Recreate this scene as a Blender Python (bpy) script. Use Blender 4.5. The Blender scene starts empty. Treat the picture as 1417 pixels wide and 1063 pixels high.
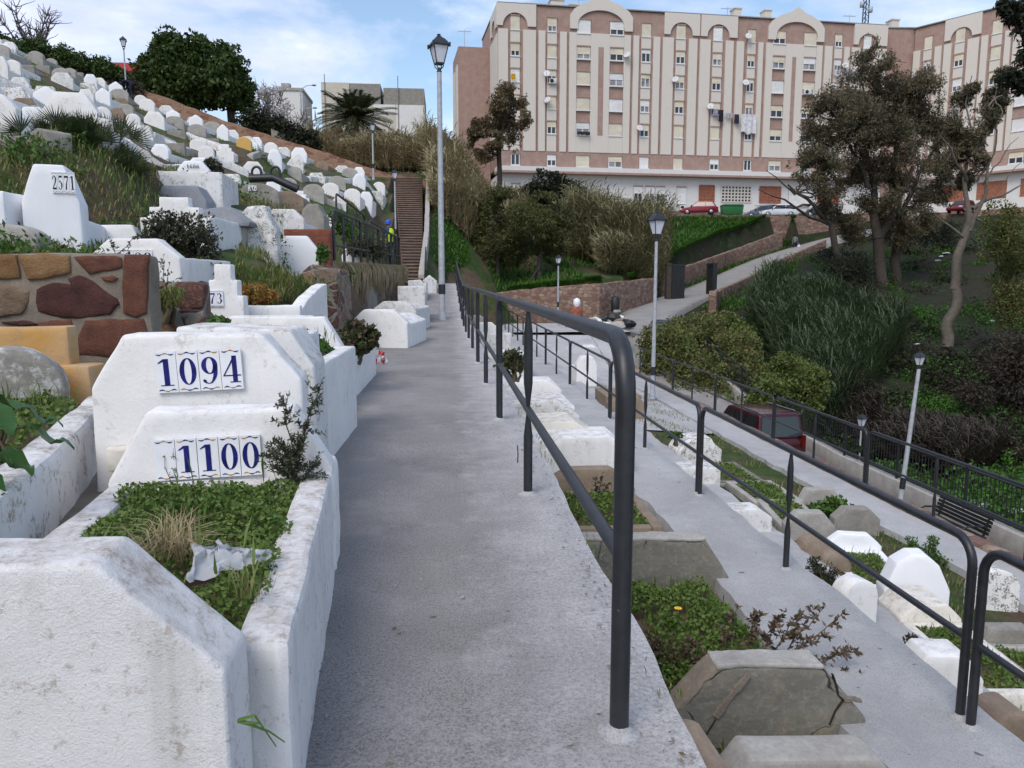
import bpy, bmesh, math, random
import numpy as np
from mathutils import Vector, Matrix, noise as mnoise

S = bpy.context.scene
COL = S.collection
R = math.radians
rnd = random.Random(11)
nrg = np.random.default_rng(5)

# ------------------------------------------------------------------ camera
EYE = Vector((0.0, 0.0, 1.3))
F = 1064.0
PITCH = math.atan(144.5 / F)
YAW = math.atan(0.0852)
_r = Vector((math.cos(YAW), -math.sin(YAW), 0))
_fh = Vector((math.sin(YAW), math.cos(YAW), 0))
_fw = _fh * math.cos(PITCH) + Vector((0, 0, -math.sin(PITCH)))
_up = _fh * math.sin(PITCH) + Vector((0, 0, math.cos(PITCH)))
cam_d = bpy.data.cameras.new('camera')
cam = bpy.data.objects.new('camera', cam_d)
COL.objects.link(cam)
cam.location = EYE
cam.rotation_euler = (math.pi / 2 - PITCH, 0, -YAW)
cam_d.lens = F / 1417 * 36
cam_d.clip_end = 3000
cam_d.clip_start = 0.05
S.camera = cam


def ray(px, py):
    return _fw + _r * ((px - 708.5) / F) + _up * ((531.5 - py) / F)


def atY(px, py, Y):
    """survey helper: the point seen in the reference at px,py standing Y metres along the path"""
    d = ray(px, py)
    return EYE + d * (Y / d.y)


def atZ(px, py, z):
    d = ray(px, py)
    return EYE + d * ((z - EYE.z) / d.z)


def proj(p):
    v = Vector(p) - EYE
    dz = v.dot(_fw)
    if dz <= 0.05:
        return None
    return 708.5 + F * v.dot(_r) / dz, 531.5 - F * v.dot(_up) / dz


# ------------------------------------------------------------------ objects
def tag(o, label=None, cat=None, group=None, kind=None):
    if label: o['label'] = label
    if cat: o['category'] = cat
    if group: o['group'] = group
    if cat and not kind: kind = 'thing'
    if kind: o['kind'] = kind
    return o


def thing(name, label, cat, loc=(0, 0, 0), rot=0.0, group=None):
    o = bpy.data.objects.new(name, None)
    COL.objects.link(o)
    o.empty_display_size = 0.2
    o.location = loc
    o.rotation_euler = (0, 0, rot)
    return tag(o, label, cat, group)


def add(name, me, parent=None):
    o = bpy.data.objects.new(name, me)
    COL.objects.link(o)
    if parent is not None:
        o.parent = parent
    return o


def kids(o):
    return [c for c in bpy.data.objects if c.parent == o]


def copy_tree(o, parent=None):
    c = o.copy()
    COL.objects.link(c)
    if parent is not None:
        c.parent = parent
    for k in KID.get(o.name, []):
        copy_tree2(k, c)
    return c


KID = {}


def copy_tree2(o, parent):
    c = o.copy()
    COL.objects.link(c)
    c.parent = parent
    for k in list(o.children):
        copy_tree2(k, c)
    return c


def clone(root, loc, rot, label, group=None, scale=None):
    c = root.copy()
    COL.objects.link(c)
    c.location = loc
    c.rotation_euler = (0, 0, rot)
    if scale: c.scale = scale if hasattr(scale, '__len__') else (scale,) * 3
    c['label'] = label
    if group: c['group'] = group
    for k in list(root.children):
        copy_tree2(k, c)
    return c


class MB:
    """collects geometry for ONE mesh object"""
    def __init__(self):
        self.v, self.f, self.m, self.s = [], [], [], []

    def poly(self, pts, mi=0, smooth=False):
        b = len(self.v)
        self.v += [tuple(p) for p in pts]
        self.f.append(tuple(range(b, b + len(pts))))
        self.m.append(mi); self.s.append(smooth)

    def raw(self, vs, fs, mi=0, smooth=False):
        b = len(self.v)
        self.v += [tuple(p) for p in vs]
        for f in fs:
            self.f.append(tuple(i + b for i in f)); self.m.append(mi); self.s.append(smooth)

    def box(self, lo, hi, mi=0, mat=None):
        x0, y0, z0 = lo; x1, y1, z1 = hi
        vs = [(x0, y0, z0), (x1, y0, z0), (x1, y1, z0), (x0, y1, z0), (x0, y0, z1), (x1, y0, z1), (x1, y1, z1), (x0, y1, z1)]
        if mat is not None: vs = [mat @ Vector(p) for p in vs]
        self.raw(vs, [(0, 3, 2, 1), (4, 5, 6, 7), (0, 1, 5, 4), (1, 2, 6, 5), (2, 3, 7, 6), (3, 0, 4, 7)], mi)
        return self

    def prism(self, prof, y0, y1, mi=0, mat=None):
        """profile in x,z (counter-clockwise seen from -y) pushed along y"""
        n = len(prof)
        vs = [(p[0], y0, p[1]) for p in prof] + [(p[0], y1, p[1]) for p in prof]
        if mat is not None: vs = [mat @ Vector(p) for p in vs]
        fs = [tuple(range(n)), tuple(range(2 * n - 1, n - 1, -1))]
        for i in range(n):
            j = (i + 1) % n
            fs.append((i, i + n, j + n, j))
        self.raw(vs, fs, mi)
        return self

    def tube(self, pts, rad, seg=8, mi=0, cap=True, smooth=True):
        pts = [Vector(p) for p in pts]
        n = len(pts)
        if not hasattr(rad, '__len__'): rad = [rad] * n
        t0 = (pts[1] - pts[0]).normalized()
        a = t0.orthogonal().normalized()
        vs, fs = [], []
        for i, p in enumerate(pts):
            t = (pts[min(i + 1, n - 1)] - pts[max(i - 1, 0)])
            t = t.normalized() if t.length > 1e-9 else t0
            a = (a - t * a.dot(t))
            a = a.normalized() if a.length > 1e-6 else t.orthogonal().normalized()
            b = t.cross(a)
            for k in range(seg):
                w = 2 * math.pi * k / seg
                vs.append(p + (a * math.cos(w) + b * math.sin(w)) * rad[i])
        for i in range(n - 1):
            for k in range(seg):
                k2 = (k + 1) % seg
                fs.append((i * seg + k, i * seg + k2, (i + 1) * seg + k2, (i + 1) * seg + k))
        self.raw(vs, fs, mi, smooth)
        if cap:
            self.poly(vs[:seg][::-1], mi); self.poly(vs[-seg:], mi)
        return self

    def lathe(self, prof, seg=16, c=(0, 0, 0), mi=0, smooth=True, rot=0.0):
        vs, fs = [], []
        for r_, z in prof:
            for k in range(seg):
                w = 2 * math.pi * k / seg + rot
                vs.append((c[0] + r_ * math.cos(w), c[1] + r_ * math.sin(w), c[2] + z))
        for i in range(len(prof) - 1):
            for k in range(seg):
                k2 = (k + 1) % seg
                fs.append((i * seg + k, i * seg + k2, (i + 1) * seg + k2, (i + 1) * seg + k))
        self.raw(vs, fs, mi, smooth)
        self.poly(vs[:seg][::-1], mi); self.poly(vs[-seg:], mi)
        return self

    def mesh(self, name, mats):
        me = bpy.data.meshes.new(name)
        me.from_pydata(self.v, [], self.f)
        for m in (mats if isinstance(mats, (list, tuple)) else [mats]): me.materials.append(m)
        me.polygons.foreach_set('material_index', self.m)
        me.polygons.foreach_set('use_smooth', self.s)
        me.update()
        return me

    def build(self, name, mats, parent=None):
        return add(name, self.mesh(name, mats), parent)


def rough(me, bevel=0.012, sub=0.12, amp=0.006, freq=5.0, seed=0.0, segs=2, ang=35):
    """give a hand-built mesh softened corners and an uneven, hand-plastered surface"""
    bm = bmesh.new(); bm.from_mesh(me)
    bmesh.ops.remove_doubles(bm, verts=bm.verts, dist=1e-5)
    if bevel:
        es = [e for e in bm.edges if len(e.link_faces) == 2 and e.calc_face_angle(0) > R(20)]
        bmesh.ops.bevel(bm, geom=es, offset=bevel, segments=segs, affect='EDGES', profile=0.5, clamp_overlap=True)
    if sub:
        bmesh.ops.triangulate(bm, faces=bm.faces)
        for _ in range(6):
            es = [e for e in bm.edges if e.calc_length() > sub]
            if not es or len(bm.faces) > 12000: break
            bmesh.ops.subdivide_edges(bm, edges=es, cuts=1)
            bmesh.ops.triangulate(bm, faces=[f for f in bm.faces if len(f.verts) > 3])
    if amp:
        o = Vector((seed * 7.1, seed * 3.3, seed))
        for v in bm.verts:
            n1 = mnoise.noise_vector(v.co * freq + o)
            n2 = mnoise.noise_vector(v.co * freq * 4 + o)
            v.co += n1 * amp + n2 * amp * 0.35
    bm.to_mesh(me); bm.free()
    for p in me.polygons: p.use_smooth = True
    me.set_sharp_from_angle(angle=R(ang))
    return me


def np_quads(name, verts, mats, nv=4, mat_idx=None):
    """verts: (N, nv, 3) array -> a mesh of N loose polygons"""
    N = verts.shape[0]
    me = bpy.data.meshes.new(name)
    me.vertices.add(N * nv)
    me.vertices.foreach_set('co', verts.reshape(-1).astype(np.float32))
    me.loops.add(N * nv)
    me.loops.foreach_set('vertex_index', np.arange(N * nv, dtype=np.int32))
    me.polygons.add(N)
    me.polygons.foreach_set('loop_start', np.arange(0, N * nv, nv, dtype=np.int32))
    for m in (mats if isinstance(mats, (list, tuple)) else [mats]): me.materials.append(m)
    if mat_idx is not None:
        me.polygons.foreach_set('material_index', mat_idx.astype(np.int32))
    me.update(calc_edges=True)
    return me


def unit(a):
    return a / (np.linalg.norm(a, axis=1, keepdims=True) + 1e-9)


def leaves(cent, size, aspect=0.55, up=0.3, jitter=0.4, droop=None):
    """leaf-shaped quads (diamonds) at the points cent (N,3)"""
    N = len(cent)
    d = unit(nrg.normal(size=(N, 3)))
    d[:, 2] += up
    d = unit(d)
    nrm = unit(np.cross(d, nrg.normal(size=(N, 3))))
    w = np.cross(d, nrm)
    s = (size * (1 + jitter * nrg.uniform(-1, 1, N)))[:, None]
    base = cent - d * s * 0.5
    mid = cent + nrm * s * 0.08
    tip = cent + d * s * 0.5
    return np.stack([base, mid + w * s * aspect * 0.5, tip, mid - w * s * aspect * 0.5], axis=1)


def blob_points(blobs, n, shell=0.55, gap=0.0, gscale=1.2, seed=0):
    """points through the volume of ellipsoids [(centre, radii)], denser to the outside, with noise gaps"""
    vol = np.array([b[1][0] * b[1][1] * b[1][2] for b in blobs]) ** 0.75
    pick = nrg.choice(len(blobs), size=n, p=vol / vol.sum())
    c = np.array([b[0] for b in blobs])[pick]
    r_ = np.array([b[1] for b in blobs])[pick]
    d = unit(nrg.normal(size=(n, 3)))
    rad = nrg.uniform(0, 1, n) ** shell
    wob = 1 + 0.16 * np.sin(d[:, 0] * 5 + pick) * np.sin(d[:, 1] * 6 + 2 * pick) + 0.12 * np.sin(d[:, 2] * 9 + pick * 3)
    p = c + d * r_ * (rad * wob)[:, None]
    if gap > 0:
        keep = np.array([mnoise.noise(Vector(q) * gscale + Vector((seed, 0, seed))) > (gap - 0.5) for q in p])
        p = p[keep]
    return p
# ------------------------------------------------------------------ materials
def new_mat(name):
    m = bpy.data.materials.new(name)
    m.use_nodes = True
    nt = m.node_tree
    b = nt.nodes['Principled BSDF']
    b.inputs['Specular IOR Level'].default_value = 0.3
    return m, nt, b


def nd(nt, t, ins=None, **props):
    n = nt.nodes.new(t)
    for k, v in props.items(): setattr(n, k, v)
    for k, v in (ins or {}).items():
        if isinstance(v, bpy.types.NodeSocket): nt.links.new(v, n.inputs[k])
        else: n.inputs[k].default_value = v
    return n


def coords(nt, scale=(1, 1, 1), rand=True):
    tc = nd(nt, 'ShaderNodeTexCoord')
    out = tc.outputs['Object']
    if rand:
        oi = nd(nt, 'ShaderNodeObjectInfo')
        mul = nd(nt, 'ShaderNodeMath', {0: oi.outputs['Random'], 1: 37.0}, operation='MULTIPLY')
        add_ = nd(nt, 'ShaderNodeVectorMath', {0: out, 1: mul.outputs[0]}, operation='ADD')
        out = add_.outputs[0]
    if scale != (1, 1, 1):
        mp = nd(nt, 'ShaderNodeMapping', {'Vector': out, 'Scale': scale})
        out = mp.outputs[0]
    return out


def noise(nt, co, scale, detail=5, rough_=0.6, dist=0.0):
    return nd(nt, 'ShaderNodeTexNoise', {'Vector': co, 'Scale': scale, 'Detail': detail, 'Roughness': rough_, 'Distortion': dist}).outputs['Fac']


def ramp(nt, fac, stops, interp='LINEAR'):
    n = nd(nt, 'ShaderNodeValToRGB', {'Fac': fac})
    e = n.color_ramp.elements
    n.color_ramp.interpolation = interp
    while len(e) > 1: e.remove(e[-1])
    for i, (p, c) in enumerate(stops):
        el = e[0] if i == 0 else e.new(p)
        el.position = p
        if not hasattr(c, '__len__'): c = (c, c, c)
        el.color = (c[0], c[1], c[2], 1)
    return n.outputs['Color']


def mix(nt, fac, a, b, mode='MIX'):
    n = nd(nt, 'ShaderNodeMix', data_type='RGBA', blend_type=mode)
    for idx, v in ((0, fac), (6, a), (7, b)):
        if isinstance(v, bpy.types.NodeSocket): nt.links.new(v, n.inputs[idx])
        elif idx == 0: n.inputs[0].default_value = v
        else: n.inputs[idx].default_value = (v[0], v[1], v[2], 1)
    return n.outputs[2]


def mul(nt, a, b):
    n = nd(nt, 'ShaderNodeMath', {0: a, 1: b}, operation='MULTIPLY', use_clamp=True)
    return n.outputs[0]


def bump(nt, b, h, strength=0.4, dist=0.02):
    n = nd(nt, 'ShaderNodeBump', {'Height': h, 'Strength': strength, 'Distance': dist})
    nt.links.new(n.outputs[0], b.inputs['Normal'])


def setc(nt, b, c, rough_=0.85):
    if isinstance(c, bpy.types.NodeSocket): nt.links.new(c, b.inputs['Base Color'])
    else: b.inputs['Base Color'].default_value = (*c, 1)
    b.inputs['Roughness'].default_value = rough_


def plain(name, c, rough_=0.6, metal=0.0, var=0.12, scale=6, bmp=0.0):
    m, nt, b = new_mat(name)
    co = coords(nt)
    n = noise(nt, co, scale, 6)
    d = tuple(x * (1 - var * 2) for x in c); l = tuple(min(1, x * (1 + var)) for x in c)
    setc(nt, b, ramp(nt, n, [(0.3, d), (0.7, l)]), rough_)
    b.inputs['Metallic'].default_value = metal
    if name.startswith('black painted'):
        ch = ramp(nt, noise(nt, co, 38, 5, 0.7), [(0.69, 0.0), (0.72, 0.8)])
        cur = b.inputs['Base Color'].links[0].from_socket
        setc(nt, b, mix(nt, ch, cur, (0.20, 0.19, 0.18)), rough_)
    if bmp: bump(nt, b, n, bmp)
    return m


def whitewash(name, base=(0.82, 0.81, 0.79), dirt=0.5, flake=0.25, under=(0.30, 0.26, 0.21), near=False):
    """lime wash over cement: soft grime, run-off streaks, flaked and lichen-browned tops"""
    m, nt, b = new_mat(name)
    co = coords(nt)
    big = noise(nt, co, 1.6, 6, 0.65)
    mid = noise(nt, co, 7, 8, 0.7)
    fine = noise(nt, co, 42, 6, 0.75)
    if near: mid = noise(nt, co, 13, 9, 0.74)
    st = noise(nt, coords(nt, (9, 9, 0.9)), 1.0, 5, 0.6)
    c = mix(nt, ramp(nt, big, [(0.38, 0.0), (0.72, dirt * 0.55)]), base, tuple(x * 0.74 for x in (0.82, 0.79, 0.72)))
    c = mix(nt, ramp(nt, st, [(0.50 if near else 0.52, 0.0), (0.70 if near else 0.78, dirt * (0.75 if near else 0.45))]), c, (0.42, 0.41, 0.38))
    # flakes
    fl = mul(nt, ramp(nt, mid, [(0.56 - flake * 0.1, 0.0), (0.64 - flake * 0.1, 1.0)]), ramp(nt, fine, [(0.47, 0.0), (0.56, 1.0)]))
    c = mix(nt, mul(nt, fl, min(1.0, flake * 1.7)), c, under)
    # specks
    sp = ramp(nt, noise(nt, co, 95, 2, 0.5), [(0.68, 0.0), (0.74, 0.55)])
    c = mix(nt, mul(nt, sp, dirt), c, (0.16, 0.15, 0.13))
    # weathered upward faces
    g = nd(nt, 'ShaderNodeNewGeometry')
    sx = nd(nt, 'ShaderNodeSeparateXYZ', {0: g.outputs['Normal']})
    top = ramp(nt, sx.outputs['Z'], [(0.35, 0.0), (0.75, 1.0)])
    tf = mul(nt, top, ramp(nt, mid, [(0.38 if near else 0.42, 0.0), (0.56 if near else 0.62, min(1.0, dirt * 0.9 + flake * 0.6))]))
    tf = mul(nt, tf, ramp(nt, fine, [(0.35, 0.25), (0.6, 1.0)]))
    c = mix(nt, tf, c, tuple((u * 0.75 + 0.1) for u in under))
    setc(nt, b, c, 0.9)
    h = mix(nt, 0.35, fine, mid)
    if near: h = mix(nt, 0.45, h, noise(nt, co, 160, 4, 0.8))
    bump(nt, b, h, 0.8 if near else 0.45, 0.012)
    return m


def cement(name, a=(0.20, 0.185, 0.16), bcol=(0.36, 0.34, 0.30), white=0.0, sc=3.0):
    m, nt, b = new_mat(name)
    co = coords(nt)
    n1 = noise(nt, co, sc, 8, 0.68)
    n2 = noise(nt, co, sc * 11, 6, 0.7)
    c = ramp(nt, n1, [(0.28, a), (0.5, tuple((x + y) / 2 for x, y in zip(a, bcol))), (0.72, bcol)])
    c = mix(nt, ramp(nt, n2, [(0.35, 0.35), (0.65, 0.0)]), c, tuple(x * 0.55 for x in a))
    if white:
        w = mul(nt, ramp(nt, noise(nt, co, 9, 8, 0.75), [(0.5, 0.0), (0.58, 1.0)]), white)
        c = mix(nt, w, c, (0.72, 0.72, 0.72))
    setc(nt, b, c, 0.92)
    bump(nt, b, mix(nt, 0.5, n1, n2), 1.0 if 'stone' in name else 0.5, 0.03 if 'stone' in name else 0.015)
    return m


def slate(name):
    m, nt, b = new_mat(name)
    co = coords(nt)
    wv = mixvec(nt, co, 0.22, 2.2)
    v = nd(nt, 'ShaderNodeTexVoronoi', {'Vector': wv, 'Scale': 1.5}, feature='DISTANCE_TO_EDGE')
    vc = nd(nt, 'ShaderNodeTexVoronoi', {'Vector': wv, 'Scale': 1.5})
    cell = nd(nt, 'ShaderNodeSeparateColor', {0: vc.outputs['Color']}).outputs[0]
    n1 = noise(nt, coords(nt, (1, 1, 3.0)), 2.2, 9, 0.68, 0.4)
    n2 = noise(nt, co, 26, 6, 0.7)
    c = ramp(nt, cell, [(0.0, (0.175, 0.175, 0.15)), (0.45, (0.22, 0.205, 0.165)), (0.75, (0.27, 0.215, 0.155)), (1.0, (0.19, 0.19, 0.175))])
    c = mix(nt, ramp(nt, n1, [(0.35, 0.55), (0.65, 0.0)]), c, (0.10, 0.10, 0.09))
    c = mix(nt, ramp(nt, noise(nt, co, 6, 7, 0.7), [(0.5, 0.0), (0.68, 0.5)]), c, (0.30, 0.24, 0.17))
    c = mix(nt, ramp(nt, n2, [(0.5, 0.0), (0.72, 0.45)]), c, (0.38, 0.35, 0.30))
    part = ramp(nt, noise(nt, co, 1.3, 3), [(0.48, 0.0), (0.54, 1.0)])
    e = mul(nt, ramp(nt, v.outputs['Distance'], [(0.004, 1.0), (0.014, 0.0)]), part)
    c = mix(nt, e, c, (0.035, 0.03, 0.025))
    setc(nt, b, c, 0.8)
    h = mix(nt, e, mix(nt, 0.4, n1, n2), (0, 0, 0))
    bump(nt, b, h, 0.6, 0.02)
    return m


def mixvec(nt, co, amt, scale):
    nz = nd(nt, 'ShaderNodeTexNoise', {'Vector': co, 'Scale': scale, 'Detail': 4})
    sub = nd(nt, 'ShaderNodeVectorMath', {0: nz.outputs['Color'], 1: (0.5, 0.5, 0.5)}, operation='SUBTRACT')
    sc = nd(nt, 'ShaderNodeVectorMath', {0: sub.outputs[0], 'Scale': amt * 2}, operation='SCALE')
    return nd(nt, 'ShaderNodeVectorMath', {0: co, 1: sc.outputs[0]}, operation='ADD').outputs[0]


def rubble(name, scale=2.4, pal=((0.12, 0.055, 0.045), (0.26, 0.14, 0.08), (0.21, 0.16, 0.12), (0.16, 0.08, 0.06), (0.30, 0.22, 0.15)),
           mortar=(0.22, 0.20, 0.17), joint=0.09, sq=(1, 1, 1.5), rand=True):
    m, nt, b = new_mat(name)
    co = coords(nt, sq, rand)
    wv = mixvec(nt, co, 0.10 / (scale / 2.4), scale * 1.6)
    v = nd(nt, 'ShaderNodeTexVoronoi', {'Vector': wv, 'Scale': scale, 'Randomness': 0.9}, feature='DISTANCE_TO_EDGE')
    vc = nd(nt, 'ShaderNodeTexVoronoi', {'Vector': wv, 'Scale': scale, 'Randomness': 0.9})
    cell = nd(nt, 'ShaderNodeSeparateColor', {0: vc.outputs['Color']}).outputs[0]
    c = ramp(nt, cell, [(i / len(pal), p) for i, p in enumerate(pal)], 'CONSTANT')
    n1 = noise(nt, co, scale * 3, 8, 0.7)
    c = mix(nt, ramp(nt, n1, [(0.3, 0.6), (0.7, 0.0)]), c, tuple(x * 0.45 for x in pal[0]))
    c = mix(nt, ramp(nt, noise(nt, co, scale * 12, 6), [(0.5, 0.0), (0.75, 0.5)]), c, tuple(min(1, x * 1.3) for x in pal[-1]))
    mort = mix(nt, noise(nt, co, scale * 14, 5), tuple(x * 0.7 for x in mortar), tuple(x * 1.2 for x in mortar))
    e = ramp(nt, v.outputs['Distance'], [(joint * 0.5, 1.0), (joint, 0.0)])
    c = mix(nt, e, c, mort)
    setc(nt, b, c, 0.9)
    h = mix(nt, e, mix(nt, 0.5, (1, 1, 1), n1), (0.1, 0.1, 0.1))
    bump(nt, b, h, 0.8, 0.06)
    return m


def leafmat(name, cols, rough_=0.55, trans=0.2, big=0.5, spec=0.25):
    m, nt, b = new_mat(name)
    g = nd(nt, 'ShaderNodeNewGeometry')
    rp = g.outputs['Random Per Island']
    n = noise(nt, coords(nt), big, 3)
    f = nd(nt, 'ShaderNodeMath', {0: rp, 1: 0.55}, operation='MULTIPLY')
    f2 = nd(nt, 'ShaderNodeMath', {0: n, 1: 0.9, 2: f.outputs[0]}, operation='MULTIPLY_ADD')
    k = len(cols)
    c = ramp(nt, f2.outputs[0], [(0.2 + 0.62 * i / max(1, k - 1), q) for i, q in enumerate(cols)])
    setc(nt, b, c, rough_)
    b.inputs['Specular IOR Level'].default_value = spec
    if trans:
        t = nd(nt, 'ShaderNodeBsdfTranslucent', {'Color': c})
        mx = nd(nt, 'ShaderNodeMixShader', {0: trans, 1: b.outputs[0], 2: t.outputs[0]})
        nt.links.new(mx.outputs[0], nt.nodes['Material Output'].inputs[0])
    return m


def walkway(name, dark, light, patch, edge_x=None, edge_w=0.5, edge_c=(0.6, 0.61, 0.63)):
    """hand-brushed cement over tarmac: speckle, blotches, a paler cement-splashed margin"""
    m, nt, b = new_mat(name)
    co = coords(nt, rand=False)
    sp = noise(nt, co, 120, 3, 0.85)
    sp2 = noise(nt, co, 55, 6, 0.85)
    big = noise(nt, co, 0.8, 6, 0.65)
    mid = noise(nt, co, 3.1, 7, 0.7)
    c = mix(nt, ramp(nt, sp, [(0.42, 0.0), (0.58, 1.0)]), dark, light)
    c = mix(nt, ramp(nt, sp2, [(0.45, 0.0), (0.62, 0.55)]), c, patch)
    c = mix(nt, ramp(nt, big, [(0.35, 0.40), (0.6, 0.0)]), c, tuple(x * 0.72 for x in dark))
    c = mix(nt, ramp(nt, mid, [(0.52, 0.0), (0.72, 0.45)]), c, patch)
    if edge_x is not None:
        sx = nd(nt, 'ShaderNodeSeparateXYZ', {0: co})
        jit = nd(nt, 'ShaderNodeMath', {0: mid, 1: 0.9, 2: sx.outputs[0]}, operation='MULTIPLY_ADD')
        mr = nd(nt, 'ShaderNodeMapRange', {'Value': jit.outputs[0], 'From Min': edge_x + 0.42 - edge_w, 'From Max': edge_x + 0.48})
        ef = mul(nt, mr.outputs[0], ramp(nt, sp2, [(0.36, 0.2), (0.58, 1.0)]))
        c = mix(nt, ef, c, edge_c)
    # dark dots, damp stains, hairline cracks
    dots = ramp(nt, noise(nt, co, 11, 2, 0.4), [(0.74, 0.0), (0.78, 0.75)])
    c = mix(nt, dots, c, (0.06, 0.06, 0.06))
    stain = mul(nt, ramp(nt, noise(nt, co, 1.7, 7, 0.7), [(0.56, 0.0), (0.72, 0.35)]), ramp(nt, sp2, [(0.35, 1.0), (0.6, 0.3)]))
    c = mix(nt, stain, c, tuple(x * 0.5 for x in dark))
    setc(nt, b, c, 0.88)
    bump(nt, b, mix(nt, 0.4, sp, sp2), 0.9, 0.012)
    return m


M = {}
M['white'] = whitewash('white lime wash', dirt=0.45, flake=0.22)
M['white_near'] = whitewash('thick flaking lime wash', (0.82, 0.81, 0.80), dirt=0.55, flake=0.36, under=(0.36, 0.29, 0.23), near=True)
M['white_clean'] = whitewash('fresh white paint', (0.84, 0.85, 0.87), dirt=0.10, flake=0.0)
M['white_dirty'] = whitewash('weathered lime wash', (0.74, 0.74, 0.73), dirt=0.9, flake=0.55)
M['white_flaked'] = whitewash('flaking lime wash', (0.78, 0.77, 0.74), dirt=0.8, flake=0.95, under=(0.10, 0.09, 0.075))
M['cream_wash'] = whitewash('creamy lime wash', (0.74, 0.70, 0.62), dirt=0.6, flake=0.3)
M['cement'] = cement('grey cement', white=0.06)
M['cement_pale'] = cement('pale cement', (0.30, 0.28, 0.25), (0.50, 0.48, 0.44))
M['cement_paint'] = cement('cement with paint traces', white=0.55)
M['cement_brown'] = cement('brown cement', (0.20, 0.15, 0.11), (0.34, 0.27, 0.20))
M['blue_grey'] = cement('blue grey render', (0.22, 0.235, 0.26), (0.33, 0.345, 0.375))
M['crack'] = plain('dark crack', (0.03, 0.027, 0.022), 0.95)
M['slate'] = slate('slate cladding')
M['orange'] = whitewash('orange ochre paint', (0.52, 0.28, 0.07), dirt=0.8, flake=0.35)
M['ochre'] = whitewash('yellow ochre paint', (0.60, 0.36, 0.09), dirt=0.3, flake=0.1)
M['red_brick'] = rubble('red brick', 6.0, ((0.26, 0.075, 0.045), (0.22, 0.07, 0.05), (0.30, 0.10, 0.06)), (0.24, 0.12, 0.09), 0.05, (1, 1, 2.2))
M['rubble'] = rubble('rubble masonry')
M['rubble_small'] = rubble('small rubble masonry', 3.2, ((0.22, 0.12, 0.09), (0.32, 0.20, 0.14), (0.28, 0.20, 0.16), (0.18, 0.10, 0.08), (0.38, 0.28, 0.21)), (0.20, 0.15, 0.12), 0.07)
M['rubble_earth'] = rubble('earthy rubble', 1.6, ((0.20, 0.10, 0.06), (0.27, 0.15, 0.09), (0.24, 0.15, 0.10), (0.30, 0.19, 0.12), (0.17, 0.08, 0.055)), (0.23, 0.14, 0.09), 0.12, (1, 1, 2.0))
M['mortar'] = cement('rough mortar', (0.165, 0.14, 0.11), (0.30, 0.26, 0.21), sc=5)
M['stone_ochre'] = cement('ochre stone', (0.19, 0.10, 0.045), (0.37, 0.225, 0.11), sc=7)
M['stone_maroon'] = cement('maroon stone', (0.06, 0.026, 0.024), (0.15, 0.064, 0.053), sc=7)
M['stone_red'] = cement('red brown stone', (0.10, 0.042, 0.028), (0.24, 0.105, 0.07), sc=8)
M['stone_tan'] = cement('tan stone', (0.16, 0.11, 0.07), (0.34, 0.25, 0.175), sc=7)
M['path'] = walkway('cement tarmac path', (0.165, 0.154, 0.147), (0.365, 0.345, 0.331), (0.40, 0.38, 0.366), 0.72, 0.60, (0.61, 0.595, 0.58))
M['path_pale'] = walkway('pale cement path', (0.31, 0.308, 0.305), (0.49, 0.487, 0.482), (0.57, 0.566, 0.56))
M['road'] = walkway('concrete road', (0.22, 0.21, 0.20), (0.30, 0.29, 0.275), (0.36, 0.35, 0.33))
M['black'] = plain('black painted steel', (0.022, 0.024, 0.028), 0.42, 0.0, 0.2, 14, 0.08)
M['black'].node_tree.nodes['Principled BSDF'].inputs['Specular IOR Level'].default_value = 0.5
M['dark_iron'] = plain('dark iron', (0.03, 0.033, 0.035), 0.5, 0.3)
M['pole'] = plain('galvanised pole', (0.42, 0.44, 0.47), 0.5, 0.15, 0.12, 9)
M['lamp_glass'] = plain('frosted lamp glass', (0.72, 0.72, 0.78), 0.35, 0, 0.05)
M['soil'] = cement('dry soil', (0.10, 0.07, 0.045), (0.22, 0.16, 0.105), sc=4)
M['gravel'] = cement('grey gravel soil', (0.15, 0.13, 0.105), (0.29, 0.26, 0.215), sc=7)
M['bark'] = cement('grey brown bark', (0.035, 0.028, 0.023), (0.10, 0.082, 0.066), sc=8)
M['bark_pale'] = cement('pale bark', (0.20, 0.165, 0.13), (0.36, 0.31, 0.25), sc=6)
M['stem'] = plain('stems', (0.10, 0.075, 0.045), 0.8)
M['tile'] = plain('glazed white tile', (0.80, 0.81, 0.83), 0.18, 0, 0.03, 20)
M['ink'] = plain('cobalt blue glaze', (0.02, 0.022, 0.16), 0.22, 0, 0.25, 30)
M['ink_black'] = plain('black lettering', (0.02, 0.02, 0.025), 0.5, 0, 0.2, 30)
M['tile_ochre'] = plain('ochre glaze', (0.55, 0.25, 0.06), 0.3, 0, 0.2, 30)
M['tile_grey'] = plain('weathered tile border', (0.40, 0.33, 0.28), 0.5, 0, 0.3, 40)
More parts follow.
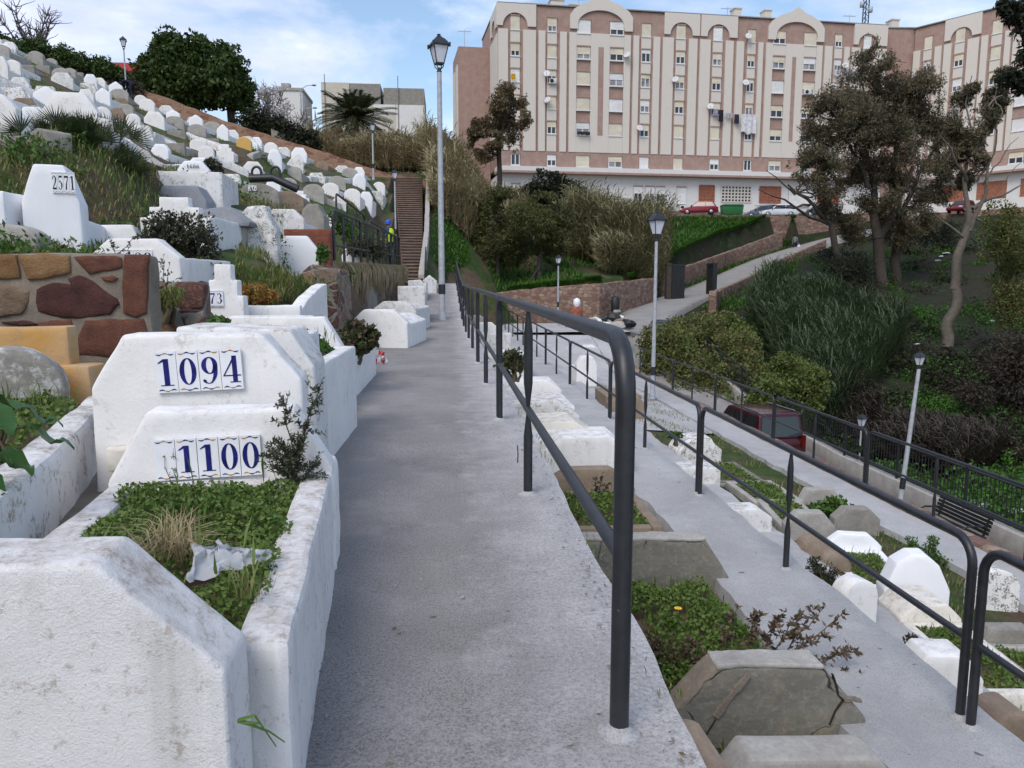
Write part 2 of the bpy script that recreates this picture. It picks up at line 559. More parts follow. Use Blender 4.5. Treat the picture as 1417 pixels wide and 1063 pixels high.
# foliage
M['clover'] = leafmat('clover leaves', [(0.022, 0.05, 0.008), (0.055, 0.11, 0.018), (0.095, 0.165, 0.03), (0.14, 0.20, 0.05)], big=4)
M['lush'] = leafmat('lush leaves', [(0.02, 0.05, 0.01), (0.045, 0.10, 0.018), (0.08, 0.155, 0.03)], big=2)
M['grass'] = leafmat('grass blades', [(0.045, 0.08, 0.014), (0.095, 0.16, 0.03), (0.15, 0.20, 0.055), (0.25, 0.22, 0.09)], big=0.6)
M['grass_deep'] = leafmat('deep green grass', [(0.015, 0.035, 0.008), (0.035, 0.095, 0.014), (0.065, 0.16, 0.02)], big=0.25)  # rank bank and valley grass, a deeper green of its own
M['dry'] = leafmat('dry grass', [(0.20, 0.145, 0.07), (0.34, 0.26, 0.14), (0.44, 0.36, 0.21)], big=3)
M['dark_bush'] = leafmat('dark shrub leaves', [(0.020, 0.022, 0.016), (0.035, 0.042, 0.024), (0.07, 0.066, 0.04)], big=3)
M['plum_bush'] = leafmat('bronze shrub leaves', [(0.028, 0.035, 0.018), (0.055, 0.05, 0.03), (0.13, 0.085, 0.055), (0.06, 0.09, 0.03)], big=3)
M['orange_bush'] = leafmat('rust succulent leaves', [(0.10, 0.13, 0.03), (0.27, 0.10, 0.025), (0.34, 0.12, 0.03), (0.25, 0.22, 0.06)], big=5)
M['palm'] = leafmat('palm fronds', [(0.012, 0.022, 0.008), (0.027, 0.045, 0.015), (0.055, 0.072, 0.028)], big=0.8)
M['euc'] = leafmat('eucalyptus leaves', [(0.028, 0.034, 0.017), (0.058, 0.064, 0.032), (0.10, 0.096, 0.050), (0.155, 0.125, 0.08)], big=0.28)
M['euc_brown'] = leafmat('brownish tree leaves', [(0.045, 0.045, 0.022), (0.10, 0.085, 0.042), (0.17, 0.125, 0.07)], big=0.4)
M['pine'] = leafmat('pine needles', [(0.032, 0.042, 0.014), (0.068, 0.082, 0.026), (0.115, 0.115, 0.04)], big=0.5)
M['black_tree'] = leafmat('very dark evergreen leaves', [(0.008, 0.011, 0.007), (0.017, 0.023, 0.013), (0.03, 0.036, 0.02)], big=0.5)
M['round_tree'] = leafmat('dark green crown leaves', [(0.014, 0.028, 0.008), (0.036, 0.065, 0.015), (0.068, 0.105, 0.026)], big=0.35)
M['cane'] = leafmat('cane leaves', [(0.075, 0.078, 0.034), (0.165, 0.155, 0.072), (0.27, 0.23, 0.12), (0.35, 0.29, 0.17)], big=0.25)
M['cane_mid'] = leafmat('greenish cane leaves', [(0.05, 0.062, 0.026), (0.11, 0.12, 0.05), (0.18, 0.175, 0.082), (0.25, 0.22, 0.12)], big=0.25)
M['tread_lit'] = cement('step tread painted lit', (0.27, 0.205, 0.165), (0.45, 0.37, 0.31), sc=2)  # paler than the risers: light on the treads put into the colour
M['step_stone'] = cement('brown step stone', (0.11, 0.075, 0.057), (0.22, 0.155, 0.12), sc=2)
M['cane_green'] = leafmat('green cane leaves', [(0.014, 0.027, 0.009), (0.034, 0.060, 0.023), (0.075, 0.105, 0.048)], big=0.25)
M['hedge'] = leafmat('yellow green hedge leaves', [(0.028, 0.055, 0.012), (0.068, 0.108, 0.022), (0.13, 0.155, 0.042)], big=0.5)
M['ivy_brown'] = leafmat('brownish creeper leaves', [(0.038, 0.055, 0.016), (0.085, 0.10, 0.03), (0.16, 0.12, 0.05), (0.10, 0.145, 0.034)], big=0.6)
M['under'] = leafmat('undergrowth leaves', [(0.006, 0.009, 0.004), (0.014, 0.021, 0.008), (0.032, 0.035, 0.018)], big=0.3)
M['under_grey'] = leafmat('grey brown scrub', [(0.016, 0.014, 0.010), (0.034, 0.029, 0.021), (0.065, 0.054, 0.038)], big=0.4)
M['vine_dry'] = leafmat('dry hanging creeper', [(0.17, 0.11, 0.065), (0.30, 0.21, 0.13), (0.42, 0.32, 0.21), (0.24, 0.19, 0.09)], big=1.0)
M['bare_twig'] = plain('bare twigs', (0.13, 0.11, 0.105), 0.9)
M['blossom'] = leafmat('pale blossom', [(0.30, 0.27, 0.24), (0.50, 0.46, 0.42), (0.65, 0.62, 0.60)], big=1.0)
M['debris'] = leafmat('dead leaf litter and grit', [(0.05, 0.035, 0.02), (0.13, 0.09, 0.05), (0.22, 0.18, 0.13), (0.30, 0.28, 0.25)], 0.8, 0.0, 8)
M['yellow'] = plain('yellow petals', (0.75, 0.50, 0.03), 0.6)
# ------------------------------------------------------------------ terrain
def lin(x, tab):
    if x <= tab[0][0]: return tab[0][1]
    for (a, va), (b, vb) in zip(tab, tab[1:]):
        if x <= b: return va + (vb - va) * (x - a) / (b - a)
    return tab[-1][1]


def sstep(a, b, t):
    t = max(0.0, min(1.0, (t - a) / (b - a)))
    return t * t * (3 - 2 * t)


HILL_NEAR = [(1.2, -0.06), (1.42, 0.24), (3.4, 0.32), (4.5, 0.8), (8, 3.6), (40, 21)]
HILL = [(1.2, -0.06), (1.5, 0.0), (2.15, 0.35), (2.7, 1.25), (5, 2.6), (10, 4.9), (17, 8.0), (24, 11.9), (40, 20.5), (90, 44)]
HILL9 = [(1.2, -0.06), (1.5, 0.0), (2.15, 0.35), (2.7, 1.15), (5, 1.7), (7, 2.9), (10, 5.2), (24, 12.7), (40, 21.0), (90, 44)]
HILLF = [(1.2, 8.4), (4.5, 8.1), (9, 9.4), (15.6, 11.4), (24, 14.5), (36, 18.2), (50, 22.6), (90, 36)]
RIGHT = [(-1.3, -0.08), (0.66, -0.08), (0.76, -1.40), (2.3, -1.62), (3.42, -1.62), (3.5, -2.3), (4.6, -2.78), (7.3, -3.0), (8.42, -3.02), (8.65, -5.08),
         (13.1, -5.08), (13.4, -5.7), (17, -6.5), (24, -6.4), (300, -6.4)]
STREET = [(-30, 79.5), (-8, 80.5), (50, 84), (62, 72), (110, 42)]
ROAD = [(10.9, -6, -5.0), (10.9, 20, -5.0), (10.9, 30, -4.7), (10.7, 38, -3.2), (11.0, 45, -1.35), (14.2, 51, -0.5), (19.0, 58, 0.2), (24.5, 66, 1.2), (31, 75, 2.9), (38.5, 80, 5.0), (47, 81.5, 7.0), (55, 80, 8.25)]
WALLR = [(3.0, 50.0, 0.35), (6.0, 48.6, 0.7), (9.6, 48.0, 0.95), (12.6, 51.2, 1.15), (15.5, 55.0, 1.35), (17.4, 60.5, 1.5), (22.5, 68.5, 2.4), (29.5, 77.5, 4.0), (36.5, 82.0, 6.1)]

STREET3 = [(p[0], p[1], 0) for p in STREET]


def near_poly(x, y, P):
    best = (1e9, 0, 0)
    for a, b in zip(P, P[1:]):
        dx, dy = b[0] - a[0], b[1] - a[1]
        t = max(0, min(1, ((x - a[0]) * dx + (y - a[1]) * dy) / (dx * dx + dy * dy)))
        ex, ey = x - a[0] - t * dx, y - a[1] - t * dy
        d = math.hypot(ex, ey)
        if d < best[0]: best = (d, a[2] + (b[2] - a[2]) * t, dx * ey - dy * ex)
    return best            # distance, z, side (>0: to the left of the line)


def zback(y):
    return 1.2 + 0.35 * max(0, min(y, 60) - 38) + 0.10 * max(0, y - 60)


PINS = []
PGRID = {}


def H(x, y):
    z = H0(x, y)
    if PINS and x < -2 and y > 7.5:
        sw = sd_ = 0.0
        for (a, b, c, d) in PGRID.get((int(x // 3), int(y // 3)), ()):
            q = (x - a) ** 2 + (y - b) ** 2
            if q > 9: continue
            w = math.exp(-q / 2.42)
            sw += w; sd_ += w * d
        z += sd_ / max(sw, 0.6)
    return z


def pin(x, y, z):
    if x < -2.2 and y > 8:
        p = (x, y, z, z - H0(x, y))
        PINS.append(p)
        for i in (-1, 0, 1):
            for j in (-1, 0, 1): PGRID.setdefault((int(x // 3) + i, int(y // 3) + j), []).append(p)


def H0(x, y):
    if x < -1.2:
        u = -x
        a = lin(u, HILL_NEAR)
        b = lin(u, HILL9); b += (lin(u, HILL) - b) * sstep(10, 16, y)
        z = a + (b - a) * sstep(5.45, 5.85, y)
        if y > 14: z = max(z, min(1.5 + 0.012 * (y - 14), 0.0 + (u - 1.9) * 6)) if u > 1.9 else z
        if y > 24:
            wf = sstep(24, 60, y) * sstep(2.5, 5.0, u)
            z += (max(lin(u, HILLF), z - 0.6) - z) * wf
        if 10.5 < y < 37.5:
            uw = 2.75 - 0.8 * max(0.0, y - 15.6) / 21.4
            lo = 0.05 * (u - 1.2); w_ = sstep(10.5, 14.5, y)
            if u < uw + 0.12: z = z + (lo - z) * w_
            elif u < uw + 0.6: z = z + (max(z, 1.5) - z) * w_ * (u - uw - 0.12) / 0.48 + (lo - z) * w_ * (1 - (u - uw - 0.12) / 0.48)
            else: z = max(z, 1.45 * w_)
        if 9.6 < y < 15.2 and 1.9 < u < 5.2:
            cap = 0.45 + 0.22 * (u - 1.9)
            w_ = sstep(9.6, 11.2, y) * (1 - sstep(14.3, 15.2, y)) * (1 - sstep(4.2, 5.2, u))
            if z > cap: z += (cap - z) * w_
        zb = zback(y) - 3.5 * (1 - sstep(36.5, 41, y)) * (1 - sstep(2.4, 4.5, u)) if y > 36 else -9
        k = 1.0
        d = zb - z
        z = zb if d > k else z if d < -k else z + (d + k) ** 2 / (4 * k)
        if y > 62 and u > 0: z += 0.5 * sstep(62, 63.5, y) * (1 - sstep(70, 110, y) * 0.4)
        if 37.3 < y < 61 and -4.1 < x:
            t_ = (y - 37.8) / 22.5
            if -2.2 - 1.75 * t_ < x < -0.9 - 0.6 * t_: z = min(z, 1.0 + 7.9 * t_ - 0.9)
        z += 0.12 * mnoise.noise(Vector((x * 0.35, y * 0.35, 3.0))) * sstep(2.5, 5, u)
        if y > 90: z = min(z, 14 + 0.0 * u) if u < 10 else min(z, 24)
        return z
    n = lin(x, RIGHT)
    ds, _z, sd = near_poly(x, y, STREET3) if (x > 13.3 or y > 60) else (99, 0, -1)
    f = 8.1 if sd > 0 else 8.1 - 0.272 * ds - 0.35 * min(ds, 3)
    z = n
    if x > 13.3:
        z = max(n, f)
    if y > 32 and 3.4 < x < 12.6: z += (max(z, -1.47) - z) * sstep(32, 41, y)
    # path level climbs a little towards its far end
    if x < 0.75 and y > 24: z = n + 0.082 * (min(y, 38) - 24)
    # the bank behind the stone wall, and the hill's shoulder
    d, zw, side = near_poly(x, y, WALLR) if y > 20 else (99, 0, -1)
    bank = -9
    if y > 40:
        beyond = side > 0 and x < 38 and y > 47 and d > 1.75
        if x < 3.0: beyond = y > 46
        if beyond:
            bank = zw - 0.25 + 0.235 * min(d, 34) - 0.5 * (1 - sstep(0.3, 1.6, d))
            bank = min(bank, 8.1)
            z = max(z, bank)
        if side > 0 and d < 1.75 and 47 < y and 3 < x < 38: z = min(z, zw - 0.8)
        sh = (zback(y) - 0.4) * (1 - sstep(-1.4, 8.5, x)) + (-3) * sstep(-1.4, 8.5, x)
        if x < 8.5 and (x < -0.9 or y > 40): z = max(z, sh - 2.6 * sstep(-1.0, 0.3, x) * (1 - sstep(44, 54, y)))
    if y < 47 and x > 0.75:
        pass
    dr, zr, _s = near_poly(x, y, ROAD) if (x > 8.9 and y > 20) else (99, 0, 0)
    if dr < 7 and y > 20 and x > 8.9 and not (y > 47 and side > 0 and d > 0.2 and dr > 2.3):
        w = 1 - sstep(2.2, 6.0, dr)
        z = z + (zr - 0.40 - z) * w
    if sd > 0 and x > 3: z = max(8.1, min(z, 8.1)) if y > 84 or x > 50 else min(z, 8.1)
    if x > 14: z += 0.5 * mnoise.noise(Vector((x * 0.13, y * 0.13, 9.0))) * sstep(14, 22, x) * (1 - sstep(85, 95, y))
    return z


def arange(a, b, s):
    n = int(round((b - a) / s))
    return [a + (b - a) * i / n for i in range(n)]


gx = [-400, -250, -160, -110] + arange(-85, -45, 4) + arange(-45, -10, 1.25) + arange(-10, -1.2, 0.4) + [-1.2, -0.6, 0, 0.66, 0.76, 1.2, 1.8, 2.3, 2.9, 3.42, 3.5, 4.1, 4.6, 5.5, 6.4, 7.3, 8.0, 8.42, 8.65,
      9.6, 10.5, 11.5, 12.5, 13.1, 13.4] + arange(14, 40, 0.9) + arange(40, 80, 2.5) + [80, 95, 120, 170, 260, 400]
gy = [-12, -6, -2] + arange(0, 12, 0.6) + arange(12, 36, 1.0) + arange(36, 66, 0.6) + arange(66, 100, 1.1) + arange(100, 140, 5) + [140, 180, 260, 400, 700]
def ground_mat():
    m, nt, b = new_mat('ground')
    co = coords(nt, rand=False)
    n1 = noise(nt, co, 0.35, 7, 0.65)
    n2 = noise(nt, co, 1.7, 8, 0.7)
    n3 = noise(nt, co, 14, 6, 0.75)
    grass = ramp(nt, n2, [(0.3, (0.022, 0.042, 0.010)), (0.5, (0.045, 0.085, 0.016)), (0.7, (0.09, 0.115, 0.035))])
    soil = ramp(nt, n2, [(0.3, (0.07, 0.048, 0.03)), (0.7, (0.17, 0.12, 0.08))])
    c = mix(nt, ramp(nt, n1, [(0.46, 0.0), (0.58, 1.0)]), grass, soil)
    # the valley floor beyond the wall is rank dark grass over leaf litter
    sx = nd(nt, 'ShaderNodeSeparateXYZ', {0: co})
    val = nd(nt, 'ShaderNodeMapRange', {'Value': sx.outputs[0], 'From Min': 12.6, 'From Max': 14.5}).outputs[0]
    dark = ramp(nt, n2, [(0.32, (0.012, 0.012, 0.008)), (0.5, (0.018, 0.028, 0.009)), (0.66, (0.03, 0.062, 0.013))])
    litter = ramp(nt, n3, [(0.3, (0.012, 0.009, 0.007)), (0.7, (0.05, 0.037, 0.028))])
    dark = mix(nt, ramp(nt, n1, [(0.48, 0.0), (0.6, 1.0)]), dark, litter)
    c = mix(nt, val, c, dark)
    c = mix(nt, ramp(nt, n3, [(0.35, 0.5), (0.6, 0.0)]), c, (0.015, 0.015, 0.008))
    setc(nt, b, c, 0.95)
    bump(nt, b, n3, 0.8, 0.05)
    return m


def build_ground():
    tv, tf = [], []
    for y in gy:
        for x in gx:
            tv.append((x, y, H(x, y)))
    nx = len(gx)
    for j in range(len(gy) - 1):
        for i in range(nx - 1):
            a = j * nx + i
            tf.append((a, a + 1, a + 1 + nx, a + nx))
    me = bpy.data.meshes.new('ground')
    me.from_pydata(tv, [], tf)
    me.polygons.foreach_set('use_smooth', [True] * len(tf))
    me.set_sharp_from_angle(angle=R(50))
    me.materials.append(ground_mat())
    tag(add('ground', me), kind='structure')


def ribbon(name, left, right, zf, mat_, thick=0.12, step=0.5, y0=-3, y1=30, jag=(0.0, 0.0), kind='structure'):
    """a paving slab along +y between two ragged edges left(y), right(y) with height zf(x,y)"""
    mb = MB()
    ys = arange(y0, y1, step) + [y1]
    rows = []
    nxs = 10
    for i, y in enumerate(ys):
        l = left(y) + jag[0] * mnoise.noise(Vector((y * 2.3, 0.3, 1))) * 1.6
        r_ = right(y) + jag[1] * (mnoise.noise(Vector((y * 1.7, 4.3, 2))) * 1.4 + mnoise.noise(Vector((y * 6.1, 4.3, 7))) * 0.6)
        rows.append([(l + (r_ - l) * k / nxs, y) for k in range(nxs + 1)])
    vs = [(x, y, zf(x, y)) for row in rows for x, y in row]
    n = nxs + 1
    fs = []
    for j in range(len(ys) - 1):
        for i in range(nxs):
            a = j * n + i
            fs.append((a, a + 1, a + 1 + n, a + n))
    mb.raw(vs, fs, 0, True)
    for j in range(len(ys) - 1):
        for i, s in ((0, 1), (nxs, -1)):
            a, b = vs[j * n + i], vs[(j + 1) * n + i]
            q = [a, b, (b[0] - s * 0.03, b[1], b[2] - thick), (a[0] - s * 0.03, a[1], a[2] - thick)]
            mb.poly(q if s > 0 else q[::-1], 0)
    a, b = vs[-n], vs[-1]
    mb.poly([b, a, (a[0], a[1], a[2] - thick), (b[0], b[1], b[2] - thick)], 0)
    o = mb.build(name, mat_)
    return tag(o, kind=kind) if kind else o


def wav(x, y, a=0.008):
    return a * mnoise.noise(Vector((x * 1.3, y * 0.8, 0.0))) + 0.25 * a * mnoise.noise(Vector((x * 6, y * 5, 4.0)))


def z1(x, y=0):
    return 0.0 if y <= 24 else 0.082 * (y - 24)


def z3(y): return -2.9 + 1.46 * sstep(32, 41, y)


ribbon('path', lambda y: -1.36 if y > 4.2 else -0.72 - 0.3 * sstep(2.5, 4.2, y), lambda y: 0.70, lambda x, y: z1(x, y) + wav(x, y), M['path'], 0.28, 0.16, -2, 37.6, (0.02, 0.022))
ribbon('path', lambda y: 2.42, lambda y: 3.38, lambda x, y: -1.41 + wav(x, y, 0.012), M['path_pale'], 0.2, 0.2, 0, 47.5, (0.05, 0.03))
ribbon('path', lambda y: 7.45, lambda y: 8.32, lambda x, y: z3(y) + wav(x, y, 0.012), M['path_pale'], 0.2, 0.3, 4, 41, (0.05, 0.0))
ribbon('path', lambda y: 3.56, lambda y: 7.42, lambda x, y: max(H0(x, y), -2.99) + 0.035 + wav(x, y, 0.02), M['path_pale'], 0.2, 0.5, 20.5, 39.4, (0.05, 0.0))
ribbon('path', lambda y: 3.39, lambda y: 9.6, lambda x, y: -1.40 + wav(x, y, 0.02), M['path_pale'], 0.2, 0.5, 39.5, 47.6, (0.0, 0.1))
ribbon('path', lambda y: 4.75, lambda y: 5.2, lambda x, y: -2.62 + wav(x, y, 0.01), M['path_pale'], 0.3, 0.3, 5, 30, (0.06, 0.06))
# lane between the two nearest tombs
ribbon('path', lambda y: -2.25, lambda y: -1.30, lambda x, y: 0.30 + wav(x, y, 0.02), M['gravel'], 0.2, 0.2, 1.2, 5.3, (0.0, 0.0))

# road in the valley, climbing through the gate to the street
mb = MB()
pts = []
for (a, b) in zip(ROAD, ROAD[1:]):
    for k in range(6):
        t = k / 6
        pts.append(tuple(a[i] + (b[i] - a[i]) * t for i in range(3)))
pts.append(ROAD[-1])
sm_ = []
for i in range(len(pts)):
    lo, hi = max(0, i - 4), min(len(pts), i + 5)
    sm_.append(Vector([sum(p[k] for p in pts[lo:hi]) / (hi - lo) for k in range(3)]))
sec = []
for i, p in enumerate(sm_):
    t = (sm_[min(i + 1, len(sm_) - 1)] - sm_[max(i - 1, 0)]); t.z = 0; t.normalize()
    nrm = Vector((t.y, -t.x, 0))
    w = 1.9 if p.y < 40 else 1.75
    row = [p + nrm * (w * k / 3) + Vector((0, 0, 0.03)) for k in (-3, -2, -1, 0, 1, 2, 3)]
    sec.append([row[0] - Vector((0, 0, 0.9))] + row + [row[-1] - Vector((0, 0, 0.9))])
vs = [p for s_ in sec for p in s_]
n = 9
mb.raw(vs, [(j * n + i, j * n + i + 1, (j + 1) * n + i + 1, (j + 1) * n + i) for j in range(len(sec) - 1) for i in range(n - 1)], 0, True)
o = mb.build('road', M['road']); tag(o, kind='structure')
# street in front of the flats
mb = MB()
sp = [(-8, 80.9), (49.5, 84.5), (61.5, 72.8), (92, 53), (100, 70), (72, 97), (56, 104), (-8, 100)]
mb.poly([(x, y, 8.3) for x, y in sp])
for p, q in zip(sp, sp[1:] + sp[:1]): mb.poly([(p[0], p[1], 5.2), (q[0], q[1], 5.2), (q[0], q[1], 8.3), (p[0], p[1], 8.3)], 1)
o = mb.build('road', [M['road'], M['rubble_small']]); tag(o, kind='structure')


def strip_wall(mb, P, top, bot, thick, mi=0):
    """upright wall along plan points P[(x,y)], heights top(i), bot(i), given thickness to its left"""
    n = len(P)
    L, Rr = [], []
    for i in range(n):
        a = Vector(P[max(0, i - 1)][:2]); b = Vector(P[min(n - 1, i + 1)][:2])
        t = (b - a).normalized(); nr = Vector((-t.y, t.x))
        p = Vector(P[i][:2])
        L.append(p + nr * thick); Rr.append(p)
    for i in range(n - 1):
        j = i + 1
        f = lambda q, z: (q.x, q.y, z)
        mb.poly([f(Rr[i], bot[i]), f(Rr[j], bot[j]), f(Rr[j], top[j]), f(Rr[i], top[i])][::1], mi)
        mb.poly([f(L[j], bot[j]), f(L[i], bot[i]), f(L[i], top[i]), f(L[j], top[j])], mi)
        mb.poly([f(Rr[i], top[i]), f(Rr[j], top[j]), f(L[j], top[j]), f(L[i], top[i])], mi)
    for i, s in ((0, 1), (n - 1, -1)):
        q = [(Rr[i].x, Rr[i].y, bot[i]), (Rr[i].x, Rr[i].y, top[i]), (L[i].x, L[i].y, top[i]), (L[i].x, L[i].y, bot[i])]
        mb.poly(q if s > 0 else q[::-1], mi)


def densify(P, step):
    out = []
    for a, b in zip(P, P[1:]):
        L = math.hypot(b[0] - a[0], b[1] - a[1]); k = max(1, int(L / step))
        for i in range(k): out.append(tuple(a[m] + (b[m] - a[m]) * i / k for m in range(len(a))))
    out.append(P[-1])
    return out


# retaining wall of the third terrace: pinkish stone kerb above the road
mb = MB()
P = densify([(8.62, 4.0), (8.62, 41.0)], 0.5)
jit = [0.05 * mnoise.noise(Vector((p[1] * 1.3, 0, 0))) for p in P]
strip_wall(mb, [(p[0] + 0.4 * j, p[1]) for p, j in zip(P, jit)], [0.06 + z3(p[1]) + j for p, j in zip(P, jit)], [-5.3] * len(P), 0.32)
me = mb.mesh('terrace_wall', M['rubble_small'])
rough(me, 0.03, 0.5, 0.02, 2.0)
o = add('terrace_wall', me); tag(o, 'low pinkish rubble kerb wall dropping from the lowest walkway to the road with the car', 'wall')

# bank wall below the first path (hidden stone edge)
mb = MB()
P = densify([(0.70, 1.0), (0.70, 37)], 0.6)
strip_wall(mb, P, [z1(0, p[1]) - 0.26 for p in P], [-1.6] * len(P), 0.3)
o = mb.build('terrace_wall', M['rubble_small']); tag(o, 'brown stone retaining wall carrying the upper cement path above the slate graves', 'wall')
mb = MB()
P = densify([(3.40, 3.0), (3.40, 46)], 0.6)
strip_wall(mb, P, [-1.58 for p in P], [-3.0] * len(P), 0.3)
o = mb.build('terrace_wall', M['rubble_small']); tag(o, 'brown stone retaining wall under the middle walkway beside the green bed graves', 'wall')

# parapet on the valley side of the road, with its railing fence
mb = MB()
P = densify([(13.0, 6.0, -5.05), (13.0, 24, -5.05), (13.0, 30, -4.75), (12.9, 36, -3.6), (12.9, 42, -2.3)], 1.0)
strip_wall(mb, P, [p[2] + 0.55 for p in P], [p[2] - 1.4 for p in P], -0.28)
me = mb.mesh('parapet_wall', M['cement_pale']); rough(me, 0.02, 0.8, 0.008, 2.0)
o = add('parapet_wall', me); tag(o, 'plain beige concrete parapet along the valley side of the road behind the bench', 'wall')
fence = thing('railing_fence', 'dark iron fence of close upright bars on the beige parapet', 'fence', (13.14, 6, -4.5))
for nm, dz in (('rail', 1.05), ('rail', 0.10)):
    mb = MB(); mb.tube([Vector((p[0] + 0.14, p[1], p[2] + 0.55 + dz)) - Vector((13.14, 6, -4.5)) for p in P], 0.028, 6)
    mb.build(nm, M['dark_iron'], fence)
mb = MB()
for p in densify([q for q in P], 0.13):
    x, y, z = p[0] + 0.14 - 13.14, p[1] - 6, p[2] + 0.55 + 4.5
    mb.box((x - 0.009, y - 0.009, z + 0.08), (x + 0.009, y + 0.009, z + 1.05))
mb.build('bars', M['dark_iron'], fence)
for p in P[::3]:
    x, y, z = p[0] + 0.14 - 13.14, p[1] - 6, p[2] + 0.55 + 4.5
    mb = MB(); mb.box((x - 0.03, y - 0.03, z), (x + 0.03, y + 0.03, z + 1.12))
    mb.build('post', M['dark_iron'], fence)

# stone wall along the foot of the bank and up the road
P = densify(WALLR, 0.8)
cut = [i for i, p in enumerate(P) if 15.2 < p[0] < 16.1]
A = [p for p in P if p[0] <= 15.3]; Bp = [p for p in P if p[0] >= 16.6]
for W_, lab in ((A, 'pinkish stone retaining wall curving below the green bank behind the rubble heap'), (Bp, 'long stone wall climbing beside the road beyond the dark gate')):
    mb = MB()
    strip_wall(mb, W_, [p[2] + (0.35 if W_ is Bp else 0.1) + 0.05 * mnoise.noise(Vector((p[0], p[1], 0))) for p in W_], [p[2] - 3.2 for p in W_], 0.4)
    me = mb.mesh('stone_wall', M['rubble_small']); rough(me, 0.03, 0.9, 0.03, 1.2)
    o = add('stone_wall', me); tag(o, lab, 'wall')
# the other kerb of the climbing road, and the pier stub right of the gate
mb = MB()
P2 = [(20.8, 56.6, 0.3), (26.3, 64.6, 1.3), (32.8, 73.0, 3.0), (39.2, 77.6, 5.0)]
P2 = densify(P2, 1.0)
strip_wall(mb, P2, [p[2] + 0.35 for p in P2], [p[2] - 1.5 for p in P2], 0.3)
me = mb.mesh('stone_wall', M['rubble_small']); rough(me, 0.03, 0.9, 0.03, 1.2)
o = add('stone_wall', me); tag(o, 'low stone kerb wall on the valley edge of the climbing road', 'wall')
mb = MB()
P3 = densify([(17.0, 49.0, 0), (19.4, 54.6, 0)], 0.6)
strip_wall(mb, P3, [0.55 + 0.1 * mnoise.noise(Vector(p)) for p in P3], [-3 for p in P3], -0.5)
me = mb.mesh('stone_wall', M['rubble_small']); rough(me, 0.05, 0.5, 0.06, 1.5)
o = add('stone_wall', me); tag(o, 'short rough stone wall at the foot of the right gate leaf', 'wall')

# gate: two dark leaves on stone piers
gate = thing('gate', 'tall dark metal gate with two leaves standing open across the climbing road', 'gate', (15.9, 55.2, 0.2))
mb = MB(); mb.box((0.02, -0.3, -2.0), (0.34, 0.3, 2.15)); mb.box((-0.02, -0.34, 2.15), (0.36, 0.34, 2.28))
mb.build('pier', M['bark'], gate)
mb = MB(); mb.box((0.38, -0.25, -1.2), (1.35, -0.17, 2.2))
for k in range(6): mb.box((0.42 + k * 0.155, -0.29, -1.1), (0.47 + k * 0.155, -0.25, 2.15))
for z in (-1.1, 0.5, 2.05): mb.box((0.40, -0.28, z), (1.33, -0.255, z + 0.08))
mb.build('gate_leaf', M['dark_iron'], gate)
mb = MB(); mb.box((3.75, 0.6, -1.0), (4.05, 1.9, 2.3))
mb.box((3.70, 0.55, -1.0), (3.75, 0.68, 2.35)); mb.box((3.70, 1.82, -1.0), (3.75, 1.95, 2.35))
for z in (-0.8, 0.6, 2.1): mb.box((3.715, 0.68, z), (3.75, 1.82, z + 0.09))
mb.build('gate_leaf', M['dark_iron'], gate)

# the near stone wall on the left: mortar body with big field stones set in it
wall = thing('stone_wall', 'near wall of big maroon and ochre field stones in grey mortar, below grave 2571', 'wall', (-2.2, 5.5, 0.3))
o0 = Vector((-2.2, 5.5, 0.3))
YW = 5.5
w_r = atY(205, 352, YW)
mb = MB(); mb.box((-4.6, 0.0, -0.6), (w_r.x + 2.2, 0.20, w_r.z - 0.3))
me = mb.mesh('wall_body', M['mortar']); rough(me, 0.03, 0.15, 0.018, 4.0)
add('wall_body', me, wall)
STONES = [('stone_ochre', [(-6, 354), (22, 353), (27, 384), (-6, 384)]), ('stone_ochre', [(29, 354), (60, 353), (94, 355), (95, 376), (70, 384), (42, 385), (36, 372)]),
          ('stone_red', [(107, 356), (150, 355), (168, 358), (168, 370), (150, 375), (126, 379)]), ('stone_red', [(174, 358), (204, 357), (203, 400), (202, 431), (190, 437), (174, 431), (171, 400)]),
          ('stone_maroon', [(56, 402), (63, 396), (84, 393), (104, 397), (97, 388), (110, 384), (128, 391), (140, 402), (156, 412), (160, 421), (148, 432), (120, 437), (86, 437), (58, 429)]),
          ('stone_tan', [(-6, 395), (20, 398), (39, 404), (40, 416), (30, 432), (-6, 438)]), ('stone_red', [(122, 446), (160, 444), (196, 445), (201, 468), (190, 486), (160, 492), (112, 489), (108, 478)]),
          ('stone_maroon', [(4, 446), (30, 443), (52, 448), (30, 451)]), ('stone_red', [(142, 384), (157, 382), (164, 385), (157, 390), (146, 389)]),
          ('stone_red', [(56, 448), (98, 445), (104, 462), (96, 500), (60, 500)]), ('stone_tan', [(-60, 354), (-14, 354), (-14, 392), (-60, 390)]), ('stone_maroon', [(-70, 398), (-14, 400), (-14, 440), (-70, 440)]),
          ('stone_ochre', [(-120, 354), (-68, 354), (-70, 388), (-120, 390)]), ('stone_tan', [(-8, 456), (48, 455), (46, 500), (-8, 500)])]
snames = ['stone_ochre', 'stone_maroon', 'stone_red', 'stone_tan']
tmpv = MB()
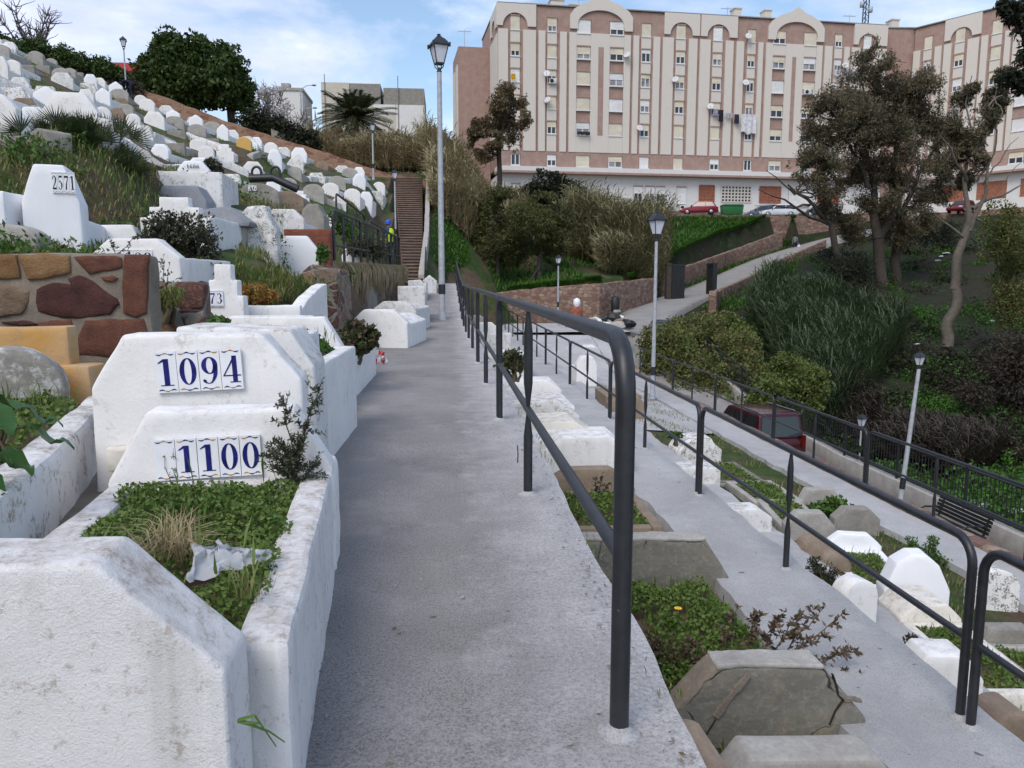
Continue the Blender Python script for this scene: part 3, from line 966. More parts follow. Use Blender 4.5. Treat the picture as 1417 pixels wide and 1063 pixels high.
for si, (mn, pp) in enumerate(STONES):
    q = [atY(px, py, YW) - o0 for px, py in pp]
    c = sum(q, Vector()) / len(q)
    # subdivide outline, roughen it
    ring = []
    for a, b in zip(q, q[1:] + q[:1]):
        for k in range(5):
            p = a.lerp(b, k / 5)
            nz = mnoise.noise_vector(p * 14 + Vector((si, 0, 0))) * 0.010
            ring.append(Vector((p.x + nz.x, 0, p.z + nz.z)))
    n = len(ring)
    c.y = 0
    dep = 0.014 + 0.010 * rnd.random()
    lay = [(1.12, 0.012), (1.10, -dep * 0.6), (1.03, -dep * 0.95), (0.65, -dep * 1.1), (0.3, -dep * 1.05)]
    vs, fs = [], []
    for s_, dy in lay:
        for p in ring:
            v = c + (p - c) * s_
            vs.append(Vector((v.x, dy + 0.006 * mnoise.noise(v * 9), v.z)))
    for l in range(len(lay) - 1):
        for k in range(n):
            k2 = (k + 1) % n
            fs.append((l * n + k, l * n + k2, (l + 1) * n + k2, (l + 1) * n + k))
    fs.append(tuple(range((len(lay) - 1) * n, len(lay) * n)))
    vs = [(v.x, v.y, v.z) for v in vs]
    tmpv.raw(vs, [f[::-1] for f in fs], snames.index(mn), True)
tmpv.build('field_stones', [M[s_] for s_ in snames], wall)

# lower wall to its right, of flatter stones
a = atY(205, 392, 6.6); b = atY(284, 452, 6.6)
mb = MB(); mb.box((a.x - 0.3, 6.6, -0.2), (b.x, 6.8, a.z - 0.0))
mb.box((a.x - 0.3, 6.52, -0.2), (b.x + 0.02, 6.6, a.z - 0.22))
me = mb.mesh('stone_wall', M['rubble']); rough(me, 0.03, 0.12, 0.02, 4.0)
o = add('stone_wall', me); tag(o, 'small brown stone wall with a tuft of grass, beside the plate ending 73', 'wall')

# wall of the upper terrace where dry creepers hang, ending at the stairs
P = densify([(-2.75, 15.6), (-2.55, 22), (-2.2, 30), (-1.95, 37.0)], 0.7)
mb = MB()
tops = [1.62 + (p[1] - 15.6) * 0.0125 for p in P]
strip_wall(mb, P, [t + 0.04 * mnoise.noise(Vector((p[0], p[1] * 1.7, 0))) for t, p in zip(tops, P)], [-0.2] * len(P), 0.5)
me = mb.mesh('stone_wall', M['rubble']); rough(me, 0.05, 0.35, 0.04, 2.0)
o = add('stone_wall', me); tag(o, 'rubble terrace wall hung with dry creeper, topped by a black handrail', 'wall')
# stub facing the camera at its near end
q0, q1, q2 = atY(372, 452, 14.1), atY(440, 366, 14.1), atY(436, 392, 14.1)
mb = MB(); mb.prism([(q0.x - 1.2, 0.0), (q1.x + 0.35, 0.0), (q1.x + 0.35, q1.z - 0.15), (q1.x, q1.z), (q1.x - 0.12, q1.z - 0.02), (q2.x - 0.4, q2.z - 0.12), (q0.x - 0.1, q2.z - 0.25), (q0.x - 1.2, q2.z - 0.15)], 13.9, 14.5)
mb.prism([(q1.x - 0.1, 0.0), (q1.x + 0.33, 0.0), (q1.x + 0.33, q1.z - 0.1), (q1.x - 0.1, q1.z - 0.03)], 14.502, 16.0)
me = mb.mesh('stone_wall', M['rubble']); rough(me, 0.09, 0.2, 0.06, 2.5)
o = add('stone_wall', me); tag(o, 'stepped end of rubble wall beneath the blank white headstone', 'wall')

# stairs at the end of the path
N = 44
st = thing('stairs', 'long flight of brown stone steps climbing the hill at the end of the path', 'stairs', (-1.6, 38, 0))
mb = MB()
for i in range(N):
    t = i / N
    y = 37.8 + 22.5 * t
    x0 = -2.05 - 1.75 * t; x1 = -1.1 - 0.6 * t
    z = 1.0 + 7.9 * t
    mb.box((x0 + 1.6, y - 38, z - 1.2), (x1 + 1.6, y + 0.62 - 38, z + 0.13))
    mb.box((x0 + 1.62, y - 0.07 - 38, z + 0.132), (x1 + 1.58, y + 0.53 - 38, z + 0.185), 1)  # tread slab in the paler colour that stands in for light on it
me = mb.mesh('steps', [M['step_stone'], M['tread_lit']]); rough(me, 0.02, 0.6, 0.015, 3)
add('steps', me, st)
mb = MB()
P = densify([(-1.08, 38.6), (-0.95, 46), (-1.1, 60.4)], 1.0)
strip_wall(mb, [(p[0] + 1.6, p[1] - 38) for p in P], [1.55 + 0.352 * (p[1] - 38.6) for p in P], [0.3 + 0.352 * (p[1] - 38.6) for p in P], 0.28)
me = mb.mesh('side_wall', M['cement_pale']); rough(me, 0.02, 0.6, 0.02, 2)
add('side_wall', me, st)

# brown rubble wall / bank along the top of the cemetery
mb = MB()
TOPW = [(-1.3, 61.0, 8.75), (-4.5, 61.3, 9.4), (-9, 61.6, 10.9), (-15.6, 62.0, 12.9), (-24, 62, 16.0), (-36, 62, 19.6), (-50, 62, 24)]
P = densify(TOPW, 1.0)
rows = []
for p in P:
    h0 = H(p[0], p[1] - 1.2)
    nz = mnoise.noise(Vector((p[0] * 0.8, 1, 2)))
    rows.append([(p[0], p[1] - 1.5, min(h0, p[2] - 1.2) - 0.5), (p[0], p[1] - 0.5, p[2] - 0.75 + 0.12 * nz), (p[0], p[1], p[2] + 0.08 * nz), (p[0], p[1] + 2.2, p[2] - 0.1), (p[0], p[1] + 2.4, p[2] - 3)])
mb.raw([q for r_ in rows for q in r_], [(i * 5 + k, i * 5 + k + 1, (i + 1) * 5 + k + 1, (i + 1) * 5 + k) for i in range(len(rows) - 1) for k in range(4)], 0, True)
me = mb.mesh('rubble_wall', M['rubble_earth']); rough(me, 0, 0.8, 0.10, 0.9)
o = add('rubble_wall', me); tag(o, 'long reddish earth and rubble wall along the top edge of the cemetery', 'wall')


def ground_at(px, py, t0=8.0, tmax=150):
    """where the sight line through a surveyed pixel meets the terrain"""
    d = ray(px, py); t = t0
    while t < tmax:
        q = EYE + d * t
        if q.z < H(q.x, q.y):
            lo, hi = t - 1.2, t
            for _ in range(5):
                m_ = (lo + hi) / 2; q = EYE + d * m_
                if q.z < H(q.x, q.y): hi = m_
                else: lo = m_
            q = EYE + d * hi
            return Vector((q.x, q.y, H(q.x, q.y)))
        t += 1.2
    return EYE + d * tmax
# ------------------------------------------------------------------ number plates
def cr(pts, n=7):
    """Catmull-Rom through pts (x, z, width)"""
    P = [pts[0]] + list(pts) + [pts[-1]]
    out = []
    for i in range(1, len(P) - 2):
        p0, p1, p2, p3 = P[i - 1:i + 3]
        for k in range(n):
            t = k / n
            out.append(tuple(0.5 * (2 * b + (c - a) * t + (2 * a - 5 * b + 4 * c - d) * t * t + (3 * b - a - 3 * c + d) * t ** 3) for a, b, c, d in zip(p0, p1, p2, p3)))
    out.append(tuple(pts[-1]))
    return out


def stroke(pts):
    P = cr(pts)
    L, Rr = [], []
    for i, p in enumerate(P):
        a, b = P[max(0, i - 1)], P[min(len(P) - 1, i + 1)]
        tx, tz = b[0] - a[0], b[1] - a[1]
        l = math.hypot(tx, tz) or 1
        nx_, nz_ = -tz / l * p[2] / 2, tx / l * p[2] / 2
        L.append((p[0] + nx_, p[1] + nz_)); Rr.append((p[0] - nx_, p[1] - nz_))
    return [[L[i], L[i + 1], Rr[i + 1], Rr[i]] for i in range(len(P) - 1)]


def rect(a, b, c, d):
    return [[(a, c), (b, c), (b, d), (a, d)]]


def ring(cx, cz, rx, rz, ix, iz, n=24):
    out = []
    for k in range(n):
        a, b = 2 * math.pi * k / n, 2 * math.pi * (k + 1) / n
        f = lambda w, p, q: (cx + p * math.cos(w), cz + q * math.sin(w))
        out.append([f(a, rx, rz), f(b, rx, rz), f(b, ix, iz), f(a, ix, iz)])
    return out


NINE = ring(0.31, 0.68, 0.27, 0.32, 0.11, 0.28) + stroke([(0.50, 0.66, 0.15), (0.48, 0.32, 0.13), (0.36, 0.06, 0.06), (0.22, 0.02, 0.035), (0.12, 0.10, 0.10), (0.13, 0.16, 0.10)])
GLY = {
    '0': ring(0.31, 0.5, 0.28, 0.5, 0.12, 0.46),
    '1': rect(0.23, 0.41, 0, 1) + rect(0.10, 0.54, 0, 0.035) + [[(0.23, 1.0), (0.06, 0.86), (0.06, 0.82), (0.23, 0.90)]],
    '2': stroke([(0.12, 0.72, 0.13), (0.13, 0.84, 0.08), (0.29, 0.97, 0.05), (0.47, 0.76, 0.16), (0.36, 0.46, 0.11), (0.10, 0.10, 0.06)]) + rect(0.08, 0.54, 0, 0.13) + [[(0.50, 0.13), (0.54, 0.13), (0.56, 0.28), (0.53, 0.28)]],
    '3': stroke([(0.12, 0.82, 0.11), (0.18, 0.94, 0.06), (0.32, 0.97, 0.05), (0.44, 0.77, 0.15), (0.36, 0.57, 0.06), (0.26, 0.53, 0.04)]) + stroke([(0.26, 0.53, 0.04), (0.38, 0.49, 0.07), (0.47, 0.27, 0.17), (0.34, 0.04, 0.06), (0.18, 0.04, 0.05), (0.11, 0.16, 0.12)]),
    '4': rect(0.34, 0.50, 0, 1) + stroke([(0.42, 0.97, 0.06), (0.24, 0.62, 0.05), (0.04, 0.26, 0.04)]) + rect(0.03, 0.62, 0.24, 0.285) + rect(0.24, 0.60, 0, 0.035),
    '5': rect(0.13, 0.52, 0.86, 1.0) + rect(0.13, 0.17, 0.48, 0.90) + stroke([(0.14, 0.52, 0.04), (0.30, 0.60, 0.06), (0.47, 0.33, 0.17), (0.34, 0.04, 0.06), (0.18, 0.03, 0.05), (0.10, 0.15, 0.12)]),
    '7': rect(0.07, 0.56, 0.86, 1.0) + rect(0.07, 0.10, 0.74, 0.88) + stroke([(0.53, 0.88, 0.06), (0.36, 0.52, 0.10), (0.28, 0.25, 0.15), (0.28, 0.0, 0.17)]),
    '8': ring(0.31, 0.74, 0.22, 0.26, 0.10, 0.22) + ring(0.31, 0.27, 0.27, 0.27, 0.11, 0.23),
    '9': NINE,
    '6': [[(0.62 - x, 1 - z) for x, z in q] for q in NINE],
    ' ': [],
}


def number_plate(text, w, h, parent, at, border='blue', ink='ink', rx=0.0, tiles=True, tilt=0.0):
    """a row of glazed tiles, one digit each, facing -y; at = centre of plate in the headstone's frame"""
    mb = MB()
    n = len(text)
    tw = w / n
    th = 0.012
    for i, ch in enumerate(text):
        x0 = -w / 2 + i * tw
        y0 = -th + 0.002 * mnoise.noise(Vector((i, w, 3)))
        if tiles: mb.box((x0 + 0.0015, y0, -h / 2), (x0 + tw - 0.0015, 0.004, h / 2), 0)
        gh = h * (0.66 if border else 0.78)
        gw = tw * 0.86
        for q in GLY[ch]:
            mb.poly([(x0 + tw * 0.07 + p[0] / 0.62 * gw, y0 - 0.0015, -gh / 2 + p[1] * gh) for p in (q if poly_ccw(q) else q[::-1])], 1)
        if border:
            for sgn in (-1, 1):
                z0 = sgn * h * 0.445
                cols = (1, 2, 1) if border == 'blue' else (3, 3, 3)
                for k in range(3):
                    xa = x0 + tw * (0.10 + 0.27 * k); xb = xa + tw * 0.27
                    am = h * 0.02 * (1 if k % 2 else -1) * sgn
                    for q in stroke([(xa, z0, h * 0.012), ((xa + xb) / 2, z0 + am, h * 0.032), (xb, z0, h * 0.012)]):
                        mb.poly([(p[0], y0 - 0.0012, p[1]) for p in (q if poly_ccw(q) else q[::-1])], cols[(k + i) % 3])
    o = mb.build('number_plate', [M['tile'], M[ink], M['tile_ochre'], M['tile_grey']], parent)
    o.location = at
    o.rotation_euler = (rx, tilt, 0)
    return o


def poly_ccw(q):
    return sum(a[0] * b[1] - b[0] * a[1] for a, b in zip(q, q[1:] + q[:1])) > 0


# ------------------------------------------------------------------ headstones and tombs
def profile(kind, w, h, zb):
    """outline in x,z, base sunk to zb"""
    a = w / 2
    if kind == 'oct':      return [(-a, zb), (a, zb), (a, h * 0.58), (a - w * 0.24, h), (-a + w * 0.24, h), (-a, h * 0.58)]
    if kind == 'oct6':     return [(-a * 0.82, zb), (a * 0.82, zb), (a, h * 0.22), (a, h * 0.60), (a - w * 0.25, h), (-a + w * 0.25, h), (-a, h * 0.60), (-a, h * 0.22)]
    if kind == 'trap':     return [(-a, zb), (a, zb), (a, h * 0.1), (a - w * 0.17, h), (-a + w * 0.17, h), (-a, h * 0.1)]
    if kind == 'round':    return [(-a, zb), (a, zb)] + [(a * math.cos(t), h - a * 0.85 + a * 0.85 * math.sin(t)) for t in [math.pi * k / 14 for k in range(15)]]
    if kind == 'arch':     return [(-a, zb), (a, zb)] + [(a * math.cos(t), h * 0.55 + h * 0.45 * math.sin(t)) for t in [math.pi * k / 14 for k in range(15)]]
    if kind == 'step':     return [(-a, zb), (a, zb), (a, h * 0.55), (a * 0.72, h * 0.55), (a * 0.72, h * 0.78), (a * 0.42, h * 0.78), (a * 0.42, h), (-a * 0.42, h), (-a * 0.42, h * 0.78), (-a * 0.72, h * 0.78), (-a * 0.72, h * 0.55), (-a, h * 0.55)]
    if kind == 'gable':    return [(-a, zb), (a, zb), (a, h * 0.62), (a * 0.85, h * 0.74), (0.08 * a, h), (-0.08 * a, h), (-a * 0.85, h * 0.74), (-a, h * 0.62)]
    if kind == 'pent':     return [(-a * 0.9, zb), (a, zb), (a, h * 0.42), (a * 0.62, h * 0.84), (a * 0.22, h), (-a * 0.22, h), (-a * 0.66, h * 0.84), (-a, h * 0.40)]
    if kind == 'slant':    return [(-a, zb), (a, zb), (a, h * 0.42), (a * 0.35, h), (-a, h * 0.9)]
    if kind == 'crag':     return [(-a, zb), (a, zb), (a * 0.96, h * 0.5), (a * 0.6, h * 0.82), (a * 0.5, h), (-a * 0.35, h * 0.97), (-a * 0.7, h * 0.8), (-a * 0.95, h * 0.45)]
    return [(-a, zb), (a, zb), (a, h), (-a, h)]


SEED = [0]


def head_mesh(kind, w, h, t, sink, mat_, amp=0.006, bev=0.018, sub=0.12, lean=0.0):
    SEED[0] += 1
    mb = MB(); mb.prism(profile(kind, w, h, -sink), -t / 2, t / 2)
    if lean:
        mb.v = [(x, y + lean * max(0, z), z) for x, y, z in mb.v]
    me = mb.mesh('headstone', mat_)
    rough(me, bev, sub, amp, 4.0, SEED[0])
    return me


def kerb_mesh(w, L, hk, tk, sink, mat_, amp=0.006, bev=0.016, sub=0.14, y0=0.0, foot=True):
    """four-sided tomb kerb from y0 towards +y, open in the middle"""
    SEED[0] += 1
    mb = MB()
    a = w / 2
    mb.box((-a, y0, -sink), (-a + tk, y0 + L, hk)); mb.box((a - tk, y0, -sink), (a, y0 + L, hk))
    e = 0.003
    mb.box((-a + tk + e, y0 + e, -sink), (a - tk - e, y0 + tk, hk - 0.006))
    if foot: mb.box((-a + tk + e, y0 + L - tk, -sink), (a - tk - e, y0 + L - e, hk - 0.006))
    me = mb.mesh('kerb', mat_)
    rough(me, bev, sub, amp, 4.0, SEED[0])
    return me


def slab_mesh(w, L, hk, sink, mat_, kind='flat', y0=0.0, amp=0.006, bev=0.02, sub=0.15):
    SEED[0] += 1
    a = w / 2
    mb = MB()
    prof = {'flat': [(-a, -sink), (a, -sink), (a, hk), (-a, hk)],
            'ridge': [(-a, -sink), (a, -sink), (a, hk * 0.7), (a * 0.45, hk), (-a * 0.45, hk), (-a, hk * 0.7)],
            'gable': [(-a, -sink), (a, -sink), (a, hk * 0.72), (0, hk), (-a, hk * 0.72)]}[kind]
    mb.prism(prof, y0, y0 + L)
    me = mb.mesh('tomb_slab', mat_)
    rough(me, bev, sub, amp, 4.0, SEED[0])
    return me


def mound_mesh(w, L, z, hump, mat_, y0=0.0):
    """rough soil surface filling a bed"""
    mb = MB()
    nx_, ny_ = max(5, int(w / 0.09)), max(6, int(L / 0.09))
    vs = []
    for j in range(ny_ + 1):
        for i in range(nx_ + 1):
            x = -w / 2 + w * i / nx_; y = y0 + L * j / ny_
            e = max(0.0, math.sin(math.pi * i / nx_) * math.sin(math.pi * j / ny_))
            vs.append((x, y, z + hump * e ** 0.5 + 0.03 * mnoise.noise(Vector((x * 5, y * 5, SEED[0])))))
    mb.raw(vs, [(j * (nx_ + 1) + i, j * (nx_ + 1) + i + 1, (j + 1) * (nx_ + 1) + i + 1, (j + 1) * (nx_ + 1) + i) for j in range(ny_) for i in range(nx_)], 0, True)
    return mb.mesh('soil_bed', mat_)


def carpet_mesh(w, L, z, hump, n, size, mat_, y0=0.0, edge=0.02, name='ground_cover', tall=0.05, blades=0):
    """low leafy cover: many small leaves over a mound"""
    x = nrg.uniform(-w / 2 - edge, w / 2 + edge, n); y = nrg.uniform(y0 - edge, y0 + L + edge, n)
    fx = np.clip((x + w / 2) / w, 0, 1); fy = np.clip((y - y0) / L, 0, 1)
    e = np.clip(np.sin(np.pi * fx) * np.sin(np.pi * fy), 0, 1) ** 0.5
    cl = np.array([mnoise.noise(Vector((a * 4.5, b * 4.5, z * 3 + w))) for a, b in zip(x, y)])
    if n > 2000:
        ok = cl + 0.5 * np.array([mnoise.noise(Vector((a * 13, b * 13, 2.0))) for a, b in zip(x, y)]) > -0.30
        x, y, e, cl = x[ok], y[ok], e[ok], cl[ok]; n = len(x)
    zz = z + hump * e + tall * nrg.uniform(0, 1, n) ** 1.3 * (0.6 + 1.3 * np.clip(cl + 0.25, 0, 1)) + 0.04 * cl
    q = leaves(np.stack([x, y, zz], 1), size, 0.75, 0.2)
    if blades:
        bx = nrg.uniform(-w / 2, w / 2, blades); by = nrg.uniform(y0, y0 + L, blades)
        q = np.concatenate([q, grass_blades(np.stack([bx, by, np.full(blades, z + hump * 0.5)], 1), 0.14, 0.006)])
    return np_quads(name, q, mat_)


def grass_blades(p, h, w, lean=0.5):
    n = len(p)
    hh = h * nrg.uniform(0.5, 1.4, n)[:, None]
    d = nrg.normal(size=(n, 3)); d[:, 2] = 0; d = unit(d)
    s = np.cross(d, np.array([0, 0, 1.0]))
    up = np.array([0, 0, 1.0])
    ln = nrg.uniform(0.1, lean, n)[:, None]
    mid = p + up * hh * 0.55 + d * hh * ln * 0.35
    tip = p + up * hh * (1 - 0.4 * ln) + d * hh * ln
    return np.stack([p - s * w, mid - s * w * 0.8, tip, mid + s * w * 0.8], 1)


def grave(label, loc, rot, kind, w, h, t, mat_, sink=0.5, body=None, L=1.9, hk=0.25, tk=0.12, front=-1, bw=None, fill=None, fmat='clover', bmat=None,
          group=None, dens=900, lsize=0.03, amp=0.006, name='grave', sub=0.13, lean=0.0, bev=0.018, hump=0.08):
    """headstone at the origin facing -y; the tomb runs in front (front=-1) or behind (+1)"""
    root = thing(name, label, 'grave', loc, rot, group)
    hs = None
    if kind:
        hs = add('headstone', head_mesh(kind, w, h, t, sink, M[mat_], amp, bev, sub, lean), root)
    bw = bw or w
    bm_ = M[bmat or mat_]
    y0 = (t / 2 + 0.004) if front > 0 else (-t / 2 - L - 0.004)
    if body in ('flat', 'ridge', 'gable'):
        add('tomb_slab', slab_mesh(bw, L, hk, sink, bm_, body, y0, amp, sub=sub), root)
    elif body == 'kerb':
        add('kerb', kerb_mesh(bw, L, hk, tk, sink, bm_, amp, sub=sub, y0=y0), root)
        add('soil_bed', mound_mesh(bw - 2 * tk + 0.01, L - 2 * tk + 0.01, hk - 0.09, 0.05, M['soil'], y0 + tk), root)
        if fill:
            add('ground_cover', carpet_mesh(bw - 2 * tk, L - 2 * tk, hk - 0.06, hump, int(dens * bw * L), lsize, M[fmat], y0 + tk, blades=int(dens * 0.05)), root)
    return root, hs


def G(p0, p1, pt, pb, Y, kind, mat_, label, t=0.16, **k):
    x, z, w, h = fit(p0, p1, pt, pb, Y)
    plate = k.pop('plate', None)
    rot = k.pop('rot', 0.0)
    if not k.pop('nopin', False): pin(x, Y, z + 0.06)
    root, hs = grave(label, (x, Y, z), rot, kind, w, h, t, mat_, **k)
    if plate:
        tx, q0, q1, r0, r1, bd, ink = plate
        px_, pz_, pw, ph = fit(q0, q1, r0, r1, Y - t / 2)
        number_plate(tx, pw, ph, hs, (px_ - x, -t / 2 - 0.006, pz_ - z + ph / 2), bd, ink, tiles=bd != 'none')
    return root, hs


def fit(p0, p1, pt, pb, Y):
    """x centre, base z, width, height of something seen between these columns and rows at distance Y"""
    a = atY(p0, pb, Y); b = atY(p1, pt, Y)
    return (a.x + b.x) / 2, a.z, b.x - a.x, b.z - a.z


# --- the graves right beside the upper path -------------------------------------------------
# nearest headstone, cut by the frame
xr = atY(325, 890, 1.62)
root, hs = grave('big blank whitewashed headstone with clipped corners, closest to the viewer beside the path', (-0.96, 1.72, 0.0), R(2), None, 1, 1, 0.2, 'white', group=None)
hx = lambda px, py: (atY(px, py, 1.55).x + 0.96, atY(px, py, 1.55).z)
c1, c2, c3 = hx(129, 781), hx(303, 930), hx(318, 1063)
mb = MB()
mb.prism([(-0.62, -0.25), (c3[0] + 0.01, -0.25), (c2[0] + 0.012, c2[1]), c1, (-0.40, c1[1] + 0.015), (-0.62, 0.5)], -0.17, 0.01)
me = mb.mesh('headstone', M['white_near']); rough(me, 0.014, 0.035, 0.004, 5.0, 3.0, 3); add('headstone', me, root)
root.rotation_euler = (0, 0, 0)
# tomb with plate 1100
root = thing('grave', 'white tomb with tile plate 1100 and a clover bed, edging the path', 'grave', (-0.965, 3.43, 0.0), R(4.6))
mb = MB(); mb.prism([(-0.49, -0.3), (0.45, -0.3), (0.45, 0.47), (0.29, 0.745), (-0.31, 0.745), (-0.49, 0.44)], -0.08, 0.09)
me = mb.mesh('headstone', M['white']); rough(me, 0.016, 0.06, 0.006, 4.0, 8.0); hs = add('headstone', me, root)
me = kerb_mesh(0.90, 1.62, 0.455, 0.13, 0.3, M['white_near'], 0.009, 0.022, 0.04, -1.72, True)
add('kerb', me, root)
mb = MB(); mb.box((0.30, -0.10, -0.3), (0.452, 0.22, 0.468)); me = mb.mesh('kerb_end', M['white']); rough(me, 0.03, 0.08, 0.01, 4); add('kerb_end', me, root)
add('soil_bed', mound_mesh(0.66, 1.4, 0.37, 0.03, M['soil'], -1.6), root)
def on_face(root_, hs_, tx, q0, q1, r0, r1, Yf, yl, **k):
    x0, z0, pw, ph = fit(q0, q1, r0, r1, Yf)
    mi_ = Matrix.Translation(root_.location) @ Matrix.Rotation(root_.rotation_euler.z, 4, 'Z')
    q = mi_.inverted() @ Vector((x0, Yf, z0 + ph / 2))
    number_plate(tx, pw, ph, hs_, (q.x, yl, q.z), **k)


on_face(root, hs, ' 1100', 220, 361, 602, 660, 3.36, -0.088, border='blue', ink='ink', tilt=R(-1.5))
cv = add('ground_cover', carpet_mesh(0.68, 1.38, 0.415, 0.05, 19000, 0.017, M['clover'], -1.58, 0.02, tall=0.04, blades=25), root)
# grave 1094 right behind
root, hs = grave('tall thick white headstone with blue tile plate 1094', (-1.20, 3.83, 0.30), R(1.5), None, 1, 1, 0.2, 'white')
mb = MB(); mb.prism([(-0.49, -0.5), (0.50, -0.5), (0.50, 0.52), (0.315, 0.745), (-0.315, 0.745), (-0.47, 0.49)], -0.09, 0.10)
me = mb.mesh('headstone', M['white']); rough(me, 0.02, 0.06, 0.007, 4.0, 5.0, 3); hs = add('headstone', me, root)
on_face(root, hs, '1094', 219, 335, 484, 541, 3.74, -0.1, border='blue', ink='ink', tilt=R(-2.5))
mb = MB(); mb.box((-0.40, -0.155, 0.10), (0.30, -0.095, 0.225)); me = mb.mesh('ledge', M['cream_wash']); rough(me, 0.015, 0.07, 0.006, 5); add('ledge', me, root)
# third headstone, a broader block just behind
root, hs = grave('white tomb block with a flat dirty top and leafy tuft, behind plate 1094', (-1.27, 4.55, 0.28), 0, None, 1, 1, 0.2, 'white_dirty')
mb = MB(); mb.prism([(-0.17, -0.5), (0.55, -0.5), (0.55, 0.55), (0.43, 0.75), (-0.17, 0.77)], -0.30, 0.10)
me = mb.mesh('headstone', M['white_dirty']); rough(me, 0.02, 0.08, 0.008, 4.0, 6.0, 3); add('headstone', me, root)
mb = MB(); mb.box((-0.17, 0.11, -0.5), (0.45, 0.52, 0.70)); me = mb.mesh('tomb_slab', M['white']); rough(me, 0.02, 0.1, 0.008, 4); add('tomb_slab', me, root)
# planted tomb with low green mat
root, hs = grave('raised white tomb planted with a dense green mat, behind the broad dirty topped block', (-1.34, 5.35, 0.1), R(-2), None, 0.98, 0.86, 0.1, 'white', body='kerb', L=1.5, hk=0.62, front=1, bw=0.96, fill=True, dens=2600, lsize=0.045, fmat='lush', hump=0.2)
# chamfered headstone with flower tomb behind
x, z, w, h = fit(372, 476, 438, 545, 7.9)
root, hs = grave('white chamfered headstone whose long kerb holds a flowering bush beside the path', (x, 7.9, z), R(-1), 'oct', w, h, 0.2, 'white', body='kerb', L=2.7, hk=0.30, front=1, sub=0.1)
mb = MB(); mb.box((0.25, -0.55, -0.5), (0.47, -0.12, 0.02)); me = mb.mesh('step_stone', M['cement_pale']); rough(me, 0.02, 0.1, 0.01, 4); add('step_stone', me, root)
# angled white tombs further along
for (p0, p1, pt, pb, Y, lab, mt) in ((486, 566, 428, 472, 15.0, 'sloping white tomb slab with black mould streaks, first along the path past the flower bush', 'white'),
                                 (518, 577, 417, 440, 19.5, 'low white tomb slab mid way along the path between mouldy slab and white box', 'white_dirty')):
    x, z, w, h = fit(p0, p1, pt, pb, Y)
    grave(lab, (x, Y, z), R(-8), 'oct', w, h, 0.25, mt, body='ridge', L=1.9, hk=h * 0.75, front=1, amp=0.009, bev=0.03)
for (p0, p1, pt, pb, Y, kd, lab) in ((551, 588, 396, 424, 23.5, 'flat', 'square white planter tomb by the path near the tall lamp post'), (565, 590, 387, 402, 30, 'slant', 'small pale tomb under the foot of the stairs'), (585, 604, 381, 405, 33, 'gable', 'white pointed headstone at the far end of the path')):
    x, z, w, h = fit(p0, p1, pt, pb, Y)
    grave(lab, (x, Y, z), 0, kd, w, h, 0.22, 'white_dirty', body='kerb', L=1.8, hk=h * 0.7, front=1, amp=0.007, fill=True, dens=300, lsize=0.08)

# tomb on the far side of the lane: weathered kerb, clover, rounded cement headstone
root = thing('grave', 'tomb with peeling white kerb, clover bed and rounded grey headstone beside the dirt lane', 'grave', (-2.52, 4.62, 0.3), R(14.6))
hs = add('headstone', head_mesh('arch', 0.60, 0.56, 0.16, 0.3, M['cement_paint'], 0.01, 0.03, 0.07), root)
hs.location = (0.0, 0.02, 0.06)
add('kerb', kerb_mesh(1.06, 2.7, 0.30, 0.15, 0.4, M['white_dirty'], 0.012, 0.03, 0.07, -2.62, False), root)
add('soil_bed', mound_mesh(0.80, 2.4, 0.22, 0.03, M['soil'], -2.45), root)
add('ground_cover', carpet_mesh(0.78, 2.3, 0.28, 0.04, 9000, 0.026, M['clover'], -2.4, 0.0, tall=0.05, blades=260), root)
# orange painted tomb against the stone wall
root = thing('grave', 'orange ochre painted tomb block at the foot of the near stone wall', 'grave', (-3.2, 5.2, 0.3), R(0))
a = atY(98, 452, 5.0); b = atY(98, 508, 5.0)
mb = MB(); mb.box((-1.6, -0.25, -0.4), (a.x + 3.2, -0.10, a.z - 0.3)); me = mb.mesh('tomb_slab', M['orange']); rough(me, 0.02, 0.12, 0.008, 4); add('tomb_slab', me, root)
a = atY(140, 505, 4.95)
mb = MB(); mb.box((-0.45, -0.32, -0.4), (a.x + 3.16, -0.08, a.z - 0.3 + 0.0)); me = mb.mesh('low_step', M['orange']); rough(me, 0.02, 0.12, 0.008, 4); add('low_step', me, root)

# --- graves climbing the near part of the slope ---------------------------------------------
G(46, 110, 232, 352, 9.2, 'oct', 'white_clean', 'tall fresh white headstone with old plate 2571 above the near stone wall', t=0.45, rot=R(14), plate=('2571', 65, 93, 238, 267, 'grey', 'ink_black'), body='flat', L=1.2, hk=0.4, front=1, sink=0.8)
G(-60, 22, 268, 352, 9.0, 'flat', 'white_clean', 'long plain white wall of a tomb beside the tall headstone 2571', t=0.5, sink=0.8)
G(-20, 60, 312, 360, 8.2, 'arch', 'cement_pale', 'rough pale grey tomb front below the tall headstone 2571', t=0.3, sink=0.8)
G(130, 252, 331, 394, 9.0, 'oct', 'white', 'wide white clipped headstone whose plate 1129 is half hidden by the near stone wall', t=0.22, plate=('1129', 161, 211, 346, 366, 'grey', 'ink'), body='kerb', L=1.8, hk=0.3, front=1, sink=0.6)
G(199, 291, 274, 336, 12.0, 'step', 'white', 'stepped white headstone rising behind the dark shrub', t=0.2, body='flat', L=1.9, hk=0.4, front=1, sink=0.8)
G(120, 200, 312, 345, 10.6, 'trap', 'white', 'low white tomb end with grass beside plate 1129', t=0.2, sink=0.6)
G(248, 290, 224, 252, 17.0, 'oct', 'white_clean', 'white headstone with painted number 1686', t=0.2, body='flat', L=1.9, hk=0.2, front=1, plate=('1686', 258, 276, 227, 234, 'none', 'ink_black'), sink=0.9)
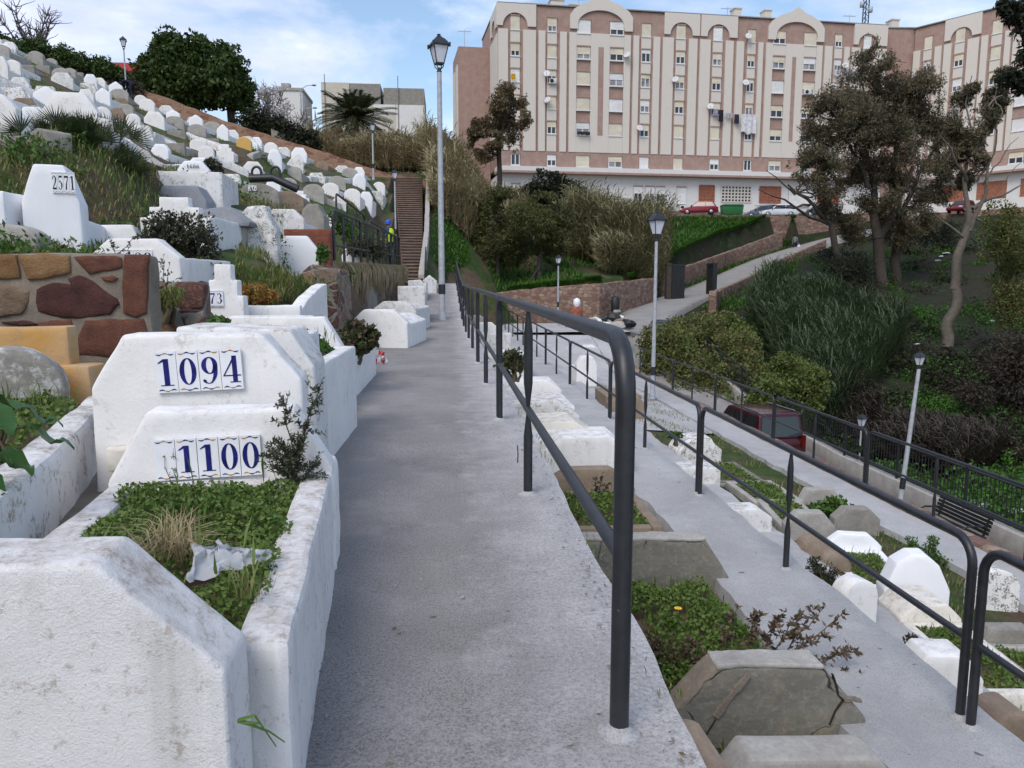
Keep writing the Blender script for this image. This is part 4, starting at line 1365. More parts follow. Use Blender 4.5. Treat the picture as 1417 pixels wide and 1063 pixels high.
G(236, 318, 246, 285, 15.0, 'flat', 'white_dirty', 'broad weathered white tomb slab below the number 1686', t=1.6, rot=R(5), sink=0.9)
G(222, 292, 260, 282, 14.0, 'trap', 'blue_grey', 'grey rendered tomb top behind the stepped headstone', t=0.6, sink=0.8)
root, hs = G(297, 335, 312, 357, 13.6, None, 'cement_pale', 'pale block tomb under a blue grey gabled lid', body='flat', L=1.8, hk=0.52, front=1, sink=0.8)
mb = MB(); mb.prism([(-0.36, 0.525), (0.36, 0.525), (0.40, 0.60), (0.04, 0.86), (-0.40, 0.80)], -0.05, 2.2); me = mb.mesh('lid', M['blue_grey']); rough(me, 0.02, 0.15, 0.006, 4); add('lid', me, root)
G(331, 386, 285, 356, 14.2, 'crag', 'white_flaked', 'rough white pillar tomb peeling in dark specks', t=0.5, amp=0.04, bev=0.05, sink=0.8)
G(366, 421, 290, 322, 16.5, 'oct', 'white_dirty', 'greyish headstone lettered 1688', t=0.2, plate=('1688', 371, 393, 294, 302, 'none', 'ink_black'), sink=0.9, body='flat', L=1.8, hk=0.2, front=1)
G(396, 458, 318, 350, 16.0, 'flat', 'red_brick', 'red brick tomb end wall behind the blank white headstone', t=0.3, nopin=True, sink=1.2)
G(380, 441, 327, 379, 15.0, 'oct6', 'white_clean', 'blank white eight sided headstone above the end of the rubble wall', t=0.2, nopin=True, sink=0.2)
G(329, 388, 255, 300, 18.5, 'arch', 'cement', 'dark grey rounded headstone with a small plate numbered 26', t=0.35, plate=('26', 344, 355, 257, 264, None, 'ink_black'), sink=0.9)
G(375, 425, 268, 300, 19.5, 'arch', 'cement_brown', 'brown rounded tomb back beside the grey headstone 26', t=1.0, sink=0.9)
G(420, 452, 284, 318, 18.5, 'crag', 'cement', 'broken grey tomb slab above the red brick tomb', t=0.8, sink=0.9)
G(165, 217, 228, 276, 15.5, 'flat', 'rubble', 'square brown stone tomb standing in the grass by the fan palm', t=1.2, sink=0.9)
G(328, 348, 190, 207, 42, 'round', 'ochre', 'bright yellow rounded headstone below the rubble wall', t=0.25, sink=1.0)
# the tomb behind plate 73
root, hs = G(288, 338, 366, 462, 8.9, 'step', 'white', 'stepped white headstone with a plate ending 73', t=0.2, plate=('73', 290, 309, 402, 424, 'grey', 'ink'), sink=0.5)
x0 = atY(336, 421, 9.2); x1 = atY(416, 437, 9.2); xb = atY(390, 378, 10.9)
root = thing('grave', 'long white walled tomb planted with rust coloured succulents', 'grave', ((x0.x + x1.x) / 2, 9.2, x1.z - 0.16))
wd = x1.x - x0.x
mb = MB(); mb.box((-wd / 2 - 0.25, 0, -0.8), (wd / 2, 0.14, 0.28)); me = mb.mesh('front_wall', M['white']); rough(me, 0.02, 0.1, 0.007, 4); add('front_wall', me, root)
mb = MB(); mb.prism([(0.145, -0.8), (2.1, -0.8), (2.1, 0.52), (1.7, 0.50), (1.1, 0.42), (0.5, 0.33), (0.145, 0.24)], wd / 2 - 0.16, wd / 2, mat=Matrix(((0, 1, 0, 0), (1, 0, 0, 0), (0, 0, 1, 0), (0, 0, 0, 1))))
me = mb.mesh('side_wall', M['white']); rough(me, 0.02, 0.1, 0.007, 4); add('side_wall', me, root)
add('soil_bed', mound_mesh(wd, 1.9, 0.1, 0.1, M['soil'], 0.12), root)
G(318, 424, 437, 470, 8.2, 'flat', 'white', 'low white tomb wall with grey smears in front of the rust coloured plants', t=0.3, sink=0.5)
G(410, 440, 437, 470, 8.5, 'oct', 'white', 'small white clipped headstone beside the rust coloured plants', t=0.15, sink=0.5)

# --- graves between the upper path and the middle walkway ------------------------------------
def RG(px, py, z, w, h, kind, mat_, label, **k):
    """place by the pixel of the front base centre on ground level z"""
    p = atZ(px, py, z)
    t = k.pop('t', 0.18)
    plate = k.pop('plate', None)
    rot = k.pop('rot', 0.0)
    root, hs = grave(label, (p.x, p.y + t / 2, z), rot, kind, w, h, t, mat_, **k)
    return root, hs


LOW = -1.52
root, hs = grave('big slate clad headstone with cracks, fronting the clover grave below the railing', (1.95, 4.30, LOW), R(0), None, 1, 1, 0.3, 'slate')
mb = MB(); mb.prism([(-0.72, -0.3), (0.61, -0.3), (0.60, 0.14), (0.30, 0.50), (-0.36, 0.52), (-0.74, 0.12)], -0.09, 0.10)
me = mb.mesh('headstone', M['slate']); rough(me, 0.018, 0.07, 0.009, 3.0, 2.2); add('headstone', me, root)
mb = MB(); mb.prism([(-0.365, 0.505), (0.305, 0.485), (0.305, 0.515), (-0.365, 0.54)], -0.092, 0.102); me = mb.mesh('coping', M['cement_pale']); rough(me, 0.012, 0.04, 0.010, 7); add('coping', me, root)
def face_ribbon(nm_, pts, w, yf, out, mat_):
    mb = MB()
    q = [atY(a, b, yf) - Vector((1.95, 4.30, LOW)) for a, b in pts]
    for a, b in zip(q, q[1:]):
        for k in range(4):
            s0, s1 = a.lerp(b, k / 4), a.lerp(b, (k + 1) / 4)
            t_ = (b - a).normalized(); n_ = Vector((-t_.z, 0, t_.x)) * w * (0.7 + 0.5 * rnd.random())
            j = Vector((rnd.uniform(-.4, .4) * w, 0, rnd.uniform(-.4, .4) * w))
            mb.raw([s0 - n_ + Vector((0, 0.02, 0)), s1 - n_ + Vector((0, 0.02, 0)), s1 + n_ + Vector((0, 0.02, 0)), s0 + n_ + Vector((0, 0.02, 0)), s0 - n_ * .7 + Vector((0, -out, 0)), s1 - n_ * .7 + j * 0.0 + Vector((0, -out, 0)), s1 + n_ * .7 + Vector((0, -out, 0)), s0 + n_ * .7 + Vector((0, -out, 0))], [(4, 5, 6, 7), (0, 1, 5, 4), (2, 3, 7, 6), (1, 2, 6, 5), (3, 0, 4, 7)])
    mb.build(nm_, M[mat_], root)


face_ribbon('mortar_seam', [(990, 992), (1012, 962), (1036, 934)], 0.024, 4.205, 0.012, 'mortar')
face_ribbon('crack', [(974, 1022), (990, 996)], 0.005, 4.205, 0.004, 'crack')
face_ribbon('crack', [(1153, 934), (1158, 950), (1160, 962), (1167, 969)], 0.007, 4.205, 0.004, 'crack')
face_ribbon('crack', [(1167, 969), (1156, 984), (1148, 1003)], 0.007, 4.205, 0.004, 'crack')
face_ribbon('mortar_seam', [(1168, 969), (1180, 968), (1192, 971)], 0.014, 4.205, 0.008, 'mortar')
# nearest right-hand tomb, cut by the frame
root, hs = grave('pale cement tomb end with a sloping shoulder, lowest at the edge of the photo', (1.72, 3.36, LOW), 0, None, 1, 1, 0.3, 'cement_pale')
mb = MB(); mb.prism([(-0.66, -0.3), (0.62, -0.3), (0.62, 0.12), (0.34, 0.53), (-0.30, 0.56), (-0.62, 0.16)], -0.10, 0.12)
me = mb.mesh('headstone', M['cement_pale']); rough(me, 0.022, 0.08, 0.009, 3.0, 4.2); add('headstone', me, root)
# far headstone of the clover grave
root, hs = grave('slate and brown headstone with a split corner at the head of the clover grave', (1.92, 6.64, LOW), R(-1), None, 1, 1, 0.3, 'slate')
mb = MB(); mb.prism([(-0.90, -0.3), (0.68, -0.3), (0.66, 0.08), (0.40, 0.48), (-0.90, 0.50)], -0.09, 0.10)
me = mb.mesh('headstone', M['slate']); rough(me, 0.018, 0.08, 0.009, 3.0, 9.2); add('headstone', me, root)
mb = MB(); mb.prism([(-0.90, 0.49), (0.405, 0.47), (0.405, 0.50), (-0.90, 0.52)], -0.092, 0.102); me = mb.mesh('coping', M['cement_pale']); rough(me, 0.01, 0.04, 0.010, 7); add('coping', me, root)
bed = thing('grave_bed', 'earth grave bed thick with clover and a yellow dandelion between two slate headstones', 'grave', (1.76, 4.48, LOW))
add('soil_bed', mound_mesh(1.25, 1.95, 0.02, 0.05, M['soil'], 0.0), bed)
add('ground_cover', carpet_mesh(1.02, 1.85, 0.08, 0.10, 14000, 0.032, M['clover'], 0.05, 0.03, tall=0.09, blades=260), bed)
mb = MB()
for k in range(9):
    a_ = 2 * math.pi * k / 9
    mb.poly([(0.0, 1.05, 0.30), (0.028 * math.cos(a_), 1.05 + 0.028 * math.sin(a_), 0.305), (0.032 * math.cos(a_ + .35), 1.05 + 0.032 * math.sin(a_ + .35), 0.30), (0.028 * math.cos(a_ + .7), 1.05 + 0.028 * math.sin(a_ + .7), 0.305)])
mb.tube([(0, 1.05, 0.1), (0, 1.05, 0.30)], 0.003, 4)
mb.build('dandelion', M['yellow'], bed)
root, hs = RG(815, 690, LOW + 0.1, 1.05, 0.38, 'oct', 'cement_brown', 'brownish cement headstone with a dry weed, right behind the slate headstones', t=0.2, body='kerb', L=1.5, hk=0.12, front=-1, fill=True, dens=1800, lsize=0.04, bmat='cement_brown')
RG(812, 655, LOW + 0.12, 1.3, 0.52, 'oct', 'white', 'bright white headstone top first beyond the brownish cement one', t=0.6, body='flat', L=1.3, hk=0.3, front=1)
RG(775, 618, LOW + 0.15, 1.25, 0.42, 'slant', 'cream_wash', 'low cream tomb block second beyond the brownish cement one', t=0.9)
RG(752, 592, LOW + 0.2, 1.3, 0.50, 'slant', 'white_dirty', 'greyed white tomb with a broken shoulder under the railing', t=0.5, body='flat', L=1.8, hk=0.3, front=1)
RG(738, 558, LOW + 0.25, 1.2, 0.48, 'oct', 'white', 'white box tomb just before the bronze shrub under the railing', t=0.5, body='flat', L=1.6, hk=0.3, front=1)
for i, (px, py, lab, kd, mt) in enumerate(((706, 512, 'small white tomb past the bronze shrub, seen through the railing', 'oct', 'white'), (686, 482, 'white slab tomb between path and middle walkway, near the tall lamp', 'flat', 'white_dirty'),
                                  (672, 463, 'low white headstone below the far railing posts', 'oct', 'white'), (660, 450, 'tiny pale headstone at the far end of the strip below the path', 'round', 'cement_pale'))):
    RG(px, py, LOW + 0.35, 1.1, 0.55, kd, mt, lab, t=0.25, body='flat', L=1.7, hk=0.3, front=1)

# --- graves between the middle and the lowest walkway ---------------------------------------
Z3 = -2.95
RG(1270, 852, Z3, 0.80, 0.80, 'pent', 'white_clean', 'large smooth white pointed headstone, brightest on the lower terrace', t=0.3, rot=R(-12))
RG(1290, 884, Z3 + 0.05, 0.72, 0.42, 'oct', 'cream_wash', 'cream tomb block in front of the large smooth white headstone', t=0.6, rot=R(-6), body='kerb', L=1.6, hk=0.22, front=-1, fill=True, dens=1500, lsize=0.04)
RG(1378, 842, Z3, 0.62, 0.52, 'round', 'white_flaked', 'speckled white headstone with a worn inscription at the edge of the lowest walkway', t=0.2, rot=R(-5))
RG(1183, 775, Z3, 0.80, 0.40, 'oct', 'white_clean', 'white clipped headstone with a planted bed in a white kerb', t=0.2, rot=R(-14), body='kerb', L=1.5, hk=0.18, front=-1, fill=True, dens=1800, lsize=0.035)
RG(1122, 752, Z3 + 0.05, 0.78, 0.50, 'oct', 'cement_pale', 'weathered beige headstone left of the grey one on the lower terrace', t=0.25, rot=R(-8), body='kerb', L=1.6, hk=0.2, front=1, fill=True, dens=1200, lsize=0.05, bmat='cement_pale')
RG(1187, 738, Z3, 0.76, 0.42, 'oct', 'cement', 'grey clipped headstone next to the lush green plant', t=0.25, rot=R(-8))
RG(1136, 697, Z3, 0.82, 0.28, 'trap', 'cement_pale', 'low pale headstone behind the lush green plant', t=0.2)
RG(1085, 712, Z3 + 0.05, 0.95, 0.22, 'trap', 'cement_pale', 'low cement tomb with a square clover bed', t=0.2, body='kerb', L=1.5, hk=0.18, front=1, fill=True, dens=1200, lsize=0.05)
RG(1030, 678, Z3 + 0.02, 1.0, 0.12, 'flat', 'cement', 'dark edged kerb grave holding sparse grass', t=0.15, body='kerb', L=1.7, hk=0.14, front=1, fill=True, dens=500, lsize=0.05, bmat='slate')
RG(968, 640, Z3 + 0.15, 1.05, 0.55, 'crag', 'white_flaked', 'crumbling whitewashed rubble tomb with a weed on top', t=0.8, amp=0.02, bev=0.03)
RG(962, 672, Z3 + 0.3, 1.0, 0.35, 'flat', 'white_dirty', 'low dirty white tomb block below the crumbling rubble tomb', t=0.6)
RG(1030, 735, Z3 + 0.35, 0.9, 0.35, 'oct', 'white_dirty', 'small white headstone beside a grass strip near the middle walkway', t=0.4)
RG(1188, 858, Z3 + 0.42, 0.45, 0.46, 'arch', 'white', 'small rounded white headstone against the edge of the middle walkway', t=0.25, rot=R(10))
RG(1310, 985, Z3 + 0.6, 0.62, 0.50, 'oct', 'white', 'white clipped headstone right below the middle railing post', t=0.35, rot=R(-8))
RG(1398, 905, Z3 - 0.02, 0.70, 0.30, 'trap', 'cement', 'brownish cement tomb with clover cut by the photo edge', t=0.2, rot=R(-6), body='kerb', L=1.8, hk=0.14, front=-1, fill=True, dens=1500, lsize=0.04, bmat='cement_pale')
p = atZ(950, 1040, -0.15)
grave('rough brown stone lump breaking out of the upper path edge by the last post', (0.72, 1.98, -0.42), R(8), 'crag', 0.30, 0.36, 0.5, 'cement_brown', sink=0.5, amp=0.03, bev=0.05, sub=0.06)
RG(1408, 1022, Z3 + 1.28, 0.3, 0.16, 'crag', 'cement_brown', 'rough brown stone lump on the middle walkway edge', t=0.3, amp=0.03, bev=0.05)
RG(1158, 800, Z3 + 0.1, 0.5, 0.36, 'crag', 'cement_brown', 'brown earth tomb edge under the middle walkway', t=0.9, amp=0.03, bev=0.05)
for (px, py, lab, kd, mt, w, h) in ((812, 520, 'white box tomb seen through the first railing, before the middle walkway bend', 'oct', 'white', 0.8, 0.75), (815, 492, 'white block tomb beside a dark heap beyond the middle railing', 'oct', 'white', 0.85, 0.5),
                              (868, 560, 'low brown soil grave between the walkways', 'trap', 'cement_brown', 1.1, 0.2), (775, 470, 'pale tomb far along the lower terrace', 'oct', 'white_dirty', 1.3, 0.6),
                              (740, 458, 'distant white headstone where the middle walkway ends', 'oct', 'white', 1.3, 0.7), (795, 455, 'small pale tomb near the orange post', 'round', 'cement_pale', 1.2, 0.5)):
    RG(px, py, -2.4, w, h, kd, mt, lab, t=0.5, body='flat', L=1.7, hk=0.2, front=1)

# --- graves all over the hillside: built once per look, then copied --------------------------
LOOKS = [
    ('white octagonal headstone', 'oct', 0.85, 0.70, 'white', 'flat', 'white', None), ('bright white octagonal headstone', 'oct6', 0.80, 0.75, 'white_clean', 'kerb', 'white', 'clover'),
    ('rounded white headstone', 'round', 0.75, 0.70, 'white', 'kerb', 'white', 'grass'), ('weathered white headstone', 'oct', 0.85, 0.60, 'white_dirty', 'ridge', 'white_dirty', None),
    ('grey cement headstone', 'arch', 0.85, 0.65, 'cement_pale', 'kerb', 'cement_pale', 'clover'), ('white stepped headstone', 'step', 0.85, 0.80, 'white', 'flat', 'white', None),
    ('flaking white headstone', 'trap', 1.0, 0.50, 'white_flaked', 'kerb', 'white_dirty', 'grass'), ('pale gabled headstone', 'gable', 0.80, 0.75, 'white_clean', 'flat', 'white', None),
    ('brownish stone headstone', 'crag', 0.85, 0.55, 'cement_brown', 'flat', 'cement_brown', None), ('low grey slab tomb', 'flat', 0.85, 0.35, 'cement', 'ridge', 'cement_pale', None),
]
protos = []
for (txt, kd, w, h, mt, body, bmt, fl) in LOOKS:
    pr = []
    root, hs = grave('x', (0, 0, 0), 0, kd, w, h, 0.2, mt, sink=0.9, body=body, L=1.75, hk=0.30 if body == 'kerb' else 0.26, tk=0.12, front=1, fill=bool(fl), fmat=fl or 'clover', bmat=bmt, dens=260, lsize=0.09, amp=0.005, sub=0.22, bev=0.012)
    protos.append(root)
MARKS = [((115, 215), 'beside the fan palm'), ((180, 168), 'near the bending person'), ((268, 238), 'around plate 1686'), ((338, 198), 'by the yellow headstone'), ((378, 245), 'by the black arched rails'),
         ((500, 325), 'behind the terrace handrail'), ((430, 260), 'below the palm tree'), ((530, 270), 'beside the upper stairs'), ((30, 130), 'under the hedge corner'), ((40, 200), 'on the grassy near slope'),
         ((110, 130), 'below the red roofed house'), ((240, 180), 'under the round dark trees'), ((300, 215), 'in the row under the rubble wall'), ((330, 300), 'above the peeling pillar')]
KEEP = []        # pixel boxes already taken by hand-placed graves
for o in list(COL.objects):
    if o.get('category') == 'grave' and o.get('label') != 'x':
        q = proj(o.location)
        if q: KEEP.append((o.location.x, o.location.y))
placed = []
Y = 10.5
row = 0
while Y < 60:
    u = 2.9 + rnd.random() * 0.8 if Y > 15 else 4.6
    ulim = 0.60 * Y + 1
    while u < ulim:
        x, y = -u + rnd.uniform(-0.25, 0.25), Y + rnd.uniform(-0.5, 0.5)
        u += rnd.uniform(1.1, 1.6)
        if rnd.random() < 0.12: continue
        if any(abs(x - a) < 0.95 and abs(y - b) < 1.9 for a, b in KEEP): continue
        if abs(x + 0.38 * y) < 0.6 and 11 < y < 15 : continue      # fan palm
        z = H(x, y)
        q = proj((x, y, z + 0.4))
        if not q or q[0] < -40 or q[0] > 600: continue
        if 60 < q[0] < 168 and 180 < q[1] < 250 and y < 20: continue
        if y > 38 and x > -4.4: continue
        if y > 54.5 or (x < -13 and y > 51.5): continue
        placed.append((x, y, z, q))
    Y += 2.55 + 0.012 * Y
    row += 1
import collections
rec = []
wts = [12, 10, 7, 15, 12, 4, 12, 5, 9, 10]
for (x, y, z, q) in placed:
    i = rnd.choices(range(len(LOOKS)), wts)[0]
    mk = min(MARKS, key=lambda m_: (m_[0][0] - q[0]) ** 2 + (m_[0][1] - q[1]) ** 2)[1]
    rec.append((i, mk, x, y, z))
cnt = collections.defaultdict(list)
for r_ in rec: cnt[(r_[0], r_[1])].append(r_)
for (i, mk), L_ in cnt.items():
    L_.sort(key=lambda r_: r_[3])
    for k, (i, mk, x, y, z) in enumerate(L_):
        base = LOOKS[i][0] + ' ' + mk
        if len(L_) == 1: lab = 'only ' + base
        elif len(L_) == 2: lab = ('nearer ', 'farther ')[k] + base
        elif len(L_) == 3: lab = ('nearer ', 'middle ', 'farther ')[k] + base
        else: lab = ('one of several: ' + base)
        grp = 'graves on the hillside' if len(L_) <= 3 else LOOKS[i][0] + 's ' + mk
        c = clone(protos[i], (x, y, z - 0.02), R(rnd.uniform(-8, 8)), lab, grp, (rnd.uniform(0.8, 1.2), rnd.uniform(0.85, 1.25), rnd.uniform(0.75, 1.2)))
        c.rotation_euler = (R(rnd.uniform(-3, 2)), R(rnd.uniform(-2, 3)), c.rotation_euler.z)
for p in protos:
    for k in list(p.children): bpy.data.objects.remove(k)
    bpy.data.objects.remove(p)
# ------------------------------------------------------------------ railings
def railing(label, p0, p1, h=1.14, r=0.028, mids=1, group=None, mid_h=0.46, name='railing', bend=0.16, foot=False):
    p0, p1 = Vector(p0), Vector(p1)
    d = p1 - p0
    L = d.length
    root = thing(name, label, 'railing', p0, 0, group)
    t = d.normalized()
    up = Vector((0, 0, 1))
    pts = [Vector((0, 0, -0.05)), Vector((0, 0, h - bend))]
    for k in range(1, 7):
        a = math.pi / 2 * k / 6
        pts.append(Vector((0, 0, h - bend + bend * math.sin(a))) + t * (bend * (1 - math.cos(a))))
    for k in range(7):
        a = math.pi / 2 * (1 - k / 6)
        pts.append(d - t * (bend * (1 - math.cos(a))) + Vector((0, 0, h - bend + bend * math.sin(a))))
    pts.append(d + Vector((0, 0, -0.05)))
    mb = MB(); mb.tube(pts, r, 12)
    mb.build('top_rail', M['black'], root)
    mb = MB(); mb.tube([up * h * mid_h, d + up * h * mid_h], r * 0.82, 10)
    mb.build('mid_rail', M['black'], root)
    for k in range(1, mids + 1):
        b = d * (k / (mids + 1))
        m_ = h * mid_h
        zz = [-0.05, m_ - 0.16, m_ - 0.03, m_ + 0.03, m_ + 0.16, h - 0.16, h - 0.02]
        rr = [r, r, r * 0.45, r * 0.45, r, r, r * 0.40]
        mb = MB(); mb.tube([b + up * z for z in zz], rr, 10)
        mb.build('post', M['black'], root)
    if foot:
        for k in range(mids + 2):
            b = d * (k / (mids + 1))
            mb = MB(); mb.lathe([(r * 2.6, -0.03), (r * 2.3, 0.004), (r * 1.6, 0.012), (r * 1.1, 0.022)], 12, b)
            me = mb.mesh('footing', M['path_pale']); rough(me, 0, 0, 0.012, 14, b.y)
            add('footing', me, root)
    return root


ups = [2.04, 7.05, 11.95, 16.85, 21.75, 26.65, 31.6, 36.6]
nm = ['first', 'second', 'third', 'fourth', 'fifth', 'sixth', 'last']
for i in range(7):
    a, b = ups[i] + (0.07 if i else 0), ups[i + 1] - 0.0
    railing('black tube railing on the upper path, %s section counting from the nearest end' % nm[i], (0.485, a, z1(0, a)), (0.485, b, z1(0, b)), group='railings along the upper path', foot=i < 3)
mids_ = [-0.9, 4.13, 9.22, 14.58, 19.5, 24.4, 29.3, 34.2, 39.1, 44.0]
labs = ['cut by the photo edge', 'whose front post stands over the white clipped headstone', 'ending in the double post by the rubble tomb', 'just behind the upper rail end post'] + ['%s beyond the lamp on the lowest walkway' % q for q in ('fourth', 'fifth', 'sixth', 'seventh', 'eighth', 'ninth')]
for i in range(9):
    a, b = mids_[i] + 0.10, mids_[i + 1]
    railing('black railing section on the middle walkway ' + labs[i], (3.17, a, -1.41), (3.17, b, -1.41), group='railings along the middle walkway', foot=i < 4)
lows = [1.3, 5.7, 10.1, 14.53, 19.0, 23.4, 28.0, 33.0, 38.0, 42.5]
labs = ['cut by the photo edge', 'in front of the bench', 'between bench and leaning pole', 'in front of the red car', 'just before the lamp on that walkway', 'behind that lamp', 'level with the hedge', 'level with the rubble heap', 'at its far end']
for i in range(7):
    railing('black railing section on the pink stone kerb ' + labs[i], (8.46, lows[i] + 0.1, z3(lows[i]) + 0.05), (8.46, lows[i + 1], z3(lows[i + 1]) + 0.05), group='railings along the stone kerb')
# handrails on the left terrace
ws = [(-2.72, 19.4, 1.66), (-2.56, 24.0, 1.72), (-2.40, 28.5, 1.78), (-2.24, 32.8, 1.84), (-2.12, 36.5, 1.90)]
for i in range(4):
    railing(('tall black handrail section nearest on the creeper hung terrace wall', 'second black handrail section on the creeper hung wall', 'third black handrail section, beside the worker', 'black handrail section by the foot of the stairs')[i], ws[i], (ws[i + 1][0], ws[i + 1][1] - 0.12, ws[i + 1][2]), h=1.32, r=0.036, mids=2, mid_h=0.36, group='handrails on the terrace wall')
p, q = atY(466, 306, 22), atY(505, 330, 27)
railing('thin black handrail on the upper slope behind the terrace rail', (p.x, p.y, p.z), (q.x, q.y, q.z), h=0.75, mids=2, mid_h=0.3)
p, q = atY(512, 336, 27.5), atY(548, 352, 34)
railing('thin black handrail just behind the worker', (p.x, p.y, p.z), (q.x, q.y, q.z), h=0.75, mids=3, mid_h=0.3)
railing('short black handrail on the open side of the bottom stairs', (-1.0, 37.9, 1.05), (-1.02, 40.6, 2.0), h=1.0, mids=1, mid_h=0.4, r=0.03)
# black arched rails lying on the slope
c0 = atY(345, 247, 24); c1 = atY(378, 246, 24); c2 = atY(412, 262, 24)
root = thing('arched_rail', 'heavy black bar with two arched hoops on the slope above headstone 26', 'railing', c0)
mb = MB(); mb.tube([Vector((0, 0, 0)), c1 - c0, c2 - c0], 0.12, 6); mb.build('bar', M['black'], root)
for px in (355, 381):
    a = atY(px - 6, 246, 24) - c0; b = atY(px + 7, 248, 24) - c0
    m_ = (a + b) / 2
    mb = MB(); mb.tube([a, a + Vector((0, 0, 0.15))] + [Vector((m_.x - (b.x - a.x) / 2 * math.cos(math.pi * k / 8), m_.y, a.z + 0.15 + 0.17 * math.sin(math.pi * k / 8))) for k in range(1, 8)] + [b + Vector((0, 0, 0.15)), b], 0.04, 6)
    mb.build('hoop', M['black'], root)


# ------------------------------------------------------------------ lanterns on poles
def lantern(label, base, Hh, scale=1.0, lean=(0, 0), group='lantern lamp posts', pole_mat='pole', r=0.075):
    root = thing('street_lamp', label, 'street lamp', base, R(18), group)
    lh = 1.12 * scale
    zt = Hh - lh
    lx, ly = lean
    pt = lambda z: Vector((lx * z, ly * z, z))
    mb = MB(); mb.tube([pt(-0.3), pt(0.0), pt(zt * 0.3), pt(zt)], [r * 1.05, r * 1.05, r * 0.95, r * 0.72], 14)
    mb.tube([pt(0.0), pt(0.28)], [r * 1.5, r * 1.2], 14, 0)
    mb.build('pole', M[pole_mat], root)
    mb = MB(); mb.tube([pt(0.85), pt(1.15)], r * 1.12, 14); mb.build('band', M['black'], root)
    c = pt(zt)
    s = lh
    # cradle
    mb = MB()
    mb.lathe([(0.06 * s, 0.0), (0.075 * s, 0.02 * s), (0.05 * s, 0.06 * s), (0.045 * s, 0.12 * s)], 10, c)
    for k in range(4):
        w = math.pi / 4 + k * math.pi / 2
        u = Vector((math.cos(w), math.sin(w), 0))
        mb.tube([c + Vector((0, 0, 0.06 * s)) + u * 0.03 * s, c + Vector((0, 0, 0.15 * s)) + u * 0.13 * s, c + Vector((0, 0, 0.23 * s)) + u * 0.13 * s], 0.014 * s, 6)
        mb.tube([c + Vector((0, 0, 0.22 * s)) + u * 0.145 * s, c + Vector((0, 0, 0.68 * s)) + u * 0.285 * s], 0.014 * s, 6)
    mb.lathe([(0.13 * s, 0.21 * s), (0.16 * s, 0.21 * s), (0.16 * s, 0.245 * s), (0.13 * s, 0.245 * s)], 4, c, rot=math.pi / 4, smooth=False)
    mb.build('cradle', M['black'], root)
    mb = MB(); mb.lathe([(0.135 * s, 0.245 * s), (0.272 * s, 0.68 * s)], 4, c, rot=math.pi / 4, smooth=False)
    mb.build('lamp_glass', M['lamp_glass'], root)
    mb = MB()
    mb.lathe([(0.34 * s, 0.67 * s), (0.35 * s, 0.70 * s), (0.31 * s, 0.73 * s), (0.25 * s, 0.80 * s), (0.17 * s, 0.87 * s), (0.10 * s, 0.905 * s), (0.085 * s, 0.93 * s), (0.06 * s, 0.935 * s), (0.05 * s, 0.96 * s), (0.065 * s, 0.98 * s), (0.02 * s, 1.0 * s)], 4, c, rot=math.pi / 4, smooth=False)
    for k in range(4):
        w = math.pi / 4 + k * math.pi / 2
        mb.box((c.x + 0.33 * s * math.cos(w) - 0.02 * s, c.y + 0.33 * s * math.sin(w) - 0.02 * s, c.z + 0.64 * s), (c.x + 0.33 * s * math.cos(w) + 0.02 * s, c.y + 0.33 * s * math.sin(w) + 0.02 * s, c.z + 0.75 * s))
    mb.build('lamp_roof', M['black'], root)
    return root


def lamp_hill(label, px, pt, Y, **k):
    t_ = atY(px, pt, Y); z = H(t_.x, Y)
    return lantern(label, (t_.x, Y, z), t_.z - z, **k)


def lamp_at(label, px, pb, pt, Y, zb=None, **k):
    a = atY(px, pb, Y); b = atY(px, pt, Y)
    z0 = a.z if zb is None else zb
    return lantern(label, (a.x, Y, z0), b.z - z0, **k)


lamp_at('tallest grey lamp post with black lantern, standing on the upper path', 612, 442, 47, 24.6, 0.0, r=0.10)
lamp_at('grey lamp post with white lantern on the lowest walkway before the hedge', 903, 551, 292, 26.5, -2.9, scale=0.92)
lamp_hill('lamp post high on the slope behind the bending person', 170, 50, 58, scale=0.8, r=0.06)
lamp_hill('thin lamp post in front of the palm tree', 515, 168, 58, scale=0.75)
lamp_at('lamp post beside the upper stairs', 548, 345, 234, 46, scale=0.62, r=0.06)
lamp_at('small lamp post before the curving stone wall and dark pines', 772, 445, 352, 45, scale=0.6, r=0.06)
lamp_at('short lamp post down in the valley beyond the parapet', 1188, 655, 572, 29, scale=0.6, r=0.05)
b = atZ(1244, 692, -4.5); t_ = atY(1277, 492, b.y)
root = lantern('leaning grey lamp post with a small battered head by the bench', (b.x, b.y, -5.05), t_.z + 5.05 + 0.1, scale=0.42, lean=((t_.x - b.x) / (t_.z + 4.5), 0), r=0.065)
# double armed street light by the far houses
a = atY(418, 190, 84); t_ = atY(418, 122, 84)
root = thing('street_light', 'tall street light with two arms beside the small white house', 'street lamp', (a.x, 84, a.z - 2))
mb = MB(); mb.tube([(0, 0, 0), (0, 0, t_.z - a.z + 2)], [0.12, 0.07], 8); mb.build('pole', M['pole'], root)
for dz, L in ((0.1, 1.25), (-2.15, 1.25)):
    z = t_.z - a.z + 2 + dz
    mb = MB(); mb.tube([(0, 0, z - 0.3), (0.5 * L, 0, z + 0.15), (L, 0, z + 0.2)], 0.04, 6); o = mb.build('arm', M['pole'], root)
    mb = MB(); mb.lathe([(0.05, -0.06), (0.2, -0.05), (0.24, 0.03), (0.1, 0.1)], 8, (L + 0.15, 0, z + 0.2)); mb.build('lamp_head', M['pole'], o)


# ------------------------------------------------------------------ cars
PAINT = {}


